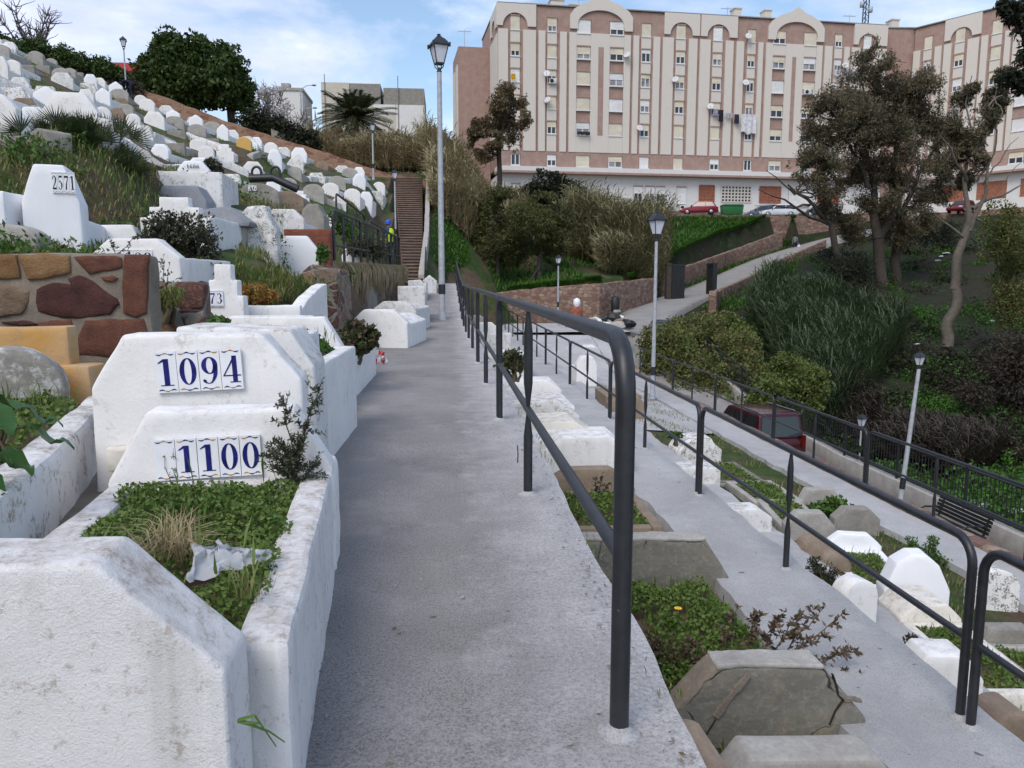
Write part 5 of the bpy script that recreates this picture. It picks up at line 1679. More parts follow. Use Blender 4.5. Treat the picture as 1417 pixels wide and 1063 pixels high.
def paint(c):
    if c not in PAINT:
        m = plain('car paint', c, 0.28, 0.25, 0.06, 3)
        m.node_tree.nodes['Principled BSDF'].inputs['Coat Weight'].default_value = 0.5
        PAINT[c] = m
    return PAINT[c]


M['car_glass'] = plain('car glass', (0.015, 0.018, 0.02), 0.08, 0, 0.1)
M['car_glass'].node_tree.nodes['Principled BSDF'].inputs['Specular IOR Level'].default_value = 0.8
M['tyre'] = plain('tyre rubber', (0.015, 0.015, 0.016), 0.85)
M['rim'] = plain('alloy rim', (0.35, 0.36, 0.38), 0.35, 0.8)
M['tail'] = plain('tail light', (0.09, 0.004, 0.004), 0.2)
M['head_l'] = plain('headlight', (0.6, 0.62, 0.65), 0.12)
M['plast'] = plain('dark bumper plastic', (0.03, 0.03, 0.033), 0.6)


def car(label, loc, rot, col, kind='hatch', group=None):
    """nose towards +y"""
    root = thing('parked_car', label, 'car', loc, rot, group)
    tall = kind == 'mpv'
    L, Wd, Hh = (4.1, 1.78, 1.80) if tall else (3.95, 1.68, 1.45)
    b = 0.98 if tall else 0.86
    hl = L / 2
    side = [(-hl, 0.42), (-hl + 0.02, b - 0.1), (-hl + 0.10, b), (hl * 0.42, b + 0.02), (hl - 0.32, b - 0.10), (hl - 0.04, b - 0.32), (hl, 0.45), (hl - 0.08, 0.24), (-hl + 0.06, 0.26)]
    T = Matrix(((0, 1, 0, 0), (1, 0, 0, 0), (0, 0, 1, 0), (0, 0, 0, 1)))
    mb = MB(); mb.prism(side, -Wd / 2, Wd / 2, 0, T)
    me = mb.mesh('body', paint(col)); rough(me, 0.07, 0, 0, segs=3, ang=45)
    body = add('body', me, root)
    if tall: cab = [(-hl + 0.10, b - 0.02), (-hl + 0.26, Hh - 0.04), (-hl + 0.4, Hh), (hl * 0.12, Hh), (hl * 0.24, Hh - 0.06), (hl * 0.56, b)]
    else: cab = [(-hl + 0.16, b - 0.02), (-hl + 0.55, Hh - 0.05), (-hl + 0.75, Hh), (hl * 0.02, Hh), (hl * 0.12, Hh - 0.05), (hl * 0.50, b)]
    w0, w1 = Wd / 2 - 0.04, Wd / 2 - (0.17 if tall else 0.22)
    f = lambda s_, q, ex=0.0: (s_ * (w0 + (w1 - w0) * (q[1] - b) / (Hh - b) + ex), q[0], q[1])
    mb = MB()
    n = len(cab)
    mb.raw([f(-1, q) for q in cab] + [f(1, q) for q in cab], [tuple(range(n)), tuple(range(2 * n - 1, n - 1, -1))] + [(i, i + n, (i + 1) % n + n, (i + 1) % n) for i in range(n)])
    me = mb.mesh('cabin', paint(col)); rough(me, 0.05, 0, 0, segs=3, ang=45); add('cabin', me, root)
    # side glass, set a little proud of the cabin
    zb_, zt_ = b + 0.05, Hh - 0.12
    yl = lambda z, i, j: cab[i][0] + (cab[j][0] - cab[i][0]) * (z - cab[i][1]) / (cab[j][1] - cab[i][1])
    yr0, yr1 = yl(zb_, 0, 1) + 0.10, yl(zt_, 0, 1) + 0.10
    yf0, yf1 = yl(zb_, n - 1, n - 2) - 0.10, yl(zt_, n - 1, n - 2) - 0.08
    cuts = [0, 0.36, 0.68, 1.0] if tall else [0, 0.42, 1.0]
    for s_ in (-1, 1):
        for c0, c1 in zip(cuts, cuts[1:]):
            g_ = 0.03
            q = [(yr0 + (yf0 - yr0) * c0 + g_, zb_), (yr0 + (yf0 - yr0) * c1 - g_, zb_), (yr1 + (yf1 - yr1) * c1 - g_, zt_), (yr1 + (yf1 - yr1) * c0 + g_, zt_)]
            mb = MB(); mb.poly([f(s_, p, 0.012) for p in (q if s_ > 0 else q[::-1])]); mb.poly([f(s_, p, -0.01) for p in (q[::-1] if s_ > 0 else q)])
            mb.build('window', M['car_glass'], root)
    for i, j, nm_ in ((0, 1, 'rear_window'), (n - 1, n - 2, 'windscreen')):
        sg = -1 if i == 0 else 1
        q = []
        for s_, z in ((-1, zb_), (1, zb_), (1, zt_), (-1, zt_)):
            p = f(s_, (yl(z, i, j), z)); q.append((p[0] * 0.86, p[1] + sg * 0.018, p[2] + 0.01))
        mb = MB(); mb.poly(q if sg < 0 else q[::-1]); mb.build(nm_, M['car_glass'], root)
    for sx in (-1, 1):
        for yy in (-hl * 0.64, hl * 0.64):
            wv = MB()
            Rz = Matrix.Rotation(math.pi / 2, 4, 'Y')
            prof = [(0.20, -0.10), (0.30, -0.10), (0.325, -0.06), (0.325, 0.06), (0.30, 0.10), (0.20, 0.10)]
            wv.lathe(prof, 20); wv.v = [tuple(Rz @ Vector(p) + Vector((sx * (Wd / 2 - 0.10), yy, 0.32))) for p in wv.v]
            wh = wv.build('wheel', M['tyre'], root)
            wv = MB(); wv.lathe([(0.05, -0.108), (0.21, -0.106), (0.215, 0.106), (0.05, 0.108)], 14); wv.v = [tuple(Rz @ Vector(p) + Vector((sx * (Wd / 2 - 0.10), yy, 0.32))) for p in wv.v]
            wv.build('rim', M['rim'], wh)
        mb = MB()
        if tall: mb.box((sx * (Wd / 2 - 0.12) - 0.07, -hl - 0.025, 0.66), (sx * (Wd / 2 - 0.12) + 0.07, -hl + 0.10, b + 0.10))
        else: mb.box((sx * (Wd / 2 - 0.20) - 0.15, -hl - 0.025, 0.60), (sx * (Wd / 2 - 0.20) + 0.15, -hl + 0.10, 0.80))
        mb.build('tail_light', M['tail'], root)
        mb = MB(); mb.box((sx * (Wd / 2 - 0.25) - 0.16, hl - 0.16, 0.58), (sx * (Wd / 2 - 0.25) + 0.16, hl - 0.015, 0.72)); mb.build('headlight', M['head_l'], root)
        mb = MB(); mb.box((sx * (Wd / 2 + 0.07) - 0.09, hl * 0.40, b + 0.03), (sx * (Wd / 2 + 0.07) + 0.09, hl * 0.46, b + 0.17)); mb.build('mirror', M['plast'], root)
        if tall:
            mb = MB(); mb.tube([(sx * (w1 - 0.05), -hl + 0.45, Hh + 0.05), (sx * (w1 - 0.05), hl * 0.10, Hh + 0.05)], 0.022, 6); mb.build('roof_rail', M['rim'], root)
    mb = MB(); mb.box((-Wd / 2 + 0.04, -hl - 0.07, 0.30), (Wd / 2 - 0.04, -hl + 0.06, 0.52)); me = mb.mesh('bumper', M['plast'] if tall else paint(col)); rough(me, 0.03, 0, 0); add('bumper', me, root)
    mb = MB(); mb.box((-0.26, -hl - 0.085, 0.56), (0.26, -hl - 0.005, 0.67)); mb.build('number_plate', M['tile'], root)
    return root


MAROON = (0.055, 0.007, 0.012)
car('dark red tall family car parked below the stone kerb by the road parapet', (10.85, 26.2, -4.93), R(6), MAROON, 'mpv')
car('dark car half hidden behind the hedge at the bend of the road', (12.05, 42.0, -2.35), R(-8), (0.015, 0.02, 0.035), 'hatch')
for px, pb, Y, rz, col, lab in ((967, 309, 84.2, 72, (0.20, 0.01, 0.02), 'dark red car parked on the street above the green bank'), (1076, 304, 86.5, 80, (0.62, 0.63, 0.66), 'white car parked on the street left of the big tree'),
                             (1052, 303, 88.5, 85, (0.10, 0.12, 0.15), 'grey car behind the white one on the street'), (1132, 306, 86.5, 88, (0.03, 0.035, 0.045), 'black car on the street behind the big tree'),
                             (1248, 306, 86.0, 120, (0.68, 0.69, 0.7), 'white car seen under the big tree crown'), (1330, 298, 80, 125, (0.17, 0.012, 0.014), 'bright red car near the pale trunk at the street edge')):
    p = atY(px, pb, Y)
    car(lab, (p.x, Y, 8.31), R(rz), col, 'hatch', 'cars on the street by the flats')
# green waste container on the street
p = atY(1012, 304, 85.5)
root = thing('waste_container', 'green waste container on the street beside the parked cars', 'container', (p.x, 85.5, 8.31))
mb = MB(); mb.prism([(-1.1, 0.2), (1.1, 0.2), (1.2, 1.1), (-1.2, 1.1)], -0.5, 0.5); me = mb.mesh('body', plain('green plastic', (0.02, 0.13, 0.035), 0.5)); rough(me, 0.04, 0, 0); add('body', me, root)
mb = MB(); mb.prism([(-1.23, 1.1), (1.23, 1.1), (1.1, 1.3), (-1.1, 1.3)], -0.55, 0.55); me = mb.mesh('lid', plain('dark green lid', (0.015, 0.09, 0.03), 0.5)); rough(me, 0.04, 0, 0); add('lid', me, root)

# ------------------------------------------------------------------ bench, heap, bin, bollard, litter
p0 = atZ(1315, 728, -5.0); p1 = atZ(1400, 765, -5.0)
bl = 1.9
root = thing('bench', 'black slatted metal bench on the road against the parapet', 'bench', (12.05, 16.7, -4.93), R(-90))
for k in range(5):
    mb = MB(); mb.box((-bl / 2, -0.05 - 0.1 * k, 0.43), (bl / 2, 0.03 - 0.1 * k, 0.465)); mb.build('seat_slat', M['dark_iron'], root)
for k in range(5):
    mb = MB(); mb.box((-bl / 2, 0.06 + 0.025 * k, 0.50 + 0.085 * k), (bl / 2, 0.085 + 0.025 * k, 0.57 + 0.085 * k)); mb.build('back_slat', M['dark_iron'], root)
for sx in (-0.8, 0.8):
    mb = MB(); mb.tube([(sx, 0.16, -0.06), (sx, 0.06, 0.43), (sx, 0.20, 0.93)], 0.028, 8); mb.tube([(sx, -0.44, -0.06), (sx, -0.44, 0.42), (sx, 0.04, 0.42)], 0.028, 8)
    mb.tube([(sx, -0.44, 0.40), (sx, -0.46, 0.62), (sx, -0.30, 0.68), (sx, 0.10, 0.66)], 0.022, 8); mb.build('leg', M['dark_iron'], root)

p = atY(826, 446, 43.5)
zz = H(p.x, p.y)
heap = thing('rubble_heap', 'heap of dumped sacks and pale rubble at the bend below the stone wall', 'rubble heap', (p.x, 43.5, zz), 0)
for k in range(60):
    mb = MB(); s_ = rnd.uniform(0.12, 0.46)
    mb.lathe([(0.02, -s_ * 0.5), (s_ * 0.8, -s_ * 0.4), (s_, 0), (s_ * 0.7, s_ * 0.45), (0.02, s_ * 0.6)], 8, (rnd.gauss(0, 1.0), rnd.gauss(0, 0.5), 0.1 + abs(rnd.gauss(0.15, 0.25))))
    me = mb.mesh('lump', M[rnd.choice(['white_dirty', 'cement_pale', 'stone_tan', 'dark_iron', 'cement'])]); rough(me, 0, 0.25, 0.10, 2.2, k); add('lump', me, heap)
p = atY(798, 440, 45.0)
root = thing('bollard', 'rusty orange pipe stump standing beside the rubble heap', 'post', (p.x, 45.0, H(p.x, 45.0)))
mb = MB(); mb.lathe([(0.42, -0.3), (0.40, 0.2), (0.36, 0.9), (0.34, 1.15), (0.1, 1.2)], 14); mb.build('pipe', plain('rusty orange clay', (0.30, 0.10, 0.06), 0.8, 0, 0.2), root)
mb = MB(); mb.lathe([(0.12, 1.15), (0.22, 1.35), (0.2, 1.6), (0.05, 1.7)], 10); mb.build('cap', M['tile'], root)
p = atY(880, 428, 49.5)
root = thing('litter_bin', 'black litter bin fixed to the pinkish stone wall', 'bin', (10.6, 47.9, H(10.6, 47.0) + 0.8))
mb = MB(); mb.lathe([(0.20, 0.0), (0.26, 0.1), (0.30, 0.8), (0.24, 0.86), (0.24, 0.95), (0.1, 1.02)], 12); mb.build('bucket', M['dark_iron'], root)
mb = MB(); mb.box((-0.03, -0.03, -1.6), (0.03, 0.03, 0.1)); mb.build('post', M['dark_iron'], root)
a, b = atY(962, 440, 50.0), atY(990, 428, 52.5)
mb = MB(); mb.box((0, -0.2, -1.0), ((b - a).length + 1.2, 0.2, 0.42)); me = mb.mesh('kerb_block', M['orange']); rough(me, 0.03, 0.3, 0.02)
o = add('kerb_block', me); o.location = (a.x, a.y, a.z - 0.3); o.rotation_euler = (0, R(-4), math.atan2(b.y - a.y, b.x - a.x)); tag(o, 'orange painted kerb block at the road bend by the right gate leaf', 'kerb')
# pieces of plastic litter in the valley
M['litter'] = plain('white plastic litter', (0.62, 0.63, 0.65), 0.5)
lit = [(1302, 356), (1310, 352), (1298, 362), (1120, 387), (1345, 700), (1362, 706), (1410, 712), (1275, 505), (1245, 436), (1268, 478), (1372, 448), (1235, 330), (1118, 349), (1385, 440)]
for i, (px, py) in enumerate(lit):
    d_ = ray(px, py); t_ = 12.0
    while t_ < 140:
        q = EYE + d_ * t_
        if q.z < H(q.x, q.y): break
        t_ += 0.4
    mb = MB(); mb.lathe([(0.02, -0.05), (0.3, -0.02), (0.34, 0.05), (0.2, 0.16), (0.02, 0.2)], 7)
    me = mb.mesh('plastic_litter', M['litter']); rough(me, 0, 0.2, 0.13, 3.0, i)
    o = add('plastic_litter', me); o.location = (q.x, q.y, H(q.x, q.y) + 0.04); s_ = 0.6 + rnd.random() * 0.7; o.scale = (s_, s_ * 0.7, s_ * 0.7)
    tag(o, 'scrap of white plastic litter lying on the dark valley ground', 'litter', 'plastic scraps in the valley')

# red and white barrier tape lying at the path edge
M['tape_red'] = plain('red tape', (0.60, 0.035, 0.035), 0.4); M['tape_white'] = plain('white tape', (0.75, 0.75, 0.77), 0.4)
tp = [(508, 484), (517, 487), (512, 492), (524, 492), (532, 494), (522, 498), (516, 501), (528, 502), (537, 499)]
tp = [atZ(px, py, 0.03) for px, py in tp]
base = tp[0].copy(); base.z = 0
mb = MB(); k_ = 0
sm2 = []
for a, b in zip(tp, tp[1:]):
    for k in range(6): sm2.append(a.lerp(b, k / 6))
for i, (a, b) in enumerate(zip(sm2, sm2[1:])):
    n_ = Vector((0.35 * math.sin(i * 0.9), 0.3, 1.0 * math.cos(i * 0.55))).normalized() * 0.04
    za = Vector((0, 0, 0.03 + 0.03 * math.sin(i * 0.8))); zb2 = Vector((0, 0, 0.03 + 0.03 * math.sin((i + 1) * 0.8)))
    n2 = Vector((0.35 * math.sin((i + 1) * 0.9), 0.3, math.cos((i + 1) * 0.55))).normalized() * 0.04
    q = [a + za - n_ - base, b + zb2 - n2 - base, b + zb2 + n2 - base, a + za + n_ - base]
    mb.poly(q, (i // 3) % 2)
o = mb.build('barrier_tape', [M['tape_red'], M['tape_white']]); o.location = base
tag(o, 'crumpled red and white barrier tape lying at the path edge below the flower tomb', 'tape')


# crumpled clear plastic bag on the clover of tomb 1100
def bag_mat():
    m, nt, b = new_mat('thin clear plastic')
    b.inputs['Base Color'].default_value = (0.75, 0.77, 0.8, 1); b.inputs['Roughness'].default_value = 0.22
    tr = nd(nt, 'ShaderNodeBsdfTransparent', {'Color': (0.92, 0.93, 0.95, 1)})
    mx = nd(nt, 'ShaderNodeMixShader', {0: 0.48, 1: tr.outputs[0], 2: b.outputs[0]})
    nt.links.new(mx.outputs[0], nt.nodes['Material Output'].inputs[0])
    return m


a = atZ(268, 778, 0.50); b = atZ(372, 768, 0.50)
mb = MB()
nu, nv_ = 26, 12
vs = []
for j in range(nv_ + 1):
    for i in range(nu + 1):
        s_, t_ = i / nu, j / nv_
        wv = 0.16 * (1 - s_) ** 1.2 + 0.03
        p = Vector((s_ * (b - a).length * 1.0, (t_ - 0.5) * wv * 1.5, 0.0))
        nz = mnoise.noise_vector(Vector((s_ * 7, t_ * 5, 1.0))) * 0.030 + mnoise.noise_vector(Vector((s_ * 19, t_ * 15, 5.0))) * 0.012
        p += nz; p.z += 0.018 + 0.045 * math.sin(math.pi * t_) * (1 - s_ * 0.6)
        vs.append(p)
mb.raw(vs, [(j * (nu + 1) + i, j * (nu + 1) + i + 1, (j + 1) * (nu + 1) + i + 1, (j + 1) * (nu + 1) + i) for j in range(nv_) for i in range(nu)], 0, True)
o = mb.build('plastic_bag', bag_mat()); o.location = (a.x, a.y, 0.475); o.rotation_euler = (0, 0, math.atan2(b.y - a.y, b.x - a.x))
tag(o, 'crumpled clear plastic bag on the clover of tomb 1100', 'plastic bag')
# bare bit of rebar standing in the path edge
p = atZ(716, 641, 0.0)
mb = MB(); mb.tube([(0, 0, -0.05), (0.004, 0, 0.075), (0, 0, 0.13)], 0.004, 6); o = mb.build('iron_rod', M['dark_iron']); o.location = p
tag(o, 'thin iron rod sticking out of the upper path edge', 'rod')


# ------------------------------------------------------------------ people
def person(label, loc, rot, J, cols, hat=None):
    """J: joint name -> position; one skinned continuous body"""
    root = thing('person', label, 'person', loc, rot)
    ed = [('hip', 'belly'), ('belly', 'chest'), ('chest', 'neck'), ('neck', 'chin'), ('chin', 'brow'), ('brow', 'top')]
    for s_ in 'lr':
        ed += [('chest', 'sh' + s_), ('sh' + s_, 'el' + s_), ('el' + s_, 'wr' + s_), ('wr' + s_, 'pa' + s_), ('hip', 'th' + s_), ('th' + s_, 'kn' + s_), ('kn' + s_, 'an' + s_), ('an' + s_, 'to' + s_)]
        w, p_ = Vector(J['wr' + s_]), Vector(J['pa' + s_])
        d_ = (p_ - w).normalized(); sd = d_.cross(Vector((0, 1, 0.2))).normalized()
        for k, (off, ln) in enumerate(((-0.030, 0.075), (-0.010, 0.088), (0.012, 0.082), (0.032, 0.062))):
            nm_ = 'f%d%s' % (k, s_)
            J[nm_] = p_ + sd * off + d_ * ln + Vector((0, 0.012 * k, 0)); ed.append(('pa' + s_, nm_))
        J['tb' + s_] = w + d_ * 0.05 + sd * -0.055; ed.append(('wr' + s_, 'tb' + s_))
    J['nose'] = Vector(J['brow']) + (Vector(J['nosed']) if 'nosed' in J else Vector((0, 0.115, -0.04))); J.pop('nosed', None)
    ed.append(('brow', 'nose'))
    names = list(J)
    RAD = {'hip': 0.15, 'belly': 0.145, 'chest': 0.165, 'neck': 0.062, 'chin': 0.078, 'brow': 0.098, 'top': 0.075, 'nose': 0.016}
    R2 = {'sh': 0.075, 'el': 0.048, 'wr': 0.032, 'pa': 0.038, 'th': 0.098, 'kn': 0.062, 'an': 0.045, 'to': 0.04, 'f0': 0.009, 'f1': 0.01, 'f2': 0.01, 'f3': 0.009, 'tb': 0.011}
    me = bpy.data.meshes.new('body')
    me.from_pydata([tuple(J[n_]) for n_ in names], [(names.index(a), names.index(b)) for a, b in ed], [])
    o = add('body', me, root)
    md = o.modifiers.new('skin', 'SKIN'); md.use_smooth_shade = True
    for i, n_ in enumerate(names):
        r_ = RAD.get(n_) or R2[n_[:2]]
        me.skin_vertices[0].data[i].radius = (r_, r_ * (0.8 if n_ in ('belly', 'chest', 'hip') else 1))
        me.skin_vertices[0].data[i].use_root = n_ == 'hip'
    o.modifiers.new('sub', 'SUBSURF').levels = 1
    bpy.context.view_layer.update()
    dg = bpy.context.evaluated_depsgraph_get()
    nm2 = bpy.data.meshes.new_from_object(o.evaluated_get(dg))
    o.modifiers.clear(); o.data = nm2
    nm2.materials.clear()
    order = ['skin', 'top', 'legs', 'shoe']
    for k in order: nm2.materials.append(cols[k])
    segs = []
    for a, b in ed:
        k = 2 if (a[:2] in ('th', 'kn') or b[:2] in ('th', 'kn', 'an') and a != 'an') else 1
        if a[:2] == 'an' or b[:2] == 'to': k = 3
        if a in ('neck', 'chin', 'brow') or b[:2] in ('pa', 'f0', 'f1', 'f2', 'f3', 'tb'): k = 0
        segs.append((Vector(J[a]), Vector(J[b]), k))
    for p in nm2.polygons:
        c = p.center
        best = min(segs, key=lambda s_: (c - (s_[0] + (s_[1] - s_[0]) * max(0, min(1, (c - s_[0]).dot(s_[1] - s_[0]) / max(1e-9, (s_[1] - s_[0]).length_squared))))).length)
        p.material_index = best[2]
    br, tp_ = Vector(J['brow']), Vector(J['top'])
    ax = (tp_ - br).normalized()
    q = ax.to_track_quat('Z', 'Y').to_matrix().to_4x4()
    mb = MB(); mb.lathe([(0.118, -0.02), (0.124, 0.03), (0.108, 0.10), (0.06, 0.145), (0.01, 0.155)], 14)
    if hat: mb.lathe([(0.12, -0.025), (0.155, -0.03), (0.15, -0.015), (0.12, 0.0)], 14)
    mb.v = [tuple(q @ Vector(p) + br) for p in mb.v]
    mb.build('helmet' if hat else 'hair', cols['hat'], root)
    return root


SK = plain('skin', (0.36, 0.21, 0.14), 0.6)
NAVY = plain('navy cloth', (0.012, 0.016, 0.035), 0.9)
HIVIS = plain('high visibility yellow cloth', (0.55, 0.75, 0.03), 0.7)
p = atY(544, 367, 34.0); pin(p.x - 0.1, 34.0, p.z)
J = {'hip': (0, 0, 0.95), 'belly': (0, 0.01, 1.12), 'chest': (0, 0.03, 1.33), 'neck': (0, 0.05, 1.50), 'chin': (0, 0.09, 1.57), 'brow': (0, 0.08, 1.66), 'top': (0, 0.07, 1.74)}
for s_, sg in (('l', -1), ('r', 1)):
    J.update({'sh' + s_: (0.19 * sg, 0.03, 1.42), 'el' + s_: (0.25 * sg, 0.06, 1.14), 'wr' + s_: (0.22 * sg, 0.26, 1.02), 'pa' + s_: (0.20 * sg, 0.34, 1.00), 'th' + s_: (0.10 * sg, 0, 0.88), 'kn' + s_: (0.11 * sg, 0.03 + 0.03 * sg, 0.48), 'an' + s_: (0.11 * sg, -0.02, 0.08), 'to' + s_: (0.13 * sg, 0.14, 0.04)})
wk = person('worker in a blue helmet and yellow high visibility vest standing behind the terrace handrail', (p.x - 0.1, 34.0, p.z - 0.02), R(70), J, {'skin': SK, 'top': plain('blue work shirt', (0.03, 0.06, 0.16), 0.85), 'legs': NAVY, 'shoe': M['tyre'], 'hat': plain('blue helmet', (0.02, 0.10, 0.50), 0.35)}, hat=True)
mb = MB(); mb.lathe([(0.175, 0.93), (0.19, 1.05), (0.205, 1.25), (0.20, 1.38), (0.12, 1.47)], 16); mb.v = [(x, y * 0.82 + 0.02, z) for x, y, z in mb.v]; mb.build('vest', HIVIS, wk)
wk.scale = (1.08,) * 3
# the man bending over a grave
p = atY(182, 172, 56); p.z = H(p.x, 56)
J = {'hip': (0, -0.25, 0.92), 'belly': (0, -0.06, 1.02), 'chest': (0, 0.22, 1.06), 'neck': (0, 0.42, 1.02), 'chin': (0, 0.50, 0.96), 'brow': (0, 0.58, 0.93), 'top': (0, 0.64, 0.98), 'nosed': (0, 0.06, -0.11)}
for s_, sg in (('l', -1), ('r', 1)):
    J.update({'sh' + s_: (0.19 * sg, 0.26, 1.05), 'el' + s_: (0.22 * sg, 0.38, 0.76), 'wr' + s_: (0.18 * sg, 0.55, 0.56), 'pa' + s_: (0.16 * sg, 0.60, 0.49), 'th' + s_: (0.11 * sg, -0.24, 0.86), 'kn' + s_: (0.13 * sg, -0.06 + 0.16 * sg, 0.48), 'an' + s_: (0.12 * sg, -0.12 + 0.24 * sg, 0.09), 'to' + s_: (0.13 * sg, 0.04 + 0.24 * sg, 0.04)})
person('person in dark clothes bending over a white tomb high on the slope', (p.x, 56, p.z - 0.02), R(68), J, {'skin': SK, 'top': NAVY, 'legs': NAVY, 'shoe': M['tyre'], 'hat': plain('dark hair', (0.012, 0.01, 0.009), 0.8)}).scale = (1.15,) * 3
p = atY(1100, 338, 80)
J = {'hip': (0, 0, 0.95), 'belly': (0, 0.03, 1.12), 'chest': (0, 0.06, 1.33), 'neck': (0, 0.09, 1.50), 'chin': (0, 0.13, 1.57), 'brow': (0, 0.12, 1.66), 'top': (0, 0.11, 1.74)}
for s_, sg in (('l', -1), ('r', 1)):
    J.update({'sh' + s_: (0.19 * sg, 0.06, 1.42), 'el' + s_: (0.25 * sg, 0.02, 1.14), 'wr' + s_: (0.24 * sg, 0.08 + 0.06 * sg, 0.90), 'pa' + s_: (0.24 * sg, 0.10 + 0.06 * sg, 0.82), 'th' + s_: (0.10 * sg, 0, 0.88), 'kn' + s_: (0.11 * sg, 0.04 + 0.14 * sg, 0.49), 'an' + s_: (0.11 * sg, -0.04 + 0.22 * sg, 0.10), 'to' + s_: (0.12 * sg, 0.10 + 0.22 * sg, 0.05)})
person('person in a grey jacket walking up the road beside the stone wall', (p.x, 80, H(p.x, 80) + 0.08), R(-40), J, {'skin': SK, 'top': plain('grey jacket', (0.16, 0.16, 0.19), 0.9), 'legs': NAVY, 'shoe': M['tyre'], 'hat': bpy.data.materials['dark hair']})
root = thing('carrier_bag', 'white carrier bag held by the person walking up the road', 'bag', (p.x + 0.35, 79.8, H(p.x, 80) + 0.42))
mb = MB(); mb.lathe([(0.10, 0.0), (0.17, 0.08), (0.16, 0.28), (0.08, 0.36)], 8); mb.build('sack', M['litter'], root)
mb = MB(); mb.tube([(-0.06, 0, 0.34), (-0.03, 0, 0.48), (0.03, 0, 0.48), (0.06, 0, 0.34)], 0.012, 5); mb.build('handle', M['litter'], root)
# ------------------------------------------------------------------ the flats
M['cream'] = whitewash('cream facade render', (0.60, 0.55, 0.49), dirt=0.6, flake=0.05, under=(0.35, 0.28, 0.22))
M['brown'] = whitewash('brown pink facade render', (0.315, 0.20, 0.162), dirt=0.35, flake=0.0, under=(0.2, 0.12, 0.1))
M['ground_floor'] = whitewash('white ground floor paint', (0.66, 0.65, 0.63), dirt=0.7, flake=0.2)
M['shutter'] = plain('beige roller shutter', (0.66, 0.60, 0.47), 0.6, 0, 0.08, 0.8)
M['shutter_w'] = plain('white roller shutter', (0.74, 0.74, 0.72), 0.6, 0, 0.08, 0.8)
M['pane'] = plain('dark window glass', (0.05, 0.055, 0.065), 0.1, 0, 0.3, 0.7)
M['pane2'] = plain('curtained window glass', (0.26, 0.26, 0.27), 0.2, 0, 0.4, 0.9)
M['frame'] = plain('white window frame', (0.66, 0.66, 0.66), 0.5)
M['lattice'] = plain('brick lattice', (0.33, 0.13, 0.08), 0.9, 0, 0.2)
M['roofing'] = plain('grey roof', (0.26, 0.25, 0.24), 0.9)


def hD(px, D):
    d = ray(px, 387); q = EYE + d * (D / d.dot(_fh))
    return Vector((q.x, q.y))


class Facade:
    def __init__(self, p0, p1, root):
        self.o = p0; self.d = (p1 - p0).normalized(); self.L = (p1 - p0).length; self.root = root
        n = Vector((self.d.y, -self.d.x))
        if n.dot(p0) > 0: n = -n
        self.n = n                        # towards the viewer
        self.M = Matrix(((self.d.x, -n.x, 0, p0.x), (self.d.y, -n.y, 0, p0.y), (0, 0, 1, 0), (0, 0, 0, 1)))

    def u(self, px):
        d = ray(px, 387); d2 = Vector((d.x, d.y))
        # intersection of the sight line with the facade line
        den = d2.x * self.d.y - d2.y * self.d.x
        t = (self.o.x * self.d.y - self.o.y * self.d.x) / den
        return (d2 * t - self.o).dot(self.d)


ZG, ZB0, ZB1, ZC, ZR = 8.3, 14.35, 16.15, 29.55, 32.3
ROWS = [(29.5, 31.0), (26.65, 28.05), (23.8, 25.25), (20.95, 22.35), (18.15, 19.55)]


def window_at(F, u0, u1, z0, z1, shut, parent, white=False, y=-0.03):
    w, h = u1 - u0, z1 - z0
    mb = MB()
    mb.box((u0, y - 0.02, z0), (u1, y + 0.02, z1), 1)
    fr = 0.10
    for a, b in ((u0, u0 + fr), (u1 - fr, u1), ((u0 + u1) / 2 - fr * 0.6, (u0 + u1) / 2 + fr * 0.6)): mb.box((a, y - 0.06, z0), (b, y - 0.021, z1), 0)
    for a, b in ((z0, z0 + fr), (z1 - fr, z1)): mb.box((u0 + fr, y - 0.058, a), (u1 - fr, y - 0.021, b), 0)
    wn = mb.build('window', [M['frame'], M['pane2' if rnd.random() < 0.45 else 'pane']], parent)
    if shut > 0:
        mb = MB()
        zb = z1 - h * shut
        k = max(2, int(h * shut / 0.14))
        for i in range(k):
            za = zb + (z1 - zb) * i / k; zc = zb + (z1 - zb) * (i + 1) / k
            mb.poly([(u0 + 0.02, y - 0.085, za), (u1 - 0.02, y - 0.085, za), (u1 - 0.02, y - 0.065, zc), (u0 + 0.02, y - 0.065, zc)])
        mb.box((u0 + 0.02, y - 0.064, zb), (u1 - 0.02, y - 0.0615, z1))
        mb.build('shutter', M['shutter_w' if white else 'shutter'], wn)
    mb = MB(); mb.box((u0 - 0.05, y - 0.22, z0 - 0.10), (u1 + 0.05, y + 0.0, z0 - 0.003)); mb.build('sill', M['frame'], wn)
    mb = MB(); mb.box((u0 - 0.02, y - 0.16, z1 + 0.003), (u1 + 0.02, y, z1 + 0.13)); mb.build('shutter_box', M['brown'], wn)
    return wn


def arch_panel(mb, l, r_, zb, zt, c, rad, y0, y1, mi):
    arc = [(c - rad * math.cos(math.pi * k / 14), zb + rad * math.sin(math.pi * k / 14)) for k in range(15)]
    prof = [(l, zb)] + arc + [(r_, zb), (r_, zt), (l, zt)]
    mb.prism(prof, y0, y1, mi)


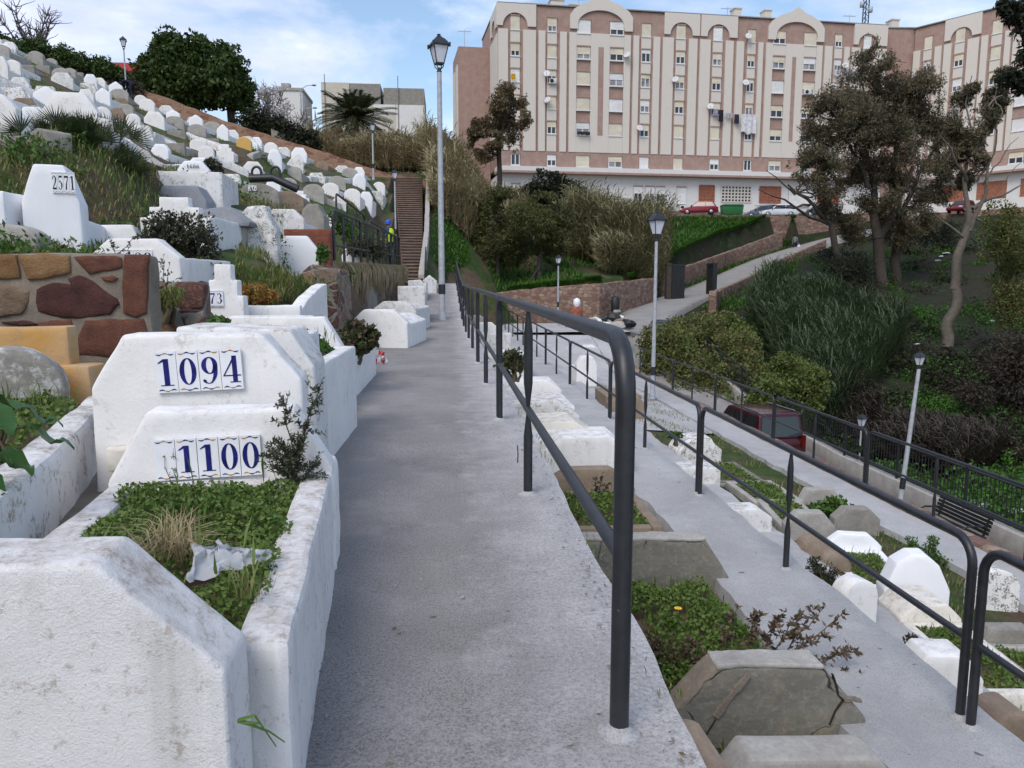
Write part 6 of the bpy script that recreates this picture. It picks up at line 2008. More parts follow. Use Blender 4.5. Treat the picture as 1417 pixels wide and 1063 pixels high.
def facade(F, narrow, wide, strips, crown, ledge=True, rows=ROWS, depth=14.0, shut_rng=None):
    """narrow/wide: window columns (u0,u1); strips: brown gaps (u0,u1) in the cream skin"""
    root = F.root
    sr = shut_rng or rnd
    mb = MB(); mb.box((0, 0, ZB1), (F.L, depth, ZR - 0.05)); w = mb.build('wall', M['brown'], root)
    # cream skin between the strips
    cuts = sorted(strips + [(a - 0.001, b + 0.001) for a, b in narrow + wide])
    mb = MB()
    x = 0.0
    for a, b in cuts + [(F.L, F.L)]:
        if a - x > 0.15: mb.box((x, -0.20, ZB1 + 0.02), (a, -0.002, ZC))
        x = max(x, b)
    for (a, b) in narrow:
        zs = [ZB1 + 0.02] + [z for r_ in reversed(rows[1:]) for z in r_] + [rows[0][0]]
        for z0, z1 in zip(zs[::2], zs[1::2]): mb.box((a + 0.01, -0.17, z0), (b - 0.01, -0.003, z1 - 0.02))
    for (a, b) in wide:
        mb.box((a + 0.01, -0.17, ZB1 + 0.02), (b - 0.01, -0.003, rows[-1][0] - 0.02)); mb.box((a + 0.01, -0.17, rows[1][1] + 0.02), (b - 0.01, -0.003, rows[0][0] - 0.02))
    mb.build('cream_panels', M['cream'], root)
    n = 0
    for (a, b) in narrow + wide:
        wd = (a, b) in wide
        for (z0, z1) in rows:
            s_ = sr.choice([1, 1, 1, 0.5, 0.45, 0.3, 0.6, 0.5]) if (z0, z1) != rows[0] else sr.choice([1, 1, 0.6])
            window_at(F, a + 0.04, b - 0.04, z0, z1, s_, root, sr.random() < 0.2)
        z0, z1 = ZB0 + 0.15, ZB1 - 0.35
        window_at(F, a + 0.04, b - 0.04, z0, z1, sr.choice([0, 0.5, 1, 0]), root, sr.random() < 0.4, y=-0.17)
    mb = MB(); mb.box((0.0, -0.13, ZB0), (F.L, depth, ZB1 - 0.002)); mb.build('lower_band', M['brown'], root)
    for c in crown:
        mb = MB()
        if c[0] == 'arch':
            _, l, r_, cc, rad = c
            arch_panel(mb, l, r_, ZC + 0.35, ZR, cc, rad, -0.23, -0.003, 0)
        else:
            _, l, r_, cc, pk = c
            W_ = r_ - l; t = W_ * 0.13
            outer = [(r_, ZC + 0.4), (r_, ZC + 1.9), (r_ - W_ * 0.06, ZR - 0.2), (r_ - W_ * 0.20, ZR + 0.45), (cc + W_ * 0.13, ZR + 0.9), (cc, pk), (cc - W_ * 0.13, ZR + 0.9), (l + W_ * 0.20, ZR + 0.45), (l + W_ * 0.06, ZR - 0.2), (l, ZC + 1.9), (l, ZC + 0.4)]
            ra = W_ / 2 - t
            inner = [(cc - ra * math.cos(math.pi * k / 16), ZC + 0.9 + (ZR - ZC - 1.1) * math.sin(math.pi * k / 16)) for k in range(17)]
            prof = [(l + t, ZC + 0.4)] + inner + [(r_ - t, ZC + 0.4)] + outer
            mb.prism(prof, -0.27, 0.25, 0)
            mb2 = MB(); mb2.prism([(l + 0.2, ZR - 0.3), (r_ - 0.2, ZR - 0.3), (r_ - W_ * 0.22, ZR + 0.4), (cc + W_ * 0.13, ZR + 0.85), (cc, pk - 0.05), (cc - W_ * 0.13, ZR + 0.85), (l + W_ * 0.22, ZR + 0.4)], -0.1, 0.2); mb2.build('tympanum', M['brown'], root)
        mb.build('crown_panel', M['cream'], root)
    mb = MB(); mb.box((-0.1, -0.22, ZR), (F.L + 0.1, depth, ZR + 0.12)); mb.build('roof', M['roofing'], root)
    if ledge:
        mb = MB(); mb.box((-0.3, -1.6, ZB0 - 0.62), (F.L + 0.3, 1.0, ZB0 - 0.12)); mb.build('ledge', M['ground_floor'], root)
        mb = MB(); mb.box((-0.3, -1.7, ZB0 - 0.86), (F.L + 0.3, 1.0, ZB0 - 0.625)); mb.build('ledge_trim', M['brown'], root)
        mb = MB(); mb.box((0, -0.6, ZG + 1.2), (F.L, depth, ZB0 - 0.87)); mb.build('ground_wall', M['ground_floor'], root)
        mb = MB(); mb.box((-0.05, -0.75, ZG - 0.5), (F.L + 0.05, depth, ZG + 1.18)); mb.build('plinth', M['rubble_small'], root)


root = thing('apartment_building', 'long cream and brown block of flats with arched gables and shuttered windows', 'building', (0, 0, 0))
F1 = Facade(hD(690, 92), hD(1206, 100), root)
U = F1.u
root.matrix_world = F1.M
cols = lambda L: [(U(a), U(b)) for a, b in L]
nar = cols([(706, 719), (755, 768), (880, 893), (926, 939), (975, 988), (1021, 1032), (1137, 1147), (1175, 1186)])
wid = cols([(794, 813), (838, 857), (1055, 1072), (1096, 1113)])
stp = cols([(703, 705.6), (719.4, 723), (740, 743.5), (752.5, 754.6), (768.4, 772), (781, 784.4), (866, 869.4), (877, 879.6), (893.4, 896), (905, 908.6), (923, 925.6), (939.5, 943), (954.5, 958), (972, 974.6), (988.4, 992), (1002.5, 1006.5), (1016.5, 1020.6), (1032.4, 1035.5), (1042, 1046), (1121, 1124), (1134, 1136.6), (1147.5, 1150), (1157, 1160), (1172, 1174.6), (1186.4, 1190)])
cr_ = [('arch', U(687.5), U(740), U(712.5), U(712.5) - U(696)), ('gable', U(785), U(868), U(826), ZR + 1.5), ('arch', U(910), U(957), U(933), U(933) - U(918)), ('arch', U(958.5), U(1007), U(982), U(982) - U(967)), ('gable', U(1048), U(1122), U(1086), ZR + 1.5), ('arch', U(1162), U(1206), U(1181), U(1181) - U(1168))]
facade(F1, nar, wid, stp, cr_, shut_rng=random.Random(4))
for a, b in ((823, 830), (1081, 1086)):
    mb = MB(); mb.box((U(a), -0.225, ROWS[-1][0]), (U(b), -0.201, ROWS[1][1])); mb.build('brown_strip', M['brown'], root)
# ground floor openings
for (a, b, kind) in ((872, 884, 'w'), (888, 900, 'w'), (902, 914, 'w'), (930, 943, 's'), (961, 981, 'l'), (991, 1031, 'g'), (1043, 1071, 'l'), (1082, 1110, 's'), (1122, 1150, 'l'), (706, 718, 's'), (760, 772, 'w')):
    a, b = U(a), U(b)
    if kind in 'ws': window_at(F1, a, b, 10.5 if kind == 'w' else 10.4, 12.3, 0.45 if kind == 'w' else 1, root, True, y=-0.62)
    else:
        mb = MB()
        mb.box((a, -0.64, 10.7), (b, -0.601, 12.6), 1)
        nxb = max(3, int((b - a) / 0.42))
        for i in range(nxb + 1):
            x = a + (b - a) * i / nxb; mb.box((x - 0.07, -0.70, 10.7), (x + 0.07, -0.641, 12.6))
        for j in range(6):
            z = 10.7 + 1.9 * j / 5; mb.box((a + 0.002, -0.698, z - 0.07), (b - 0.002, -0.642, z + 0.07))
        mb.build('lattice_window', [M['lattice'] if kind == 'l' else M['cream'], M['pane'] if kind == 'g' else M['lattice']], root)
# short left-hand return and the lower brown block set back behind it
mb = MB(); arch_panel(mb, 0.6, 5.6, ZC + 0.35, ZR - 0.02, 3.1, 1.4, -0.14, -0.003, 0); mb.box((0.3, -0.13, ZB1), (2.0, -0.003, ZC - 0.4)); mb.box((4.2, -0.13, ZB1), (5.9, -0.003, ZC - 0.4)); mb.box((2.4, -0.10, ZB1), (3.8, -0.003, ZC - 0.4))
o = mb.build('return_panels', M['cream'], root)
o.matrix_local = Matrix(((0, 1, 0, 0), (-1, 0, 0, 6.2), (0, 0, 1, 0), (0, 0, 0, 1)))
mb = MB(); mb.box((-3.9, 6.5, ZG), (-0.02, 13.8, ZR - 3.0)); mb.build('rear_wing', M['brown'], root)
mb = MB(); mb.box((-4.05, 7.0, ZB1), (-3.905, 8.8, ZR - 5)); mb.box((-4.05, 10.6, ZB1), (-3.905, 12.6, ZR - 5)); mb.build('rear_panels', M['cream'], root)
# roof clutter
for px, w, h in ((745, 2.2, 1.0), (776, 1.6, 1.6), (800, 1.2, 1.2), (1022, 0.9, 1.9), (1063, 0.9, 1.9), (1045, 3.0, 0.7), (1237, 1.0, 1.7)):
    x = U(px); mb = MB(); mb.box((x - w / 2, 3.0, ZR + 0.12), (x + w / 2, 4.2, ZR + 0.12 + h)); mb.box((x - w / 2 - 0.1, 2.9, ZR + 0.12 + h), (x + w / 2 + 0.1, 4.3, ZR + 0.27 + h))
    mb.build('chimney', M['cream'], root)

root2 = thing('apartment_building', 'right wing of cream and brown flats turned towards the viewer behind the big tree', 'building', (0, 0, 0))
pA = hD(1244, 101.0)
dv = (_r * 0.615 + _fh * -0.789); dv = Vector((dv.x, dv.y)).normalized()
F2 = Facade(pA, pA + dv * 34, root2)
U2 = F2.u
root2.matrix_world = F2.M
cols2 = lambda L: [(U2(a), U2(b)) for a, b in L]
q = U2(1402)
nar = cols2([(1257, 1268), (1298, 1311), (1346, 1360)]) + [(q + 7, q + 8.6), (q + 11, q + 12.5)]
wid = [(U2(1382), U2(1403))] + [(q + 3.2, q + 5.0)]
stp = cols2([(1253, 1256), (1269, 1272), (1281, 1284), (1294, 1297.5), (1311.5, 1315), (1330, 1333), (1342, 1345.5), (1361, 1364), (1372, 1375)]) + [(q + 1.3, q + 2.0), (q + 6, q + 6.4), (q + 9.5, q + 10)]
facade(F2, nar, wid, stp, [('arch', U2(1284), U2(1332), U2(1306), U2(1306) - U2(1292)), ('gable', U2(1376), q + 6.0, (U2(1376) + q + 6.0) / 2, ZR + 1.5)], shut_rng=random.Random(9))
for k in range(5):
    a = U2(1290) + k * 4.6
    mb = MB(); mb.box((a, -0.64, 10.7), (a + 3.2, -0.601, 12.7), 0); mb.build('brick_panel', M['lattice'], root2)
# brown stair block joining both
c = F1.M @ Vector((F1.L, 0, 0))
root3 = thing('stair_tower', 'plain brown stair tower filling the corner between the two wings of flats', 'building', (0, 0, 0))
e1 = F1.M @ Vector((F1.L + 0.02, 1.2, 0)); e2 = F2.M @ Vector((-0.02, 0.5, 0)); e3 = F2.M @ Vector((-0.02, 9, 0)); e4 = F1.M @ Vector((F1.L + 0.02, 10, 0))
mb = MB(); pl = [e1, e2, e3, e4]
if poly_ccw([(p.x, p.y) for p in pl]) is False: pl = pl[::-1]
zt, zb = ZR + 0.1, ZG - 0.3
for a, b in zip(pl, pl[1:] + pl[:1]): mb.poly([(a.x, a.y, zb), (b.x, b.y, zb), (b.x, b.y, zt), (a.x, a.y, zt)])
mb.poly([(p.x, p.y, zt) for p in pl])
mb.build('wall', M['brown'], root3)
mb = MB(); pr = [p + (p - sum(pl, Vector()) / 4).normalized() * 0.15 for p in pl]; mb.poly([(p.x, p.y, zt + 0.15) for p in pr])
for a, b in zip(pr, pr[1:] + pr[:1]): mb.poly([(a.x, a.y, zt + 0.01), (b.x, b.y, zt + 0.01), (b.x, b.y, zt + 0.15), (a.x, a.y, zt + 0.15)])
mb.build('roof', M['roofing'], root3)
# lattice radio mast on the roof
p = F1.M @ Vector((F1.L - 1.0 + U(1218) - U(1206), 5.0, ZR + 0.2))
root = thing('radio_mast', 'dark lattice radio mast rising from the roof of the flats', 'mast', p)
mb = MB()
for k in range(3):
    w = 2 * math.pi * k / 3; mb.tube([(0.42 * math.cos(w), 0.42 * math.sin(w), 0), (0.36 * math.cos(w), 0.36 * math.sin(w), 9)], 0.07, 5)
for j in range(14):
    for k in range(3):
        w, w2 = 2 * math.pi * k / 3, 2 * math.pi * (k + 1) / 3
        mb.tube([(0.4 * math.cos(w), 0.4 * math.sin(w), j * 0.64), (0.4 * math.cos(w2), 0.4 * math.sin(w2), (j + 1) * 0.64)], 0.035, 4)
mb.build('lattice', M['dark_iron'], root)
for z, w in ((3.0, 0.0), (3.8, 2.0), (6.0, 1.0), (7.0, 4.0)):
    mb = MB(); mb.lathe([(0.1, 0), (0.3, 0.05), (0.3, 0.7), (0.1, 0.75)], 8, (0.6 * math.cos(w), 0.6 * math.sin(w), z)); mb.build('antenna', M['pole'], root)
mb = MB(); mb.box((-0.5, -0.5, -0.3), (0.5, 0.5, 0.02)); mb.build('base', M['roofing'], root)
# thin tv aerials
for px, f_ in ((648, 0), (1012, 1), (1180, 1), (808, 1)):
    p = F1.M @ Vector((U(px), 4, (ZR + 0.1) if f_ else ZR - 3.0 + 0.0)) if f_ else F1.M @ Vector((-3.0, 8, ZR - 3.0))
    root = thing('tv_aerial', 'thin tv aerial on the roof edge of the flats ' + {648: 'above the low rear wing', 1012: 'between the two gables', 1180: 'near the radio mast', 808: 'beside the first gable'}[px], 'aerial', p)
    mb = MB(); mb.tube([(0, 0, 0), (0, 0, 2.4)], 0.035, 5); mb.tube([(-0.8, 0, 2.2), (0.8, 0, 2.2)], 0.03, 4)
    for k in range(6): mb.tube([(-0.75 + 0.3 * k, -0.3, 2.2), (-0.75 + 0.3 * k, 0.3, 2.2)], 0.02, 4)
    mb.build('antenna', M['pole'], root)
# satellite dishes, air conditioners and laundry hanging on the facade
M['dish'] = plain('white dish', (0.60, 0.60, 0.61), 0.4)
rowz = {0: 30.0, 1: 27.2, 2: 24.7, 3: 21.8, 4: 19.0}
proto = None
NMS = ['top floor', 'second floor down', 'third floor down', 'fourth floor down', 'fifth floor down']
for px, r_ in ((754, 2), (755, 3), (860, 1), (879, 4), (925, 2), (973, 3), (1020, 0), (1150, 1), (1136, 2), (1019, 2), (930, 2.0)):
    if px == 930: continue
    p = F1.M @ Vector((U(px), -0.55, rowz[int(r_)]))
    lab = 'white satellite dish, %s of the flats, %s' % (NMS[int(r_)], {754: 'upper on the second window column', 755: 'below another dish in that column', 860: 'beside the first gable', 879: 'beside a narrow window', 925: 'in the middle arch bay', 973: 'above the laundry', 1020: 'between the gables', 1150: 'right of the second gable', 1136: 'below right of it', 1019: 'over the hanging sheet'}[px])
    if proto is None:
        proto = thing('satellite_dish', lab, 'satellite dish', p, R(-15), 'satellite dishes on the flats')
        mb = MB(); mb.lathe([(0.02, 0.0), (0.22, 0.03), (0.42, 0.13), (0.43, 0.15), (0.22, 0.055), (0.02, 0.025)], 16); Rm = Matrix.Rotation(R(62), 4, 'X'); mb.v = [tuple(Rm @ Vector(v)) for v in mb.v]; mb.build('dish', M['dish'], proto)
        mb = MB(); mb.tube([(0, 0, 0), (0, 0.3, -0.1), (0, 0.5, -0.1)], 0.03, 6); mb.tube([(0, -0.1, -0.35), (0, -0.45, 0.1)], 0.02, 5); mb.build('arm', M['pole'], proto)
    else: clone(proto, p, R(rnd.uniform(-40, 10)), lab, 'satellite dishes on the flats')
proto = None
for px, z, lab in ((797, 14.0, 'left unit on the white ledge of the flats'), (818, 13.95, 'right unit on the white ledge of the flats'), (938, 9.9, 'below a shuttered ground floor window of the flats'), (762, 24.0, 'under a third floor window of the flats'), (1102, 24.0, 'beside the second gable column of the flats')):
    p = F1.M @ Vector((U(px), -1.2 if z < 14.2 and z > 13 else (-0.95 if z < 13 else -0.4), z))
    if proto is None:
        proto = thing('air_conditioner', 'boxy white air conditioner, ' + lab, 'air conditioner', p, 0, 'air conditioners on the flats')
        mb = MB(); mb.box((-0.45, -0.18, -0.3), (0.45, 0.18, 0.3)); me = mb.mesh('casing', M['dish']); rough(me, 0.03, 0, 0); add('casing', me, proto)
        mb = MB(); mb.v = []; mb.lathe([(0.05, 0), (0.22, 0.0), (0.22, 0.02), (0.05, 0.03)], 12); Rm = Matrix.Rotation(R(90), 4, 'X'); mb.v = [tuple(Rm @ Vector(v) + Vector((-0.12, -0.18, 0))) for v in mb.v]; mb.build('fan_grille', M['dark_iron'], proto)
    else: clone(proto, p, 0, 'boxy white air conditioner, ' + lab, 'air conditioners on the flats')
cloths = [(1014, 1034, 158, 184, (0.62, 0.62, 0.64), 'big white sheet drying at a window of the flats'), (1005, 1011, 158, 171, (0.03, 0.03, 0.06), 'dark trousers drying beside the white sheet'), (984, 990, 152, 168, (0.02, 0.02, 0.03), 'black garment drying under a window of the flats'), (976, 983, 151, 160, (0.35, 0.30, 0.40), 'lilac garment drying under a window of the flats'), (993, 1003, 156, 163, (0.45, 0.42, 0.5), 'patterned cloth on the washing line of the flats'), (1134, 1146, 96, 105, (0.5, 0.5, 0.55), 'pale washing hung near the big tree on the flats'), (1150, 1164, 98, 104, (0.25, 0.27, 0.4), 'bluish washing hung near the big tree on the flats'), (795, 812, 182, 187, (0.03, 0.03, 0.04), 'dark clothes over a window rail of the flats'), (706, 712, 102, 110, (0.6, 0.35, 0.02), 'yellow cloth at a window above the brown leaved tree')]
for i, (a, b, t_, bt, c_, lab) in enumerate(cloths):
    ua, ub = U(a), U(b)
    D_ = Vector(F1.M @ Vector(((ua + ub) / 2, -0.6, 0)))
    zt = atY((a + b) / 2, t_, D_.y).z; zb = atY((a + b) / 2, bt, D_.y).z
    mb = MB(); n_ = 12; vs = []
    for j in range(n_ + 1):
        for k in range(n_ + 1):
            s_, v = k / n_, j / n_
            zl = zb + (0.35 * mnoise.noise(Vector((s_ * 3, i, 0))) if ub - ua > 1 else 0)
            vs.append((ua + (ub - ua) * s_, -0.6 + 0.07 * math.sin(s_ * 17 + i) * (0.3 + v), zt + (zl - zt) * v))
    mb.raw(vs, [(j * (n_ + 1) + k, (j + 1) * (n_ + 1) + k, (j + 1) * (n_ + 1) + k + 1, j * (n_ + 1) + k + 1) for j in range(n_) for k in range(n_)], 0, True)
    o = mb.build('laundry', plain('washed cloth', c_, 0.9, 0, 0.2, 3)); o.matrix_world = F1.M
    tag(o, lab, 'laundry', 'washing hanging on the flats')

# ------------------------------------------------------------------ old buildings on the hill crest
M['old_wall'] = whitewash('old patched render', (0.55, 0.50, 0.41), dirt=0.9, flake=0.5, under=(0.30, 0.25, 0.18))
M['old_white'] = whitewash('old white patch', (0.70, 0.69, 0.66), dirt=0.6, flake=0.2)
Yb = 88
a = atY(447, 205, Yb); b = atY(587, 118, Yb)
root = thing('old_house', 'windowless pale building with patched plaster behind the palm tree', 'building', (a.x, Yb, a.z - 6))
w, h = b.x - a.x, b.z - a.z + 6
pxm = w / 140.0
mb = MB(); mb.box((0, 0, 0), (w, 9, h - 2.1)); mb.build('wall', M['old_wall'], root)
mb = MB(); mb.box((0.02, 0.05, h - 2.098), (80 * pxm, 9, h + 0.05)); mb.box((84 * pxm, 0.05, h - 2.098), (w - 0.02, 9, h - 0.35)); mb.build('parapet', M['cement'], root)
mb = MB(); mb.box((101 * pxm, -0.06, h - 2.6 - 3.3), (138 * pxm, -0.003, h - 2.15)); mb.box((70 * pxm, -0.05, h - 3.1), (100 * pxm, -0.003, h - 2.12)); mb.build('plaster_patch', M['old_white'], root)
mb = MB(); mb.box((0.0, -0.05, h - 2.099), (38 * pxm, -0.003, h + 0.08)); mb.build('plaster_patch', M['old_wall'], root)
mb = MB(); mb.box((100 * pxm, -0.1, h - 6.2), (139 * pxm, -0.003, h - 5.95)); mb.build('ledge', M['cement'], root)
mb = MB(); mb.box((18 * pxm, -0.03, h - 2.9), (27 * pxm, -0.004, h - 2.3)); mb.build('window', M['pane'], root)
for px in (452, 551): 
    x = (px - 447) * pxm; mb = MB(); mb.tube([(x, -0.1, h - 6), (x, -0.1, h + 0.9)], 0.05, 5); mb.build('pipe', M['cement'], root)
a = atY(376, 200, 86); b = atY(418, 126, 86)
root = thing('old_house', 'small white flat roofed house half hidden by blossom beside the street light', 'building', (a.x, 86, a.z - 4))
mb = MB(); mb.box((0, 0, 0), (b.x - a.x, 6, b.z - a.z + 4)); mb.build('wall', M['old_white'], root)
mb = MB(); mb.box((-0.1, -0.1, b.z - a.z + 4.002), (b.x - a.x + 0.1, 6.1, b.z - a.z + 4.3)); mb.build('roof', M['cement_pale'], root)
mb = MB(); mb.box((1.0, 1.0, b.z - a.z + 4.3), (1.9, 1.9, b.z - a.z + 5.0)); mb.build('chimney', M['cement_pale'], root)
a = atY(112, 110, 74); b = atY(176, 78, 74)
root = thing('red_roofed_house', 'low house with a bright red roof seen over the dark hedge', 'building', (a.x, 74, a.z - 3))
w = b.x - a.x; h = b.z - a.z + 3
mb = MB(); mb.box((0, 0, 0), (w, 5, h - 1.3)); mb.build('wall', M['old_wall'], root)
mb = MB(); T = Matrix(((0, 1, 0, 0), (1, 0, 0, 0), (0, 0, 1, 0), (0, 0, 0, 1))); mb.prism([(-0.4, h - 1.35), (2.5, h + 0.1), (5.4, h - 1.35)], -0.3, w + 0.3, mat=T); mb.build('roof', plain('red roof tiles', (0.33, 0.025, 0.02), 0.8, 0, 0.2, 3), root)
# grey retaining wall under the round trees, and bits of wall along the crest
for (p0, p1, t0, t1, Yw, lab) in ((226, 330, 150, 172, 63.4, 'grey concrete wall streaked with damp under the round dark trees'), (375, 420, 178, 198, 63.6, 'mossy grey wall on the crest beside a blue grey shutter')):
    a = atY(p0, t0, Yw); b = atY(p1, t1, Yw)
    mb = MB(); mb.raw([(0, 0, -3.5), (b.x - a.x, 0, b.z - a.z - 3.0), (b.x - a.x, 0, b.z - a.z), (0, 0, 0), (0, 0.4, -3.5), (b.x - a.x, 0.4, b.z - a.z - 3.0), (b.x - a.x, 0.4, b.z - a.z), (0, 0.4, 0)], [(0, 1, 2, 3), (5, 4, 7, 6), (3, 2, 6, 7), (0, 3, 7, 4), (1, 5, 6, 2)])
    o = mb.build('garden_wall', M['cement']); o.location = (a.x, Yw, a.z); tag(o, lab, 'wall')
# ------------------------------------------------------------------ vegetation
def limb(mb, a, b, r0, r1, wob=0.12, n=6, seed=0):
    a, b = Vector(a), Vector(b)
    L = (b - a).length
    pts = []
    for k in range(n + 1):
        t = k / n
        nz = mnoise.noise_vector(Vector((a.x + t * 2.5 + seed, a.y + seed * 3.1, a.z + t))) * L * wob * math.sin(math.pi * min(1, t * 0.9 + 0.05))
        pts.append(a.lerp(b, t) + nz)
    mb.tube(pts, [r0 + (r1 - r0) * k / n for k in range(n + 1)], 7)
    return pts


def tree(name, label, cat, base, limbs, blobs, nleaf, lsize, lmat, bark='bark', gap=0.32, gscale=0.9, shell=0.5, aspect=0.5, up=0.2, group=None, twigs=0):
    """limbs: [(from, to, r0, r1)] relative to base; blobs [(centre, radii)] relative to base"""
    root = thing(name, label, cat, base, 0, group)
    mb = MB()
    tips = []
    for i, (a, b, r0, r1) in enumerate(limbs):
        tips += limb(mb, a, b, r0, r1, seed=i)[-2:]
    for k in range(twigs):
        c, r_ = rnd.choice(blobs)
        s0 = min(tips, key=lambda p: (p - Vector(c)).length)
        e = Vector(c) + Vector((rnd.uniform(-1, 1) * r_[0], rnd.uniform(-1, 1) * r_[1], rnd.uniform(-0.8, 0.9) * r_[2]))
        limb(mb, s0, e, 0.06, 0.015, 0.2, 5, k)
    if limbs: mb.build('trunk', M[bark], root)
    if blobs:
        p = blob_points(blobs, nleaf, shell, gap, gscale, seed=base[0])
        add('crown', np_quads('crown', leaves(p, lsize, aspect, up), M[lmat]), root)
    return root


def blobs_around(c, R3, n, r0, r1, seed=0):
    g = random.Random(seed)
    out = []
    for _ in range(n):
        d = Vector((g.gauss(0, 1), g.gauss(0, 1), g.gauss(0, 1))).normalized() * (g.random() ** 0.4)
        r_ = g.uniform(r0, r1)
        out.append(((c[0] + d.x * R3[0], c[1] + d.y * R3[1], c[2] + d.z * R3[2]), (r_ * 1.1, r_ * 1.1, r_ * 0.8)))
    return out


M['bark_pale2'] = cement('grey pale bark', (0.10, 0.085, 0.068), (0.22, 0.19, 0.155), sc=6)
# --- the big eucalyptus before the flats ----------------------------------------------------
Y = 60.0
def at_blob(px, py, rx, ry, Y, base, dy=0.0, dep=None):
    c = atY(px, py, Y + dy)
    s = Y / 1064 * 1.02
    return ((c.x - base[0], c.y - base[1], c.z - base[2]), (rx * s, (dep or (rx + ry) / 2) * s, ry * s))


b0 = atY(1228, 400, Y); b0.z = H(b0.x, Y)
base = (b0.x, Y, b0.z)
P_ = lambda px, py, dy=0.0: tuple(atY(px, py, Y + dy) - Vector(base))
limbs = [(P_(1222, 420), P_(1215, 330), 0.50, 0.42), (P_(1215, 330), P_(1200, 210, 1), 0.40, 0.16), (P_(1215, 335), P_(1262, 230, -1), 0.34, 0.12), (P_(1200, 260), P_(1160, 170), 0.2, 0.06),
         (P_(1238, 420, 1), P_(1245, 300, 1), 0.42, 0.34), (P_(1245, 300, 1), P_(1240, 120, 1), 0.32, 0.08), (P_(1176, 415, -1), P_(1150, 310, -1), 0.34, 0.24), (P_(1150, 310, -1), P_(1090, 255, -1), 0.22, 0.07), (P_(1150, 310), P_(1128, 200), 0.2, 0.06),
         (P_(1150, 312, -1), P_(1050, 262, -2), 0.15, 0.03), (P_(1245, 300), P_(1300, 190), 0.22, 0.07), (P_(1195, 225), P_(1195, 85), 0.14, 0.04), (P_(1120, 285, -1), P_(1045, 285, -2), 0.10, 0.02), (P_(1100, 270, -1), P_(1060, 235, -2), 0.08, 0.02)]
bl = [at_blob(px, py, rx, ry, Y, base, dy) for px, py, rx, ry, dy in
      ((1198, 80, 20, 24, 0), (1190, 110, 32, 28, 1), (1222, 95, 24, 22, -1), (1168, 135, 34, 28, 0), (1215, 140, 42, 34, 2), (1255, 125, 36, 28, 0), (1282, 120, 22, 26, -1), (1140, 150, 26, 24, -1), (1128, 185, 22, 28, 0), (1168, 185, 44, 36, 1),
       (1225, 190, 48, 40, -1), (1275, 175, 40, 38, 1), (1305, 180, 26, 34, 0), (1142, 225, 34, 30, -2), (1190, 240, 48, 34, 2), (1250, 240, 46, 34, 0), (1300, 230, 30, 30, -1), (1122, 215, 22, 22, 1), (1118, 240, 22, 16, -1), (1280, 275, 26, 22, 0), (1200, 285, 34, 18, 1), (1145, 262, 26, 18, -2), (1105, 228, 16, 12, 0), (1240, 280, 26, 20, -2), (1165, 300, 30, 22, 0), (1220, 310, 34, 24, 1), (1275, 305, 28, 22, -1), (1310, 265, 22, 24, 0), (1180, 325, 24, 18, 1), (1250, 330, 26, 18, 0), (1140, 290, 18, 14, -1), (1205, 60, 12, 12, 0), (1185, 165, 40, 34, -2), (1235, 160, 40, 34, 2))]
tree('eucalyptus_tree', 'tallest tree, a sprawling dark eucalyptus hiding the corner of the flats', 'tree', base, limbs, bl, 190000, 0.26, 'euc', gap=0.41, gscale=0.75, shell=0.7, aspect=0.24, up=-0.5, twigs=110)

# --- pale trunked tree and the overhanging branches at the right edge ------------------------
Y = 45.0
b0 = atY(1313, 470, Y); base = (b0.x, Y, H(b0.x, Y))
limbs = [(P_(1311, 480), P_(1322, 400), 0.36, 0.30), (P_(1322, 400), P_(1340, 310), 0.30, 0.22), (P_(1340, 312), P_(1338, 200), 0.18, 0.06), (P_(1340, 320), P_(1375, 215), 0.17, 0.05), (P_(1345, 290), P_(1415, 255), 0.12, 0.03), (P_(1338, 250), P_(1298, 180, -1), 0.10, 0.02), (P_(1340, 220), P_(1345, 105), 0.09, 0.02),
         (P_(1375, 215), P_(1380, 120), 0.06, 0.015), (P_(1360, 255), P_(1410, 190), 0.06, 0.015), (P_(1335, 330), P_(1290, 290), 0.10, 0.02), (P_(1345, 300), P_(1405, 330), 0.06, 0.02), (P_(1338, 200), P_(1310, 140), 0.05, 0.012), (P_(1380, 265), P_(1420, 215), 0.04, 0.012)]
bl = [at_blob(px, py, rx, ry, Y, base, dy) for px, py, rx, ry, dy in ((1340, 190, 22, 26, 0), (1362, 165, 18, 20, 0), (1330, 140, 14, 16, 1), (1378, 140, 18, 22, 1), (1350, 225, 18, 18, -1), (1322, 220, 14, 16, 0), (1345, 120, 10, 14, 0), (1390, 105, 14, 14, 0), (1318, 175, 12, 14, 0), (1335, 250, 12, 14, 1))]
tree('eucalyptus_tree', 'slender pale trunked tree with bare forked branches, right of the biggest tree', 'tree', base, limbs, bl, 24000, 0.26, 'euc', bark='bark_pale2', gap=0.36, gscale=0.7, aspect=0.26, up=-0.4, twigs=60)
Y = 34.0
b0 = atY(1480, 470, Y); base = (b0.x, Y, H(b0.x, Y))
limbs = [(P_(1482, 480), P_(1478, 200), 0.34, 0.22), (P_(1478, 200), P_(1440, 40), 0.2, 0.08), (P_(1460, 130), P_(1400, 20), 0.12, 0.03), (P_(1470, 170), P_(1395, 110), 0.10, 0.02)]
bl = [at_blob(px, py, rx, ry, Y, base) for px, py, rx, ry in ((1400, 14, 18, 22), (1415, 45, 16, 20), (1398, 105, 16, 18), (1420, 110, 22, 20), (1385, 10, 9, 12), (1445, 60, 30, 30), (1415, 80, 14, 14), (1440, 10, 26, 26))]
tree('eucalyptus_tree', 'dark leafy branches reaching in at the top right corner', 'tree', base, limbs, bl, 9000, 0.26, 'black_tree', gap=0.38, gscale=0.9, aspect=0.35, up=-0.2, twigs=10)

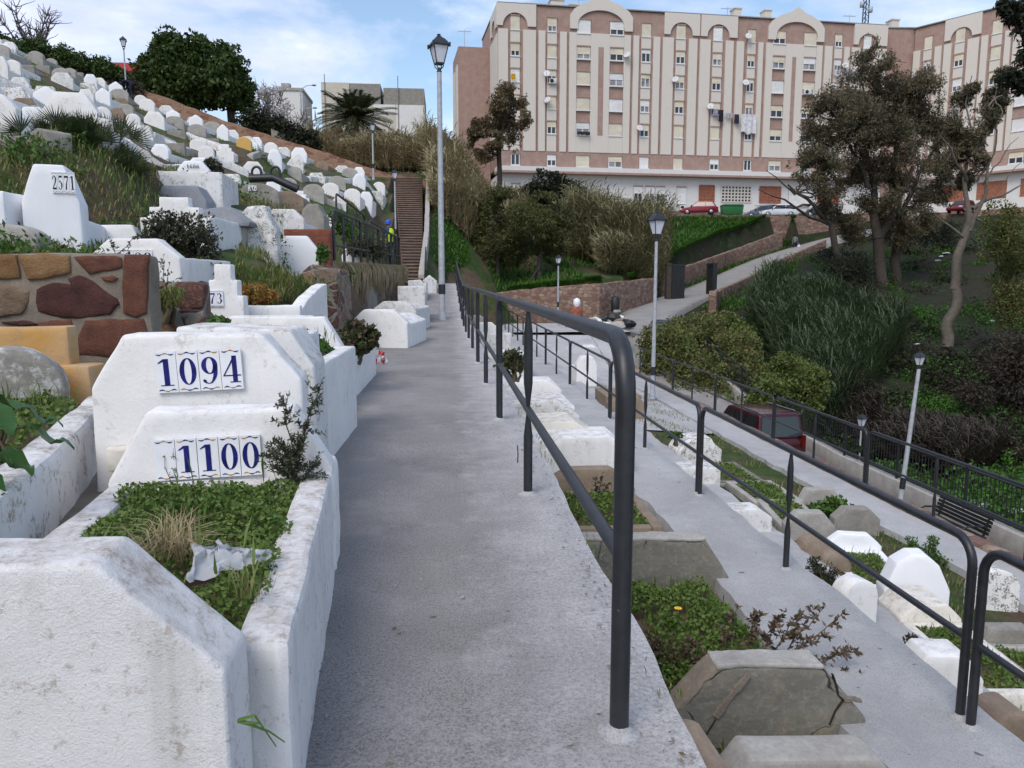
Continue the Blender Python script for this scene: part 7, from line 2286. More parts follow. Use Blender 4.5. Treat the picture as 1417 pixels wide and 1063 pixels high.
# --- brown leaved tree before the left end of the flats --------------------------------------
Y = 76.0
b0 = atY(690, 235, Y); base = (b0.x, Y, b0.z - 1)
limbs = [(P_(690, 330), P_(692, 190), 0.3, 0.22), (P_(692, 190), P_(712, 140), 0.18, 0.05), (P_(692, 195), P_(668, 175), 0.15, 0.04), (P_(694, 185), P_(722, 165), 0.12, 0.03)]
bl = [at_blob(px, py, rx, ry, Y, base, dy) for px, py, rx, ry, dy in ((700, 128, 16, 13, 0), (715, 140, 16, 16, 1), (690, 145, 16, 14, -1), (722, 165, 14, 14, 0), (700, 170, 22, 16, 1), (672, 168, 18, 14, 0), (660, 185, 14, 14, 0), (682, 195, 20, 14, -1), (710, 195, 14, 14, 0), (655, 200, 10, 10, 0), (668, 212, 18, 14, 0))]
tree('brown_leaved_tree', 'brownish leafy tree standing before the left end of the flats', 'tree', base, limbs, bl, 30000, 0.26, 'euc_brown', gap=0.42, gscale=0.7, aspect=0.4, twigs=20)

# --- dark evergreen and the two pines in the hollow -------------------------------------------
Y = 66.0
b0 = atY(765, 330, Y); base = (b0.x, Y, H(b0.x, Y))
bl = [at_blob(px, py, rx, ry, Y, base, dy) for px, py, rx, ry, dy in ((760, 262, 34, 22, 0), (735, 275, 24, 22, 1), (790, 275, 28, 22, 0), (810, 300, 24, 28, -1), (770, 300, 40, 30, 1), (815, 330, 22, 26, 0), (790, 340, 26, 26, -1))]
tree('evergreen_tree', 'almost black dense evergreen behind the two pines', 'tree', base, [((0, 0, -1), (0, 0, 6), 0.3, 0.1)], bl, 22000, 0.34, 'black_tree', gap=0.24, gscale=0.6, aspect=0.6)
Y = 53.0
for px, pb, lab, bb, lb in ((690, 385, 'olive brown pine, left one of the pair above the green bank', ((690, 285, 34, 24, 0), (670, 300, 22, 26, 1), (715, 300, 26, 28, -1), (690, 325, 38, 28, 0), (675, 350, 26, 24, 0), (712, 345, 26, 22, 1), (695, 270, 18, 12, 0)), None),
                            (748, 385, 'pine with a leaning forked trunk, right one of the pair above the green bank', ((752, 290, 26, 22, 0), (775, 305, 22, 26, 1), (745, 315, 24, 24, -1), (770, 335, 24, 22, 0), (750, 345, 18, 14, 0), (758, 275, 14, 10, 0)), 1)):
    b0 = atY(px, pb, Y); base = (b0.x, Y, H(b0.x, Y))
    lb_ = [(P_(px, pb + 8), P_(px + 3, pb - 60), 0.2, 0.12), (P_(px, pb - 40), P_(px + 18, pb - 85), 0.12, 0.04), (P_(px, pb - 40), P_(px - 16, pb - 80), 0.12, 0.04)]
    if lb: lb_ += [(P_(px - 14, pb + 15), P_(px + 2, pb - 30), 0.14, 0.09)]
    tree('pine_tree', lab, 'tree', base, lb_, [at_blob(a, b, c, d, Y, base, e) for a, b, c, d, e in bb], 20000, 0.26, 'pine', gap=0.30, gscale=0.8, aspect=0.22, up=0.3, twigs=18)

# --- round dark trees on the crest ------------------------------------------------------------
Y = 66.5
for (c, rs, lab) in (((250, 105), ((250, 85, 42, 34, 0), (215, 105, 30, 26, 1), (285, 100, 36, 34, -1), (250, 125, 50, 26, 0), (232, 70, 24, 18, 0), (205, 88, 18, 14, 0), (270, 68, 26, 18, 0), (290, 130, 32, 20, 0), (212, 125, 22, 14, 0), (240, 56, 16, 9, 0)), 'broad round dark green tree on the cemetery crest'),
                     ((322, 115), ((318, 95, 22, 28, 0), (330, 115, 20, 26, 1), (312, 125, 24, 22, -1), (335, 140, 16, 16, 0), (310, 80, 14, 14, 0), (322, 72, 9, 7, 0)), 'narrower round dark tree joined to the broad one on the crest')):
    b0 = atY(c[0], 165, Y); base = (b0.x, Y, b0.z)
    tree('round_tree', lab, 'tree', base, [(P_(c[0], 175), P_(c[0], 120), 0.35, 0.2), (P_(c[0], 140), P_(c[0] - 18, 105), 0.2, 0.06), (P_(c[0], 140), P_(c[0] + 18, 105), 0.2, 0.06)], [at_blob(a, b, e, d, Y, base, f) for a, b, e, d, f in rs], 26000 if c[0] < 300 else 13000, 0.36, 'round_tree', gap=0.22, gscale=0.7, aspect=0.6)
# bare trees and blossom
def bare_tree(label, px, pb, pt, Y, spread, mat_='bare_twig', blossom=0, seed=1, n=90):
    b0 = atY(px, pb, Y)
    root = thing('bare_tree', label, 'tree', b0)
    h = atY(px, pt, Y).z - b0.z
    g = random.Random(seed)
    mb = MB()
    tips = []
    for k in range(7):
        a = 2 * math.pi * k / 7 + g.random()
        e = Vector((math.cos(a) * spread * g.uniform(0.3, 0.8), math.sin(a) * spread * 0.5, h * g.uniform(0.6, 0.95)))
        tips.append(limb(mb, (0, 0, -0.5), e, 0.12, 0.03, 0.1, 6, k + seed))
    for k in range(n):
        q = g.choice(tips)[g.randint(2, 6)]
        d = Vector((g.gauss(0, 0.45) + q.x * 0.25, g.gauss(0, 0.4), abs(g.gauss(0.55, 0.3)))) * h * 0.32
        limb(mb, q, q + d, 0.035, 0.012, 0.12, 4, k)
    mb.build('branches', M[mat_], root)
    if blossom:
        p = blob_points([((g.uniform(-0.7, 0.7) * spread, g.uniform(-1, 1), h * g.uniform(0.45, 0.95)), (spread * 0.35,) * 3) for _ in range(7)], blossom, 0.7, 0.3)
        add('crown', np_quads('crown', leaves(p, 0.2, 0.8), M['blossom']), root)
    return root


bare_tree('leafless purplish tree above the hedge on the crest', 42, 80, 12, 64, 2.6, n=260, seed=3)
bare_tree('pale blossoming tree beside the small white house', 372, 185, 118, 72, 2.2, blossom=1500, seed=5, n=120)
bare_tree('second pale blossoming bush right in front of the white house', 402, 192, 150, 71, 1.8, blossom=900, seed=8, n=90)

# --- palm ------------------------------------------------------------------------------------
def frond(mb_pts, base, d, L, droop, n=9):
    pts = []
    for k in range(n + 1):
        t = k / n
        pts.append(base + d * L * t + Vector((0, 0, -droop * L * t * t)))
    return pts


def palm(name, label, base, hgt, nf, L, lw, mat_, trunk_r=0.35, cat='palm tree', seed=1, up0=0.1, droop=(0.3, 0.8), leaflet=0.5, nl=26):
    root = thing(name, label, cat, base)
    g = random.Random(seed)
    if hgt > 0.3:
        mb = MB()
        mb.lathe([(trunk_r * 1.2, -1.0)] + [(trunk_r * (1.0 + 0.10 * (k % 2)), hgt * k / 14) for k in range(15)], 10); mb.build('trunk', M['bark'], root)
    quads = []
    mbs = MB()
    top = Vector((0, 0, hgt))
    for i in range(nf):
        a = 2 * math.pi * (i * 0.618)
        el = up0 + (1.35 - up0) * (1 - i / nf)
        d = Vector((math.cos(a) * math.cos(el), math.sin(a) * math.cos(el), math.sin(el)))
        LL = L * g.uniform(0.8, 1.1)
        pts = frond(None, top, d, LL, g.uniform(*droop))
        mbs.tube(pts, [0.03 * (1 - 0.8 * k / len(pts)) * L / 2.5 for k in range(len(pts))], 4)
        for k in range(1, nl):
            t = 0.12 + 0.88 * k / nl
            f = t * (len(pts) - 1); j = min(int(f), len(pts) - 2)
            p = pts[j].lerp(pts[j + 1], f - j); tan = (pts[j + 1] - pts[j]).normalized()
            side = tan.cross(Vector((0, 0, 1))); side = side.normalized() if side.length > 1e-3 else Vector((1, 0, 0))
            for s_ in (-1, 1):
                ld = (side * s_ * 0.8 + tan * 0.6 + Vector((0, 0, -0.25))).normalized()
                ll = leaflet * (1 - 0.55 * abs(t - 0.45)) * g.uniform(0.85, 1.1)
                nrm = tan * lw
                e = p + ld * ll
                quads.append([p - nrm * 0.5, p + ld * ll * 0.5 - nrm, e, p + ld * ll * 0.5 + nrm])
    mbs.build('frond_stems', M['stem'], root)
    add('fronds', np_quads('fronds', np.array([[tuple(v) for v in q] for q in quads]), M[mat_]), root)
    return root


b0 = atY(492, 205, 74)
c0 = atY(492, 165, 74)
palm('palm_tree', 'date palm with arching fronds in front of the windowless building', (b0.x, 74, b0.z - 1), c0.z - b0.z + 1, 76, 4.4, 0.06, 'palm', seed=2, up0=-0.35, droop=(0.25, 0.55), leaflet=0.75)

# --- cane thickets -----------------------------------------------------------------------------
def canes(label, quad_pts, n, h, w, mat_, plumes=0, lean=0.5, zoff=0.0, hv=0.35, name='cane_thicket', el0=-0.3, el1=1.1):
    """stand of tall cane over the plan area given as triangles of points"""
    A = np.array(quad_pts, dtype=float)      # (4,2) quad in plan
    u = nrg.uniform(0, 1, n)[:, None]; v = nrg.uniform(0, 1, n)[:, None]
    p = (A[0] * (1 - u) + A[1] * u) * (1 - v) + (A[3] * (1 - u) + A[2] * u) * v
    z = np.array([H(a, b) for a, b in p]) + zoff
    hh = h * (1 + hv * np.array([mnoise.noise(Vector((a * 0.35, b * 0.35, 2))) for a, b in p]) * 1.6) * nrg.uniform(0.75, 1.1, n)
    quads = []
    base3 = np.concatenate([p, z[:, None]], 1)
    d = nrg.normal(size=(n, 3)); d[:, 2] = 0; d = unit(d)
    ln = nrg.uniform(0.02, lean * 0.35, n)[:, None]
    top = base3 + np.array([0, 0, 1.0]) * hh[:, None] + d * hh[:, None] * ln
    s = np.cross(d, np.array([0, 0, 1.0])) * w * 0.35
    mid = (base3 + top) / 2
    quads.append(np.stack([base3 - s, mid - s, top, mid + s], 1)[::2])
    for k in range(9):        # leaves along each stalk
        t = nrg.uniform(0.12, 1.0, n)[:, None]
        q = base3 * (1 - t) + top * t
        dl = nrg.normal(size=(n, 3)); dl[:, 2] = 0; dl = unit(dl)
        L = (0.55 + 0.5 * nrg.uniform(0, 1, n))[:, None] * min(1.0, h / 3 + 0.2)
        el = nrg.uniform(el0, el1, n)[:, None]
        tip = q + dl * L * 0.8 + np.array([0, 0, 1.0]) * L * el * 0.6
        mm = q + dl * L * 0.42 + np.array([0, 0, 1.0]) * L * (el * 0.35 + 0.15)
        sd = np.cross(dl, np.array([0, 0, 1.0])) * w * 0.6 + np.array([0, 0, w * 0.35])
        quads.append(np.stack([q - sd * 0.3, mm - sd, tip, mm + sd], 1))
    o = add(name, np_quads(name, np.concatenate(quads), M[mat_]))
    tag(o, kind='stuff'); o['label'] = label
    return o


def pz(px, Y): return (atY(px, 300, Y).x, Y)


# behind the stairs and under the brown tree
canes('tall dry reed canes behind the stairs and below the palm tree', [pz(425, 64), pz(600, 63), pz(600, 74), pz(425, 74)], 6500, 2.4, 0.055, 'cane', lean=0.9, el0=0.1, el1=1.7)
canes('tall pale reed canes between the tall lamp post and the brown leaved tree', [pz(588, 62), pz(712, 58), pz(730, 70), pz(588, 72)], 9500, 3.6, 0.055, 'cane', lean=0.7, el0=0.3, el1=1.9)
canes('reed canes along the slope right of the stairs', [pz(602, 52), pz(650, 52), pz(690, 60), pz(600, 60)], 2200, 2.6, 0.055, 'cane', lean=0.8, el0=0.2, el1=1.8)
canes('tall greenish reed canes in front of the flats beside the dark evergreen', [pz(785, 59), pz(900, 57), pz(925, 68), pz(790, 70)], 8500, 4.2, 0.055, 'cane_mid', lean=0.8, el0=0.2, el1=1.8)
canes('lower reeds drooping over the stone wall by the gate', [pz(835, 53.5), pz(912, 57), pz(915, 62), pz(835, 59)], 2000, 2.8, 0.055, 'cane_mid', lean=1.2, el0=0.0, el1=1.5)
# the green cane bed in the valley
canes('dark green cane bed on the near side of the valley below the climbing road', [(19.0, 47), (24.0, 56), (28.0, 45), (17.5, 33)], 7500, 2.5, 0.045, 'cane_green', lean=0.6, el0=0.7, el1=2.2)
canes('grey brown reeds at the foot of the cane bed', [(17.0, 38), (19.5, 36), (23.5, 30), (19.5, 27)], 3600, 1.7, 0.035, 'under_grey', lean=1.4, el0=0.2, el1=1.6)
# pampas-like plumes standing above the canes
k = 0
for px, pt, Y in ((893, 232, 57), (903, 240, 57), (925, 250, 58), (918, 245, 58), (668, 182, 62), (640, 188, 62), (652, 180, 63), (438, 152, 66), (630, 195, 60), (858, 228, 62), (845, 225, 62), (870, 226, 62)):
    a = atY(px, pt, Y)
    mb = MB(); zb = H(a.x, Y)
    if a.z - zb > 5.5 or a.z < zb + 1: continue
    lx = rnd.uniform(-0.5, 0.5)
    mb.tube([(0, 0, 0), (lx * 0.3, 0, (a.z - zb) * 0.6), (lx * 0.7, 0, a.z - zb - 0.8), (lx, 0, a.z - zb)], [0.02, 0.018, 0.03, 0.01], 5)
    mb.tube([(lx * 0.62, 0, a.z - zb - 1.0), (lx * 0.8, 0, a.z - zb - 0.6), (lx * 1.03, 0, a.z - zb)], [0.02, 0.09, 0.02], 6)
    o = mb.build('reed_plume', M['dry']); o.location = (a.x, Y, zb)
    tag(o, 'single feathery reed plume standing above the canes', 'reed', 'reed plumes above the canes')

# --- hedges and shrubs -------------------------------------------------------------------------
def shrub(name, label, cat, base, blobs, n, size, mat_, gap=0.2, gscale=2.0, aspect=0.6, up=0.2, stems=6, group=None):
    root = thing(name, label, cat, base, 0, group)
    mb = MB()
    for k in range(stems):
        c = rnd.choice(blobs)[0]
        limb(mb, (rnd.uniform(-0.1, 0.1) * (abs(c[0]) + 0.3), rnd.uniform(-0.1, 0.1), -0.1), (c[0] * 0.9, c[1] * 0.9, c[2] * 1.0), 0.02 + size * 0.06, 0.006, 0.15, 5, k)
    mb.build('stems', M['stem'], root)
    add('foliage', np_quads('foliage', leaves(blob_points(blobs, n, 0.5, gap, gscale, base[0]), size, aspect, up), M[mat_]), root)
    return root


Y = 36.0
b0 = atY(975, 545, Y); base = (b0.x, Y, H(b0.x, Y))
S_ = lambda L, Yc: [at_blob(a, b, c, d, Yc, base, e) for a, b, c, d, e in L]
shrub('creeper_hedge', 'broad brownish creeper covered bank behind the grey lamp post', 'hedge', base, S_(((900, 470, 22, 20, 2), (930, 480, 36, 40, 1), (975, 470, 44, 40, 3), (1015, 490, 34, 40, 1), (960, 515, 48, 40, 0), (1010, 530, 36, 34, -1), (900, 500, 18, 26, 1), (1030, 510, 24, 34, 0), (990, 452, 26, 18, 5), (1045, 530, 28, 30, -2), (1015, 555, 40, 24, -2), (960, 548, 40, 24, -1), (1030, 480, 26, 26, 2), (940, 455, 24, 20, 3)), 36), 34000, 0.15, 'ivy_brown', 0.16, 1.1)
b0 = atY(1010, 450, 44); base = (b0.x, 44, H(b0.x, 44))
shrub('hedge', 'bright green weeds at the top of the creeper covered bank', 'hedge', base, S_(((1000, 445, 26, 14, 0), (1025, 465, 20, 20, -2), (1040, 480, 12, 18, -3)), 44), 5000, 0.18, 'hedge', 0.1, 1.2)
Y = 31.0
b0 = atY(1090, 580, Y); base = (b0.x, Y, H(b0.x, Y))
shrub('round_shrub', 'rounded yellow green shrub behind the red car', 'shrub', base, S_(((1090, 530, 38, 36, 0), (1065, 545, 26, 30, -1), (1120, 545, 26, 32, 1), (1095, 560, 42, 26, 0), (1105, 510, 24, 18, 1), (1070, 515, 20, 16, 1), (1055, 560, 30, 26, 0), (1128, 530, 20, 28, 0), (1085, 500, 20, 14, 0)), 31), 24000, 0.13, 'hedge', 0.10, 1.4)
# undergrowth on the dark valley side: many low bushes that run together
def undergrowth(label, region, n, size, r0, r1, mat_, name='undergrowth', per=170):
    pts = []
    for _ in range(n):
        px, py = rnd.uniform(region[0], region[2]), rnd.uniform(region[1], region[3])
        q = ground_at(px, py, 14)
        if q.x < 14.5 or q.y > 82: continue
        if near_poly(q.x, q.y, ROAD)[0] < 2.6: continue
        r_ = rnd.uniform(r0, r1)
        pts.append(((q.x, q.y, q.z + r_ * 0.25), (r_ * 1.3, r_ * 1.3, r_ * 0.75)))
    p = blob_points(pts, n * per, 0.5, 0.15, 0.8)
    o = add(name, np_quads(name, leaves(p, size, 0.5, 0.3), M[mat_])); tag(o, kind='stuff'); o['label'] = label


undergrowth('dark low undergrowth across the valley side', (1040, 330, 1440, 640), 90, 0.22, 0.5, 1.3, 'under', per=300)
undergrowth('grey brown scrub among the trees', (1140, 400, 1440, 640), 32, 0.18, 0.5, 1.3, 'under_grey', 'scrub', 320)
undergrowth('patches of rank green grass on the valley side', (1050, 330, 1440, 760), 190, 0.16, 0.4, 1.2, 'grass_deep', 'rank_grass', 260)
for i, (px, pb, bb, Y, mt, lab, n) in enumerate(((1395, 470, ((1395, 330, 36, 44, 0), (1410, 380, 36, 50, 1), (1380, 300, 20, 24, 0), (1400, 420, 30, 40, 0)), 42, 'ivy_brown', 'yellowish brown bushy tree at the right edge below the pale trunk', 9000),
                                              (1385, 560, ((1380, 520, 40, 44, 0), (1410, 500, 30, 50, 0), (1350, 545, 28, 24, -1), (1410, 570, 40, 40, 0)), 36, 'under_grey', 'greyish brown thorny thicket at the right edge above the bench', 8000),
                                              (1385, 640, ((1385, 625, 34, 28, 0), (1405, 660, 26, 26, 0)), 30, 'under_grey', 'low brown thicket behind the railing fence near the bench', 4000),
                                              (1230, 480, ((1225, 440, 26, 30, 0), (1250, 455, 24, 26, 0), (1205, 455, 18, 22, 0)), 52, 'under_grey', 'tangle of brown scrub below the biggest tree', 4500),
                                              (1165, 400, ((1160, 380, 24, 30, 0), (1185, 375, 22, 30, 0)), 58, 'black_tree', 'dark bushes round the foot of the biggest tree', 4000),
                                              (1285, 330, ((1280, 318, 26, 26, 0), (1310, 322, 22, 22, 0), (1255, 325, 20, 20, 0)), 66, 'black_tree', 'dark bushes behind the pale trunk at the street edge', 4000))):
    b0 = atY(px, pb, Y); base = (b0.x, Y, H(b0.x, Y))
    shrub('bush', lab, 'bush', base, S_(bb, Y), int(n * 1.8), 0.18, mt, 0.28, 0.9, 0.4)
# grass on the banks
def grass_on(label, fn, n, h, w, mat_, name='grass'):
    P = []
    tries = 0
    while len(P) < n and tries < n * 6:
        tries += 1
        q = fn()
        if q is not None: P.append(q)
    o = add(name, np_quads(name, grass_blades(np.array(P), h, w, 0.7), M[mat_])); tag(o, kind='stuff'); o['label'] = label


def bank_pt():
    px, py = rnd.uniform(600, 1100), rnd.uniform(295, 430)
    q = ground_at(px, py, 36, 100)
    if q.z > 8.0 or near_poly(q.x, q.y, ROAD)[0] < 2.4 or q.y < 44: return None
    if mnoise.noise(Vector((q.x * 0.25, q.y * 0.25, 5))) < -0.25: return None
    return (q.x, q.y, q.z)


grass_on('fresh green grass on the banks above the stone wall', bank_pt, 22000, 0.36, 0.05, 'grass_deep')


def upper_bank_pt():
    q = ground_at(rnd.uniform(920, 1100), rnd.uniform(302, 385), 45, 110)
    if q.z > 8.05 or near_poly(q.x, q.y, ROAD)[0] < 2.0 or q.y < 50: return None
    return (q.x, q.y, q.z - 0.03)


grass_on('long grass on the steep bank between street and climbing road', upper_bank_pt, 14000, 0.40, 0.05, 'grass_deep')


def hill_pt():
    y = 6.5 + 50 * rnd.random() ** 1.5
    x = -2.4 - rnd.random() * (0.58 * y - 1.0)
    if y > 40 and x > -4: return None
    if y < 10 and x > -3.6: return None
    k = mnoise.noise(Vector((x * 0.5, y * 0.5, 8)))
    if k < -0.12 + 0.003 * y: return None
    return (x, y, H(x, y) - 0.02)


grass_on('grass and weeds between the hillside graves', hill_pt, 36000, 0.17, 0.014, 'grass')


def patch_pt():
    q = ground_at(rnd.uniform(325, 445), rnd.uniform(345, 425), 9)
    if q.y > 18 or q.x > -1.9 or mnoise.noise(q * 1.2) < -0.2: return None
    return (q.x, q.y, q.z - 0.01)


grass_on('grass and weeds on the mound before the blank white headstone', patch_pt, 3500, 0.16, 0.010, 'grass')


def slope_wall(label, x0, y0, x1, y1, hh, mat_):
    a, b = ground_at(x0, y0, 9), ground_at(x1, y1, 9)
    if (a - b).length > 12: b = a + (b - a).normalized() * 12; b.z = H(b.x, b.y)
    n = 6
    P = [a.lerp(b, k / n) for k in range(n + 1)]
    mb = MB()
    strip_wall(mb, [(p.x, p.y) for p in P], [H(p.x, p.y) + hh for p in P], [H(p.x, p.y) - 0.8 for p in P], 0.35)
    me = mb.mesh('tomb_wall', M[mat_]); rough(me, 0.03, 0.25, 0.03, 2.5, x0)
    tag(add('tomb_wall', me), label, 'wall', 'long tomb walls on the hillside')


for (x0, y0, x1, y1, mt, hh, lab) in ((-10, 122, 96, 160, 'white_dirty', 0.5, 'long whitish tomb wall descending under the hedge corner'), (-10, 198, 66, 212, 'cement', 0.25, 'grey cement tomb wall above the fresh white headstone 2571'), (62, 182, 135, 206, 'white_flaked', 0.45, 'flaking white tomb wall just above the fan palm'),
                                  (105, 162, 150, 178, 'cement_pale', 0.4, 'pale cement tomb wall below the bending person'), (185, 212, 226, 246, 'cement_pale', 0.5, 'pale sloping tomb wall over the square brown stone tomb'), (212, 196, 262, 216, 'white_dirty', 0.35, 'dirty white tomb wall above headstone 1686'),
                                  (255, 192, 322, 224, 'white_dirty', 0.35, 'long dirty white tomb wall under the round dark trees'), (300, 228, 345, 246, 'white_dirty', 0.35, 'low white tomb wall just before the black arched rails'),
                                  (420, 272, 472, 290, 'cement_pale', 0.3, 'low cement wall stepping down behind the terrace handrail'), (430, 252, 520, 272, 'white_dirty', 0.3, 'long low whitish wall near the lamp post before the palm'), (350, 222, 420, 240, 'cement_pale', 0.3, 'low cement wall below the rubble wall, past the yellow headstone'), (30, 160, 70, 172, 'cement_brown', 0.4, 'brownish tomb wall in the upper grass')):
    slope_wall(lab, x0, y0, x1, y1, hh, mt)


def hill_weeds():
    bl_ = []
    for _ in range(260):
        q = hill_pt()
        if q is None: continue
        r_ = rnd.uniform(0.15, 0.38)
        bl_.append(((q[0], q[1], q[2] + 0.05), (r_ * 1.4, r_ * 1.4, r_ * 0.8)))
    o = add('weeds', np_quads('weeds', leaves(blob_points(bl_, 26000, 0.5, 0.1, 2.0), 0.07, 0.5, 0.6), M['lush'])); tag(o, kind='stuff'); o['label'] = 'low leafy weeds growing between the hillside graves'


hill_weeds()


def tuft(label, c, n, r_, h, w, mat_, name='grass_tuft', cat='grass tuft', lean=0.7):
    p = np.stack([nrg.normal(0, r_, n), nrg.normal(0, r_, n), np.zeros(n)], 1)
    o = add(name, np_quads(name, grass_blades(p, h, w, lean), M[mat_])); o.location = c
    return tag(o, label, cat)


# terrain strips between the right hand graves: low weeds
def strip_pt():
    if rnd.random() < 0.35: x, y = rnd.uniform(0.85, 2.4), rnd.uniform(4.0, 30)
    else: x, y = rnd.uniform(3.5, 7.4), rnd.uniform(5, 30)
    if 4.6 < x < 5.3 or mnoise.noise(Vector((x * 0.9, y * 0.6, 3))) < 0.0: return None
    return (x, y, H(x, y) - 0.01)


grass_on('weeds between the graves on the lower terraces', strip_pt, 9000, 0.13, 0.010, 'grass')

# --- near plants -------------------------------------------------------------------------------
# spiny heath-like sprig at the corner of tomb 1100
def sprig(name, label, cat, base, stems, n_side, side_len, needle, mat_, seed=1, needles_per=34, w=0.35):
    root = thing(name, label, cat, base)
    g = random.Random(seed)
    mb = MB(); quads = []
    def needles(pts, cnt, s_):
        for _ in range(cnt):
            f = g.uniform(0.1, 1.0) * (len(pts) - 1); j = min(int(f), len(pts) - 2)
            p = pts[j].lerp(pts[j + 1], f - j); t = (pts[j + 1] - pts[j]).normalized()
            d = (t * 0.7 + Vector((g.gauss(0, 1), g.gauss(0, 1), g.gauss(0, 1))).normalized()).normalized()
            sd = d.cross(Vector((g.gauss(0, 1), g.gauss(0, 1), g.gauss(0, 1)))).normalized() * s_ * w * 0.5
            L = s_ * g.uniform(0.7, 1.3)
            quads.append([p, p + d * L * 0.45 - sd, p + d * L, p + d * L * 0.45 + sd])
    for (a, b, r0) in stems:
        pts = limb(mb, a, b, r0, r0 * 0.3, 0.10, 8, g.random() * 9)
        needles(pts, needles_per * 2, needle)
        for k in range(n_side):
            f = g.uniform(0.15, 0.98); j = min(int(f * 8), 7); p = pts[j]
            ax = (pts[8] - pts[0]).normalized()
            d = (ax * 0.8 + Vector((g.gauss(0, 1), g.gauss(0, 1), g.gauss(0, 0.7))).normalized()).normalized()
            L = side_len * g.uniform(0.5, 1.2) * (1.15 - f * 0.6)
            q = limb(mb, p, p + d * L, r0 * 0.45, r0 * 0.15, 0.12, 5, k)
            needles(q, needles_per, needle)
    mb.build('stems', M['stem'], root)
    add('foliage', np_quads('foliage', np.array([[tuple(v) for v in q] for q in quads]), M[mat_]), root)
    return root


M['heath'] = leafmat('grey green needles', [(0.02, 0.03, 0.018), (0.045, 0.06, 0.035), (0.09, 0.10, 0.06)], big=6)
b0 = atZ(404, 668, 0.44)
P3 = lambda px, py, dy: tuple(atY(px, py, b0.y + dy) - b0)
sprig('spiny_plant', 'straggly spiny grey green plant growing at the corner of tomb 1100', 'plant', b0, [((0, 0, 0), P3(446, 524, 0.06), 0.005), ((-0.01, 0, 0), P3(400, 545, 0.0), 0.0045), ((0, 0.01, 0), P3(420, 585, 0.05), 0.0045), ((0.01, -0.02, 0), P3(388, 606, -0.03), 0.004), ((0.0, -0.02, 0), P3(372, 622, -0.03), 0.003), ((0.02, 0.0, 0), P3(440, 640, -0.02), 0.003), ((0.0, 0.0, 0), P3(412, 620, 0.0), 0.004)], 14, 0.11, 0.019, 'heath', 4, 30)
tuft('dry straw coloured grass tuft on the clover of tomb 1100', tuple(atZ(238, 778, 0.47)), 190, 0.035, 0.15, 0.0022, 'dry', 'dry_tuft', lean=1.5)
tuft('green grass tuft rooted on the step of tomb 1100 kerb', tuple(atZ(345, 830, 0.47)), 40, 0.02, 0.10, 0.003, 'grass', lean=1.2)
# bent grass blade at the kerb
b1 = atY(328, 998, 1.5)
mb = MB()
for pts in (((328, 998), (350, 1005), (372, 1013), (394, 1028)), ((330, 997), (352, 991), (362, 1005), (382, 1034)), ((329, 999), (345, 1001), (360, 1002))):
    q = [atY(x, y, 1.5) - b1 + Vector((0, 0, 0)) for x, y in pts]
    for i, (a, b) in enumerate(zip(q, q[1:])):
        w0, w1 = 0.0035 * (1 - i / 3.2), 0.0035 * (1 - (i + 1) / 3.2)
        mb.poly([a + Vector((0, 0.0, -w0)), b + Vector((0, 0, -w1)), b + Vector((0, 0.004, w1)), a + Vector((0, 0.004, w0))])
o = mb.build('bent_weed', M['lush']); o.location = b1; tag(o, 'bent green grass blade sticking out beside the nearest headstone', 'weed')


# broad leaved plant at the left edge
def broadleaf(name, label, base, items, mat_):
    root = thing(name, label, 'plant', base)
    mb = MB()
    for (tip, L, W_, yaw, roll) in items:
        a = Vector((0, 0, 0)); t = Vector(tip)
        mid = t * 0.5 + Vector((0, 0, 0.06))
        mb.tube([a, mid, t], [0.006, 0.005, 0.004], 6, 1)
        d = Vector((math.cos(yaw), math.sin(yaw), -0.35)).normalized(); s_ = d.cross(Vector((0, 0, 1))).normalized() * math.cos(roll) + Vector((0, 0, 1)) * math.sin(roll)
        n = 7
        vs = []
        for k in range(n + 1):
            f = k / n
            w = W_ * math.sin(math.pi * min(1, f * 0.92 + 0.06)) ** 0.8 * 0.5
            c = t + d * L * f + Vector((0, 0, -0.25 * L * f * f + 0.02 * math.sin(f * 9)))
            for j in (-1, -0.5, 0, 0.5, 1): vs.append(c + s_ * w * j + Vector((0, 0, abs(j) * 0.22 * w + 0.006 * math.sin(k * 2.2 + j * 3))))
        mb.raw(vs, [(k * 5 + j, k * 5 + j + 1, (k + 1) * 5 + j + 1, (k + 1) * 5 + j) for k in range(n) for j in range(4)], 0, True)
    mb.build('leaves', [M[mat_], M['stem']], root)
    return root


M['broad'] = leafmat('broad glossy leaves', [(0.018, 0.055, 0.015), (0.035, 0.10, 0.025), (0.06, 0.13, 0.035)], 0.35, 0.15, 3)
b0 = atY(-5, 640, 2.75)
broadleaf('broad_leaf_plant', 'plant with big glossy drooping leaves at the left edge by the dirt lane', b0, [((0.10, 0, 0.12), 0.16, 0.09, 0.2, 0.1), ((0.04, -0.05, 0.20), 0.15, 0.09, -0.8, 0.2), ((-0.03, 0, 0.24), 0.17, 0.10, 0.9, -0.2), ((0.06, -0.05, 0.05), 0.14, 0.085, -0.5, 0.3), ((0.02, -0.08, -0.02), 0.15, 0.08, -1.0, 0.3), ((0.07, 0.03, 0.18), 0.14, 0.09, 0.4, 0.0), ((-0.05, -0.05, 0.10), 0.15, 0.09, -0.4, 0.2), ((0.0, -0.1, 0.08), 0.13, 0.08, -0.2, 0.4), ((-0.08, -0.02, 0.2), 0.16, 0.09, 0.1, 0.1)], 'broad')
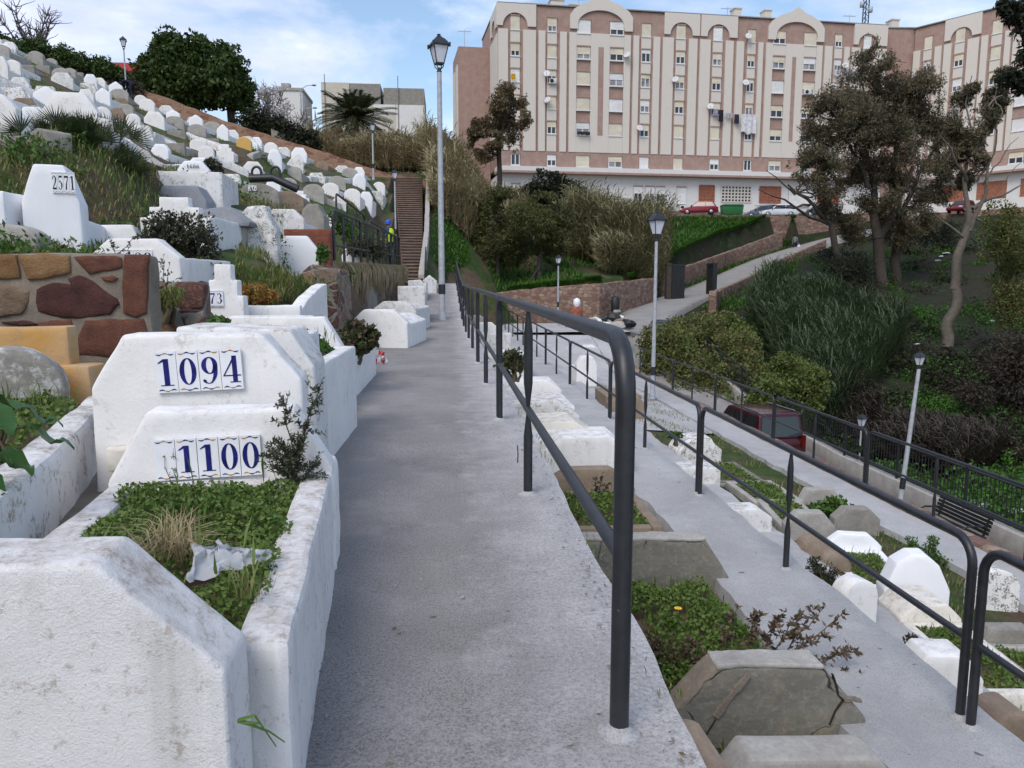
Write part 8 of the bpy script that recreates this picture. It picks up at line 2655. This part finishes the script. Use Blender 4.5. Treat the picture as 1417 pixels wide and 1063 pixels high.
# fan palm shrub on the near slope
b0 = atY(112, 250, 13.2)
root = thing('fan_palm', 'bushy fan palm with dark spiky fronds on the near slope', 'palm', (b0.x, 13.2, b0.z))
quads = []
g = random.Random(6)
for k in range(260):
    c = Vector((g.gauss(0, 0.36), g.gauss(0, 0.3), g.uniform(0.1, 0.75)))
    ax = (c - Vector((0, 0, 0.0)) + Vector((g.gauss(0, 0.2), g.gauss(0, 0.2), 0.15))).normalized()
    sd = ax.cross(Vector((g.gauss(0, 1), g.gauss(0, 1), g.gauss(0, 1)))).normalized()
    for j in range(15):
        a = -1.15 + 2.3 * j / 14
        d = (ax * math.cos(a) + sd * math.sin(a)).normalized(); L = g.uniform(0.26, 0.40)
        nn = d.cross(ax.cross(sd)).normalized() * 0.012
        quads.append([c, c + d * L * 0.5 - nn, c + d * L, c + d * L * 0.5 + nn])
add('fronds', np_quads('fronds', np.array([[tuple(v) for v in q] for q in quads]), M['palm']), root)
mb = MB(); limb(mb, (0, 0, -0.4), (0, 0, 0.4), 0.09, 0.06); mb.build('trunk', M['bark'], root)
# shrubs among the graves
Y = 10.6
def near_shrub(name, label, px, pb, Y, bl_, n, size, mat_, gap=0.3, gs=6, aspect=0.5, up=0.4):
    global base
    b0 = atY(px, pb, Y); base = (b0.x, Y, b0.z)
    return shrub(name, label, 'shrub', base, S_(bl_, Y), n, size, mat_, gap, gs, aspect, up, 10)


near_shrub('dark_shrub', 'dark twiggy shrub before the stepped white headstone', 248, 385, 10.6, ((248, 340, 46, 40, 0), (225, 330, 34, 34, 0), (275, 335, 30, 36, 0), (235, 310, 30, 20, 0), (270, 362, 34, 24, 0), (222, 360, 26, 24, 0)), 9000, 0.055, 'dark_bush', 0.36, 5)
near_shrub('dark_shrub', 'small dark bush beside headstone 1686', 296, 250, 17.5, ((294, 235, 14, 14, 0), (300, 243, 10, 10, 0)), 1600, 0.09, 'dark_bush')
near_shrub('green_shrub', 'dark green shrub behind the terrace handrail', 505, 352, 26.5, ((500, 340, 20, 14, 0), (518, 348, 18, 12, 0), (490, 345, 12, 12, 0)), 2600, 0.09, 'dark_bush', 0.2)
near_shrub('rust_plant', 'rust orange succulent clump inside the long white walled tomb', 350, 424, 9.9, ((350, 408, 30, 14, 0), (335, 412, 18, 12, 0), (370, 412, 18, 10, 0)), 3000, 0.055, 'orange_bush', 0.1, 6, 0.3, 0.8)
near_shrub('flower_bush', 'leafy geranium bush spilling from the chamfered headstone tomb', 492, 492, 8.9, ((492, 465, 24, 20, 0), (480, 475, 16, 14, -.1), (508, 470, 16, 16, 0), (490, 485, 20, 10, 0), (515, 460, 10, 10, 0)), 2600, 0.065, 'plum_bush', 0.25, 6, 0.8)
near_shrub('green_shrub', 'yellow green weeds beside the blank eight sided headstone', 448, 362, 14.6, ((447, 352, 9, 14, 0),), 500, 0.07, 'lush', 0.1)
near_shrub('green_shrub', 'dark leafy bush behind the red brick tomb', 468, 318, 23.5, ((466, 305, 14, 16, 0), (480, 320, 14, 14, 0)), 1300, 0.09, 'lush', 0.2)
near_shrub('bronze_shrub', 'bronze leaved shrub beyond the white box tomb, under the railing', 712, 518, 11.0, ((710, 500, 18, 16, 0), (695, 505, 10, 12, 0), (722, 508, 12, 10, 0)), 1800, 0.06, 'plum_bush', 0.3, 5)
near_shrub('heath_shrub', 'dark spiky shrub against the edge of the middle walkway', 1145, 825, 8.6, ((1145, 800, 22, 24, 0), (1130, 785, 14, 18, 0), (1160, 815, 18, 18, 0)), 2600, 0.05, 'dark_bush', 0.32, 7, 0.3)
near_shrub('green_plant', 'lush bright green plant between the beige and grey headstones', 1153, 722, 12.9, ((1153, 704, 26, 16, 0), (1135, 708, 16, 12, 0), (1172, 712, 16, 10, 0)), 2200, 0.085, 'lush', 0.15, 5, 0.8)
near_shrub('green_shrub', 'spreading green shrub behind the large smooth white headstone', 1285, 800, 10.6, ((1280, 775, 30, 20, 0), (1305, 790, 22, 20, 0), (1260, 760, 14, 18, 0), (1290, 752, 12, 12, 0)), 3600, 0.055, 'lush', 0.25, 6, 0.4)
near_shrub('weed', 'spindly weed at the middle walkway edge below the railing', 1265, 905, 6.2, ((1262, 890, 12, 14, 0), (1280, 898, 14, 8, 0)), 420, 0.05, 'dark_bush', 0.25, 8, 0.4)
near_shrub('weed', 'small weed on top of the crumbling rubble tomb', 935, 610, 14.5, ((935, 602, 14, 6, 0),), 400, 0.06, 'lush', 0.1, 6)
near_shrub('green_mat', 'little leafy tuft on the dirty topped block behind plate 1094', 303, 452, 4.7, ((303, 446, 14, 7, 0), (296, 447, 8, 5, 0)), 500, 0.04, 'lush', 0.05, 8, 0.5, 0.8)
near_shrub('weed', 'grass tuft growing on the small brown stone wall', 228, 430, 6.4, ((228, 415, 22, 12, 0), (240, 405, 14, 8, 0)), 1500, 0.06, 'grass', 0.1, 8, 0.12, 1.6)
# myrtle-like twigs at the right of the clover grave
M['myrtle'] = leafmat('dark bronze myrtle leaves', [(0.022, 0.032, 0.016), (0.045, 0.055, 0.026), (0.10, 0.075, 0.05), (0.14, 0.10, 0.07)], 0.35, 0.12, 8)
b0 = atZ(1035, 912, -1.30)
P3 = lambda px, py, dy=0.0: tuple(atY(px, py, b0.y + dy) - b0)
sprig('myrtle_twigs', 'bronze leaved myrtle twigs spreading from the clover grave over the walkway edge', 'plant', b0, [(P3(1000, 905), P3(1022, 838, 0.05), 0.006), (P3(1035, 905), P3(1050, 848), 0.006), (P3(1050, 905), P3(1088, 845, 0.1), 0.006), (P3(1070, 905), P3(1108, 845, 0.0), 0.006), (P3(1085, 905), P3(1142, 838, 0.05), 0.006), (P3(1095, 908), P3(1170, 845, 0.02), 0.006), (P3(1120, 915), P3(1188, 900), 0.005), (P3(1125, 935), P3(1205, 938), 0.004), (P3(1140, 975), P3(1170, 968), 0.003)], 8, 0.10, 0.044, 'myrtle', 3, 11, 0.52)
b0 = atZ(925, 920, -1.33)
P3 = lambda px, py, dy=0.0: tuple(atY(px, py, b0.y + dy) - b0)
sprig('myrtle_twigs', 'dark twiggy sprigs at the path side of the clover grave', 'plant', b0, [(P3(920, 930), P3(905, 870), 0.005), (P3(925, 930), P3(930, 878), 0.005), (P3(940, 920), P3(955, 885), 0.005), (P3(910, 905), P3(898, 882), 0.004), (P3(950, 935), P3(975, 905), 0.005)], 8, 0.09, 0.036, 'myrtle', 5, 13, 0.52)
b0 = atZ(830, 680, -1.28)
P3 = lambda px, py, dy=0.0: tuple(atY(px, py, b0.y + dy) - b0)
sprig('dry_weed', 'dry dark weed stalks in front of the brownish cement headstone', 'plant', b0, [(P3(830, 685), P3(834, 655), 0.005), (P3(828, 685), P3(822, 660), 0.005), (P3(835, 685), P3(842, 668), 0.004)], 6, 0.08, 0.03, 'dark_bush', 8, 10, 0.6)
b0 = atY(205, 395, 6.0)
P3 = lambda px, py, dy=0.0: tuple(atY(px, py, b0.y + dy) - b0)
sprig('dry_weed', 'thin dry weed standing against plate 1129', 'plant', b0, [(P3(230, 400), P3(226, 352), 0.003), (P3(160, 352), P3(152, 330), 0.003), (P3(165, 352), P3(190, 322), 0.003), (P3(230, 400), P3(235, 362), 0.003)], 5, 0.10, 0.02, 'dark_bush', 8, 8, 0.5)
b0 = atZ(238, 668, 0.44)
P3 = lambda px, py, dy=0.0: tuple(atY(px, py, b0.y + dy) - b0)
sprig('thin_weed', 'two thin green weed stalks with a yellow bud before plate 1100', 'plant', b0, [(P3(236, 668), P3(224, 612), 0.0016), (P3(246, 668), P3(240, 620), 0.0016), (P3(246, 668), P3(238, 612, .02), 0.001)], 3, 0.03, 0.012, 'lush', 8, 3, 0.5)

# grit, dead leaves and weeds gathered along the foot of the tombs and the ragged path margin
P = []
for _ in range(1500):
    y = 1.7 + 24 * rnd.random() ** 1.6
    if rnd.random() < 0.6: x = (-0.47 - 0.06 * max(0, min(y, 3.6) - 1.7) if y < 3.7 else -1.22) + abs(rnd.gauss(0, 0.05)) + 0.02
    else: x = 0.66 - abs(rnd.gauss(0, 0.06))
    if rnd.random() < 0.12: x = rnd.uniform(-0.4, 0.6)
    P.append((x, y, z1(0, y) + 0.012))
q = leaves(np.array(P), 0.020, 0.6, -0.2); q[:, :, 2] = np.maximum(q[:, :, 2] * 0.4 + np.array(P)[:, None, 2] * 0.6, np.array(P)[:, None, 2] - 0.004)
o = add('debris', np_quads('debris', q, M['debris'])); tag(o, kind='stuff'); o['label'] = 'dead leaves and grit along the path edges'


def foot_pt():
    y = 2.2 + 20 * rnd.random() ** 1.4
    x = (-0.50 - 0.04 * (y - 2.2) if y < 3.6 else -1.26) + rnd.gauss(0, 0.02)
    if rnd.random() < 0.35: x = 0.70 + rnd.gauss(0, 0.03)
    if mnoise.noise(Vector((x * 3, y * 1.6, 1))) < 0.05: return None
    return (x, y, z1(0, y) - 0.01)


grass_on('tiny weeds in the cracks along the path edges', foot_pt, 420, 0.05, 0.0035, 'grass')

# dry creeper hanging over the terrace wall, and hedge along the crest
pts = []
for k in range(2600):
    y = rnd.uniform(16.2, 36.5)
    t = (y - 15.6) / 21.4
    x = -2.74 + 0.78 * t + 0.02
    f = mnoise.noise(Vector((y * 0.9, 0, 3)))
    if f < -0.28: continue
    top = 1.66 + 0.27 * t
    L = (0.5 + 0.7 * (f + 0.4)) * rnd.uniform(0.5, 1.2)
    pts.append((x + rnd.uniform(-0.05, 0.12), y, top + 0.05, L))
pts = np.array(pts)
n = len(pts)
a = pts[:, :3]; b = a.copy(); b[:, 2] -= pts[:, 3]; b[:, 0] += nrg.uniform(0.02, 0.16, n); b[:, 1] += nrg.normal(0, 0.12, n)
m_ = (a + b) / 2; m_[:, 0] += 0.08
w = np.zeros((n, 3)); w[:, 1] = 0.035; w[:, 0] = 0.01
o = add('hanging_creeper', np_quads('hanging_creeper', np.stack([a - w * 0.4, m_ - w, b, m_ + w], 1), M['vine_dry'])); tag(o, 'dry brown creeper hanging down the terrace wall', 'creeper')
def crest(label, P, n, size, mat_, rz, name='hedge'):
    bl_ = []
    for p in densify(P, 0.7): bl_.append(((p[0], p[1] + rnd.uniform(-0.3, 0.3), p[2]), (0.9, 0.9, rz * rnd.uniform(0.8, 1.3))))
    o = add(name, np_quads(name, leaves(blob_points(bl_, n, 0.5, 0.12, 0.8), size, 0.55), M[mat_])); tag(o, label, 'hedge')


Q = lambda px, py, Y: tuple(atY(px, py, Y))
crest('dark clipped hedge along the crest left of the red roof', [Q(-40, 48, 60.5), Q(40, 70, 61), Q(110, 92, 61.5), Q(160, 104, 62)], 20000, 0.22, 'round_tree', 0.9)
crest('brown withered hedge bottom hanging over the rubble wall', [Q(-40, 76, 60.2), Q(60, 96, 60.8), Q(150, 122, 61.6), Q(185, 128, 62)], 9000, 0.26, 'under_grey', 0.8)
crest('dark bushes on the crest between the round trees and the white house', [Q(330, 178, 64), Q(350, 172, 65), Q(395, 190, 64), Q(430, 200, 64)], 9000, 0.26, 'under', 1.2)
crest('mixed bushes under the palm tree', [Q(430, 205, 66), Q(470, 205, 67), Q(530, 205, 68), Q(575, 215, 68)], 12000, 0.28, 'euc_brown', 1.5)
crest('green shrubs under the lamp post on the crest', [Q(180, 128, 63), Q(215, 150, 63)], 3500, 0.22, 'under', 0.8)
build_ground()
# ------------------------------------------------------------------ light and sky
W = bpy.data.worlds.new('World'); S.world = W
W.use_nodes = True
nt = W.node_tree
bg = nt.nodes['Background']
EL, AZ = R(50), R(212)          # sun direction: azimuth clockwise from +y
sky = nd(nt, 'ShaderNodeTexSky', sky_type='NISHITA')
sky.sun_disc = False
sky.sun_elevation = EL
sky.sun_rotation = AZ
sky.air_density = 1.2; sky.dust_density = 1.5; sky.ozone_density = 2.0
tc = nd(nt, 'ShaderNodeTexCoord')
mp = nd(nt, 'ShaderNodeMapping', {'Vector': tc.outputs['Generated'], 'Scale': (1.0, 1.0, 2.6), 'Location': (0.35, 0.2, 0.1)})
n1 = nd(nt, 'ShaderNodeTexNoise', {'Vector': mp.outputs[0], 'Scale': 2.2, 'Detail': 9, 'Roughness': 0.58, 'Distortion': 0.3}).outputs['Fac']
n2 = nd(nt, 'ShaderNodeTexNoise', {'Vector': mp.outputs[0], 'Scale': 5.0, 'Detail': 9, 'Roughness': 0.62}).outputs['Fac']
cl = ramp(nt, n1, [(0.46, 0.0), (0.62, 0.88)])
cc = ramp(nt, n2, [(0.3, (3.7, 4.1, 5.5)), (0.5, (4.8, 5.1, 6.4)), (0.72, (7.2, 7.4, 8.5))])
c = mix(nt, cl, sky.outputs[0], cc)
nt.links.new(c, bg.inputs['Color'])
bg.inputs['Strength'].default_value = 0.145
sun_d = bpy.data.lights.new('sun', 'SUN')
sun_d.energy = 1.4
sun_d.angle = R(32)
sun_d.color = (1.0, 0.93, 0.84)
sun = bpy.data.objects.new('sun', sun_d); COL.objects.link(sun)
d = Vector((math.sin(AZ) * math.cos(EL), math.cos(AZ) * math.cos(EL), math.sin(EL)))
sun.rotation_euler = d.to_track_quat('Z', 'Y').to_euler()
sun.location = d * 60
S.view_settings.view_transform = 'Standard'
S.view_settings.look = 'None'
S.view_settings.gamma = 1
S.view_settings.exposure = 0.46
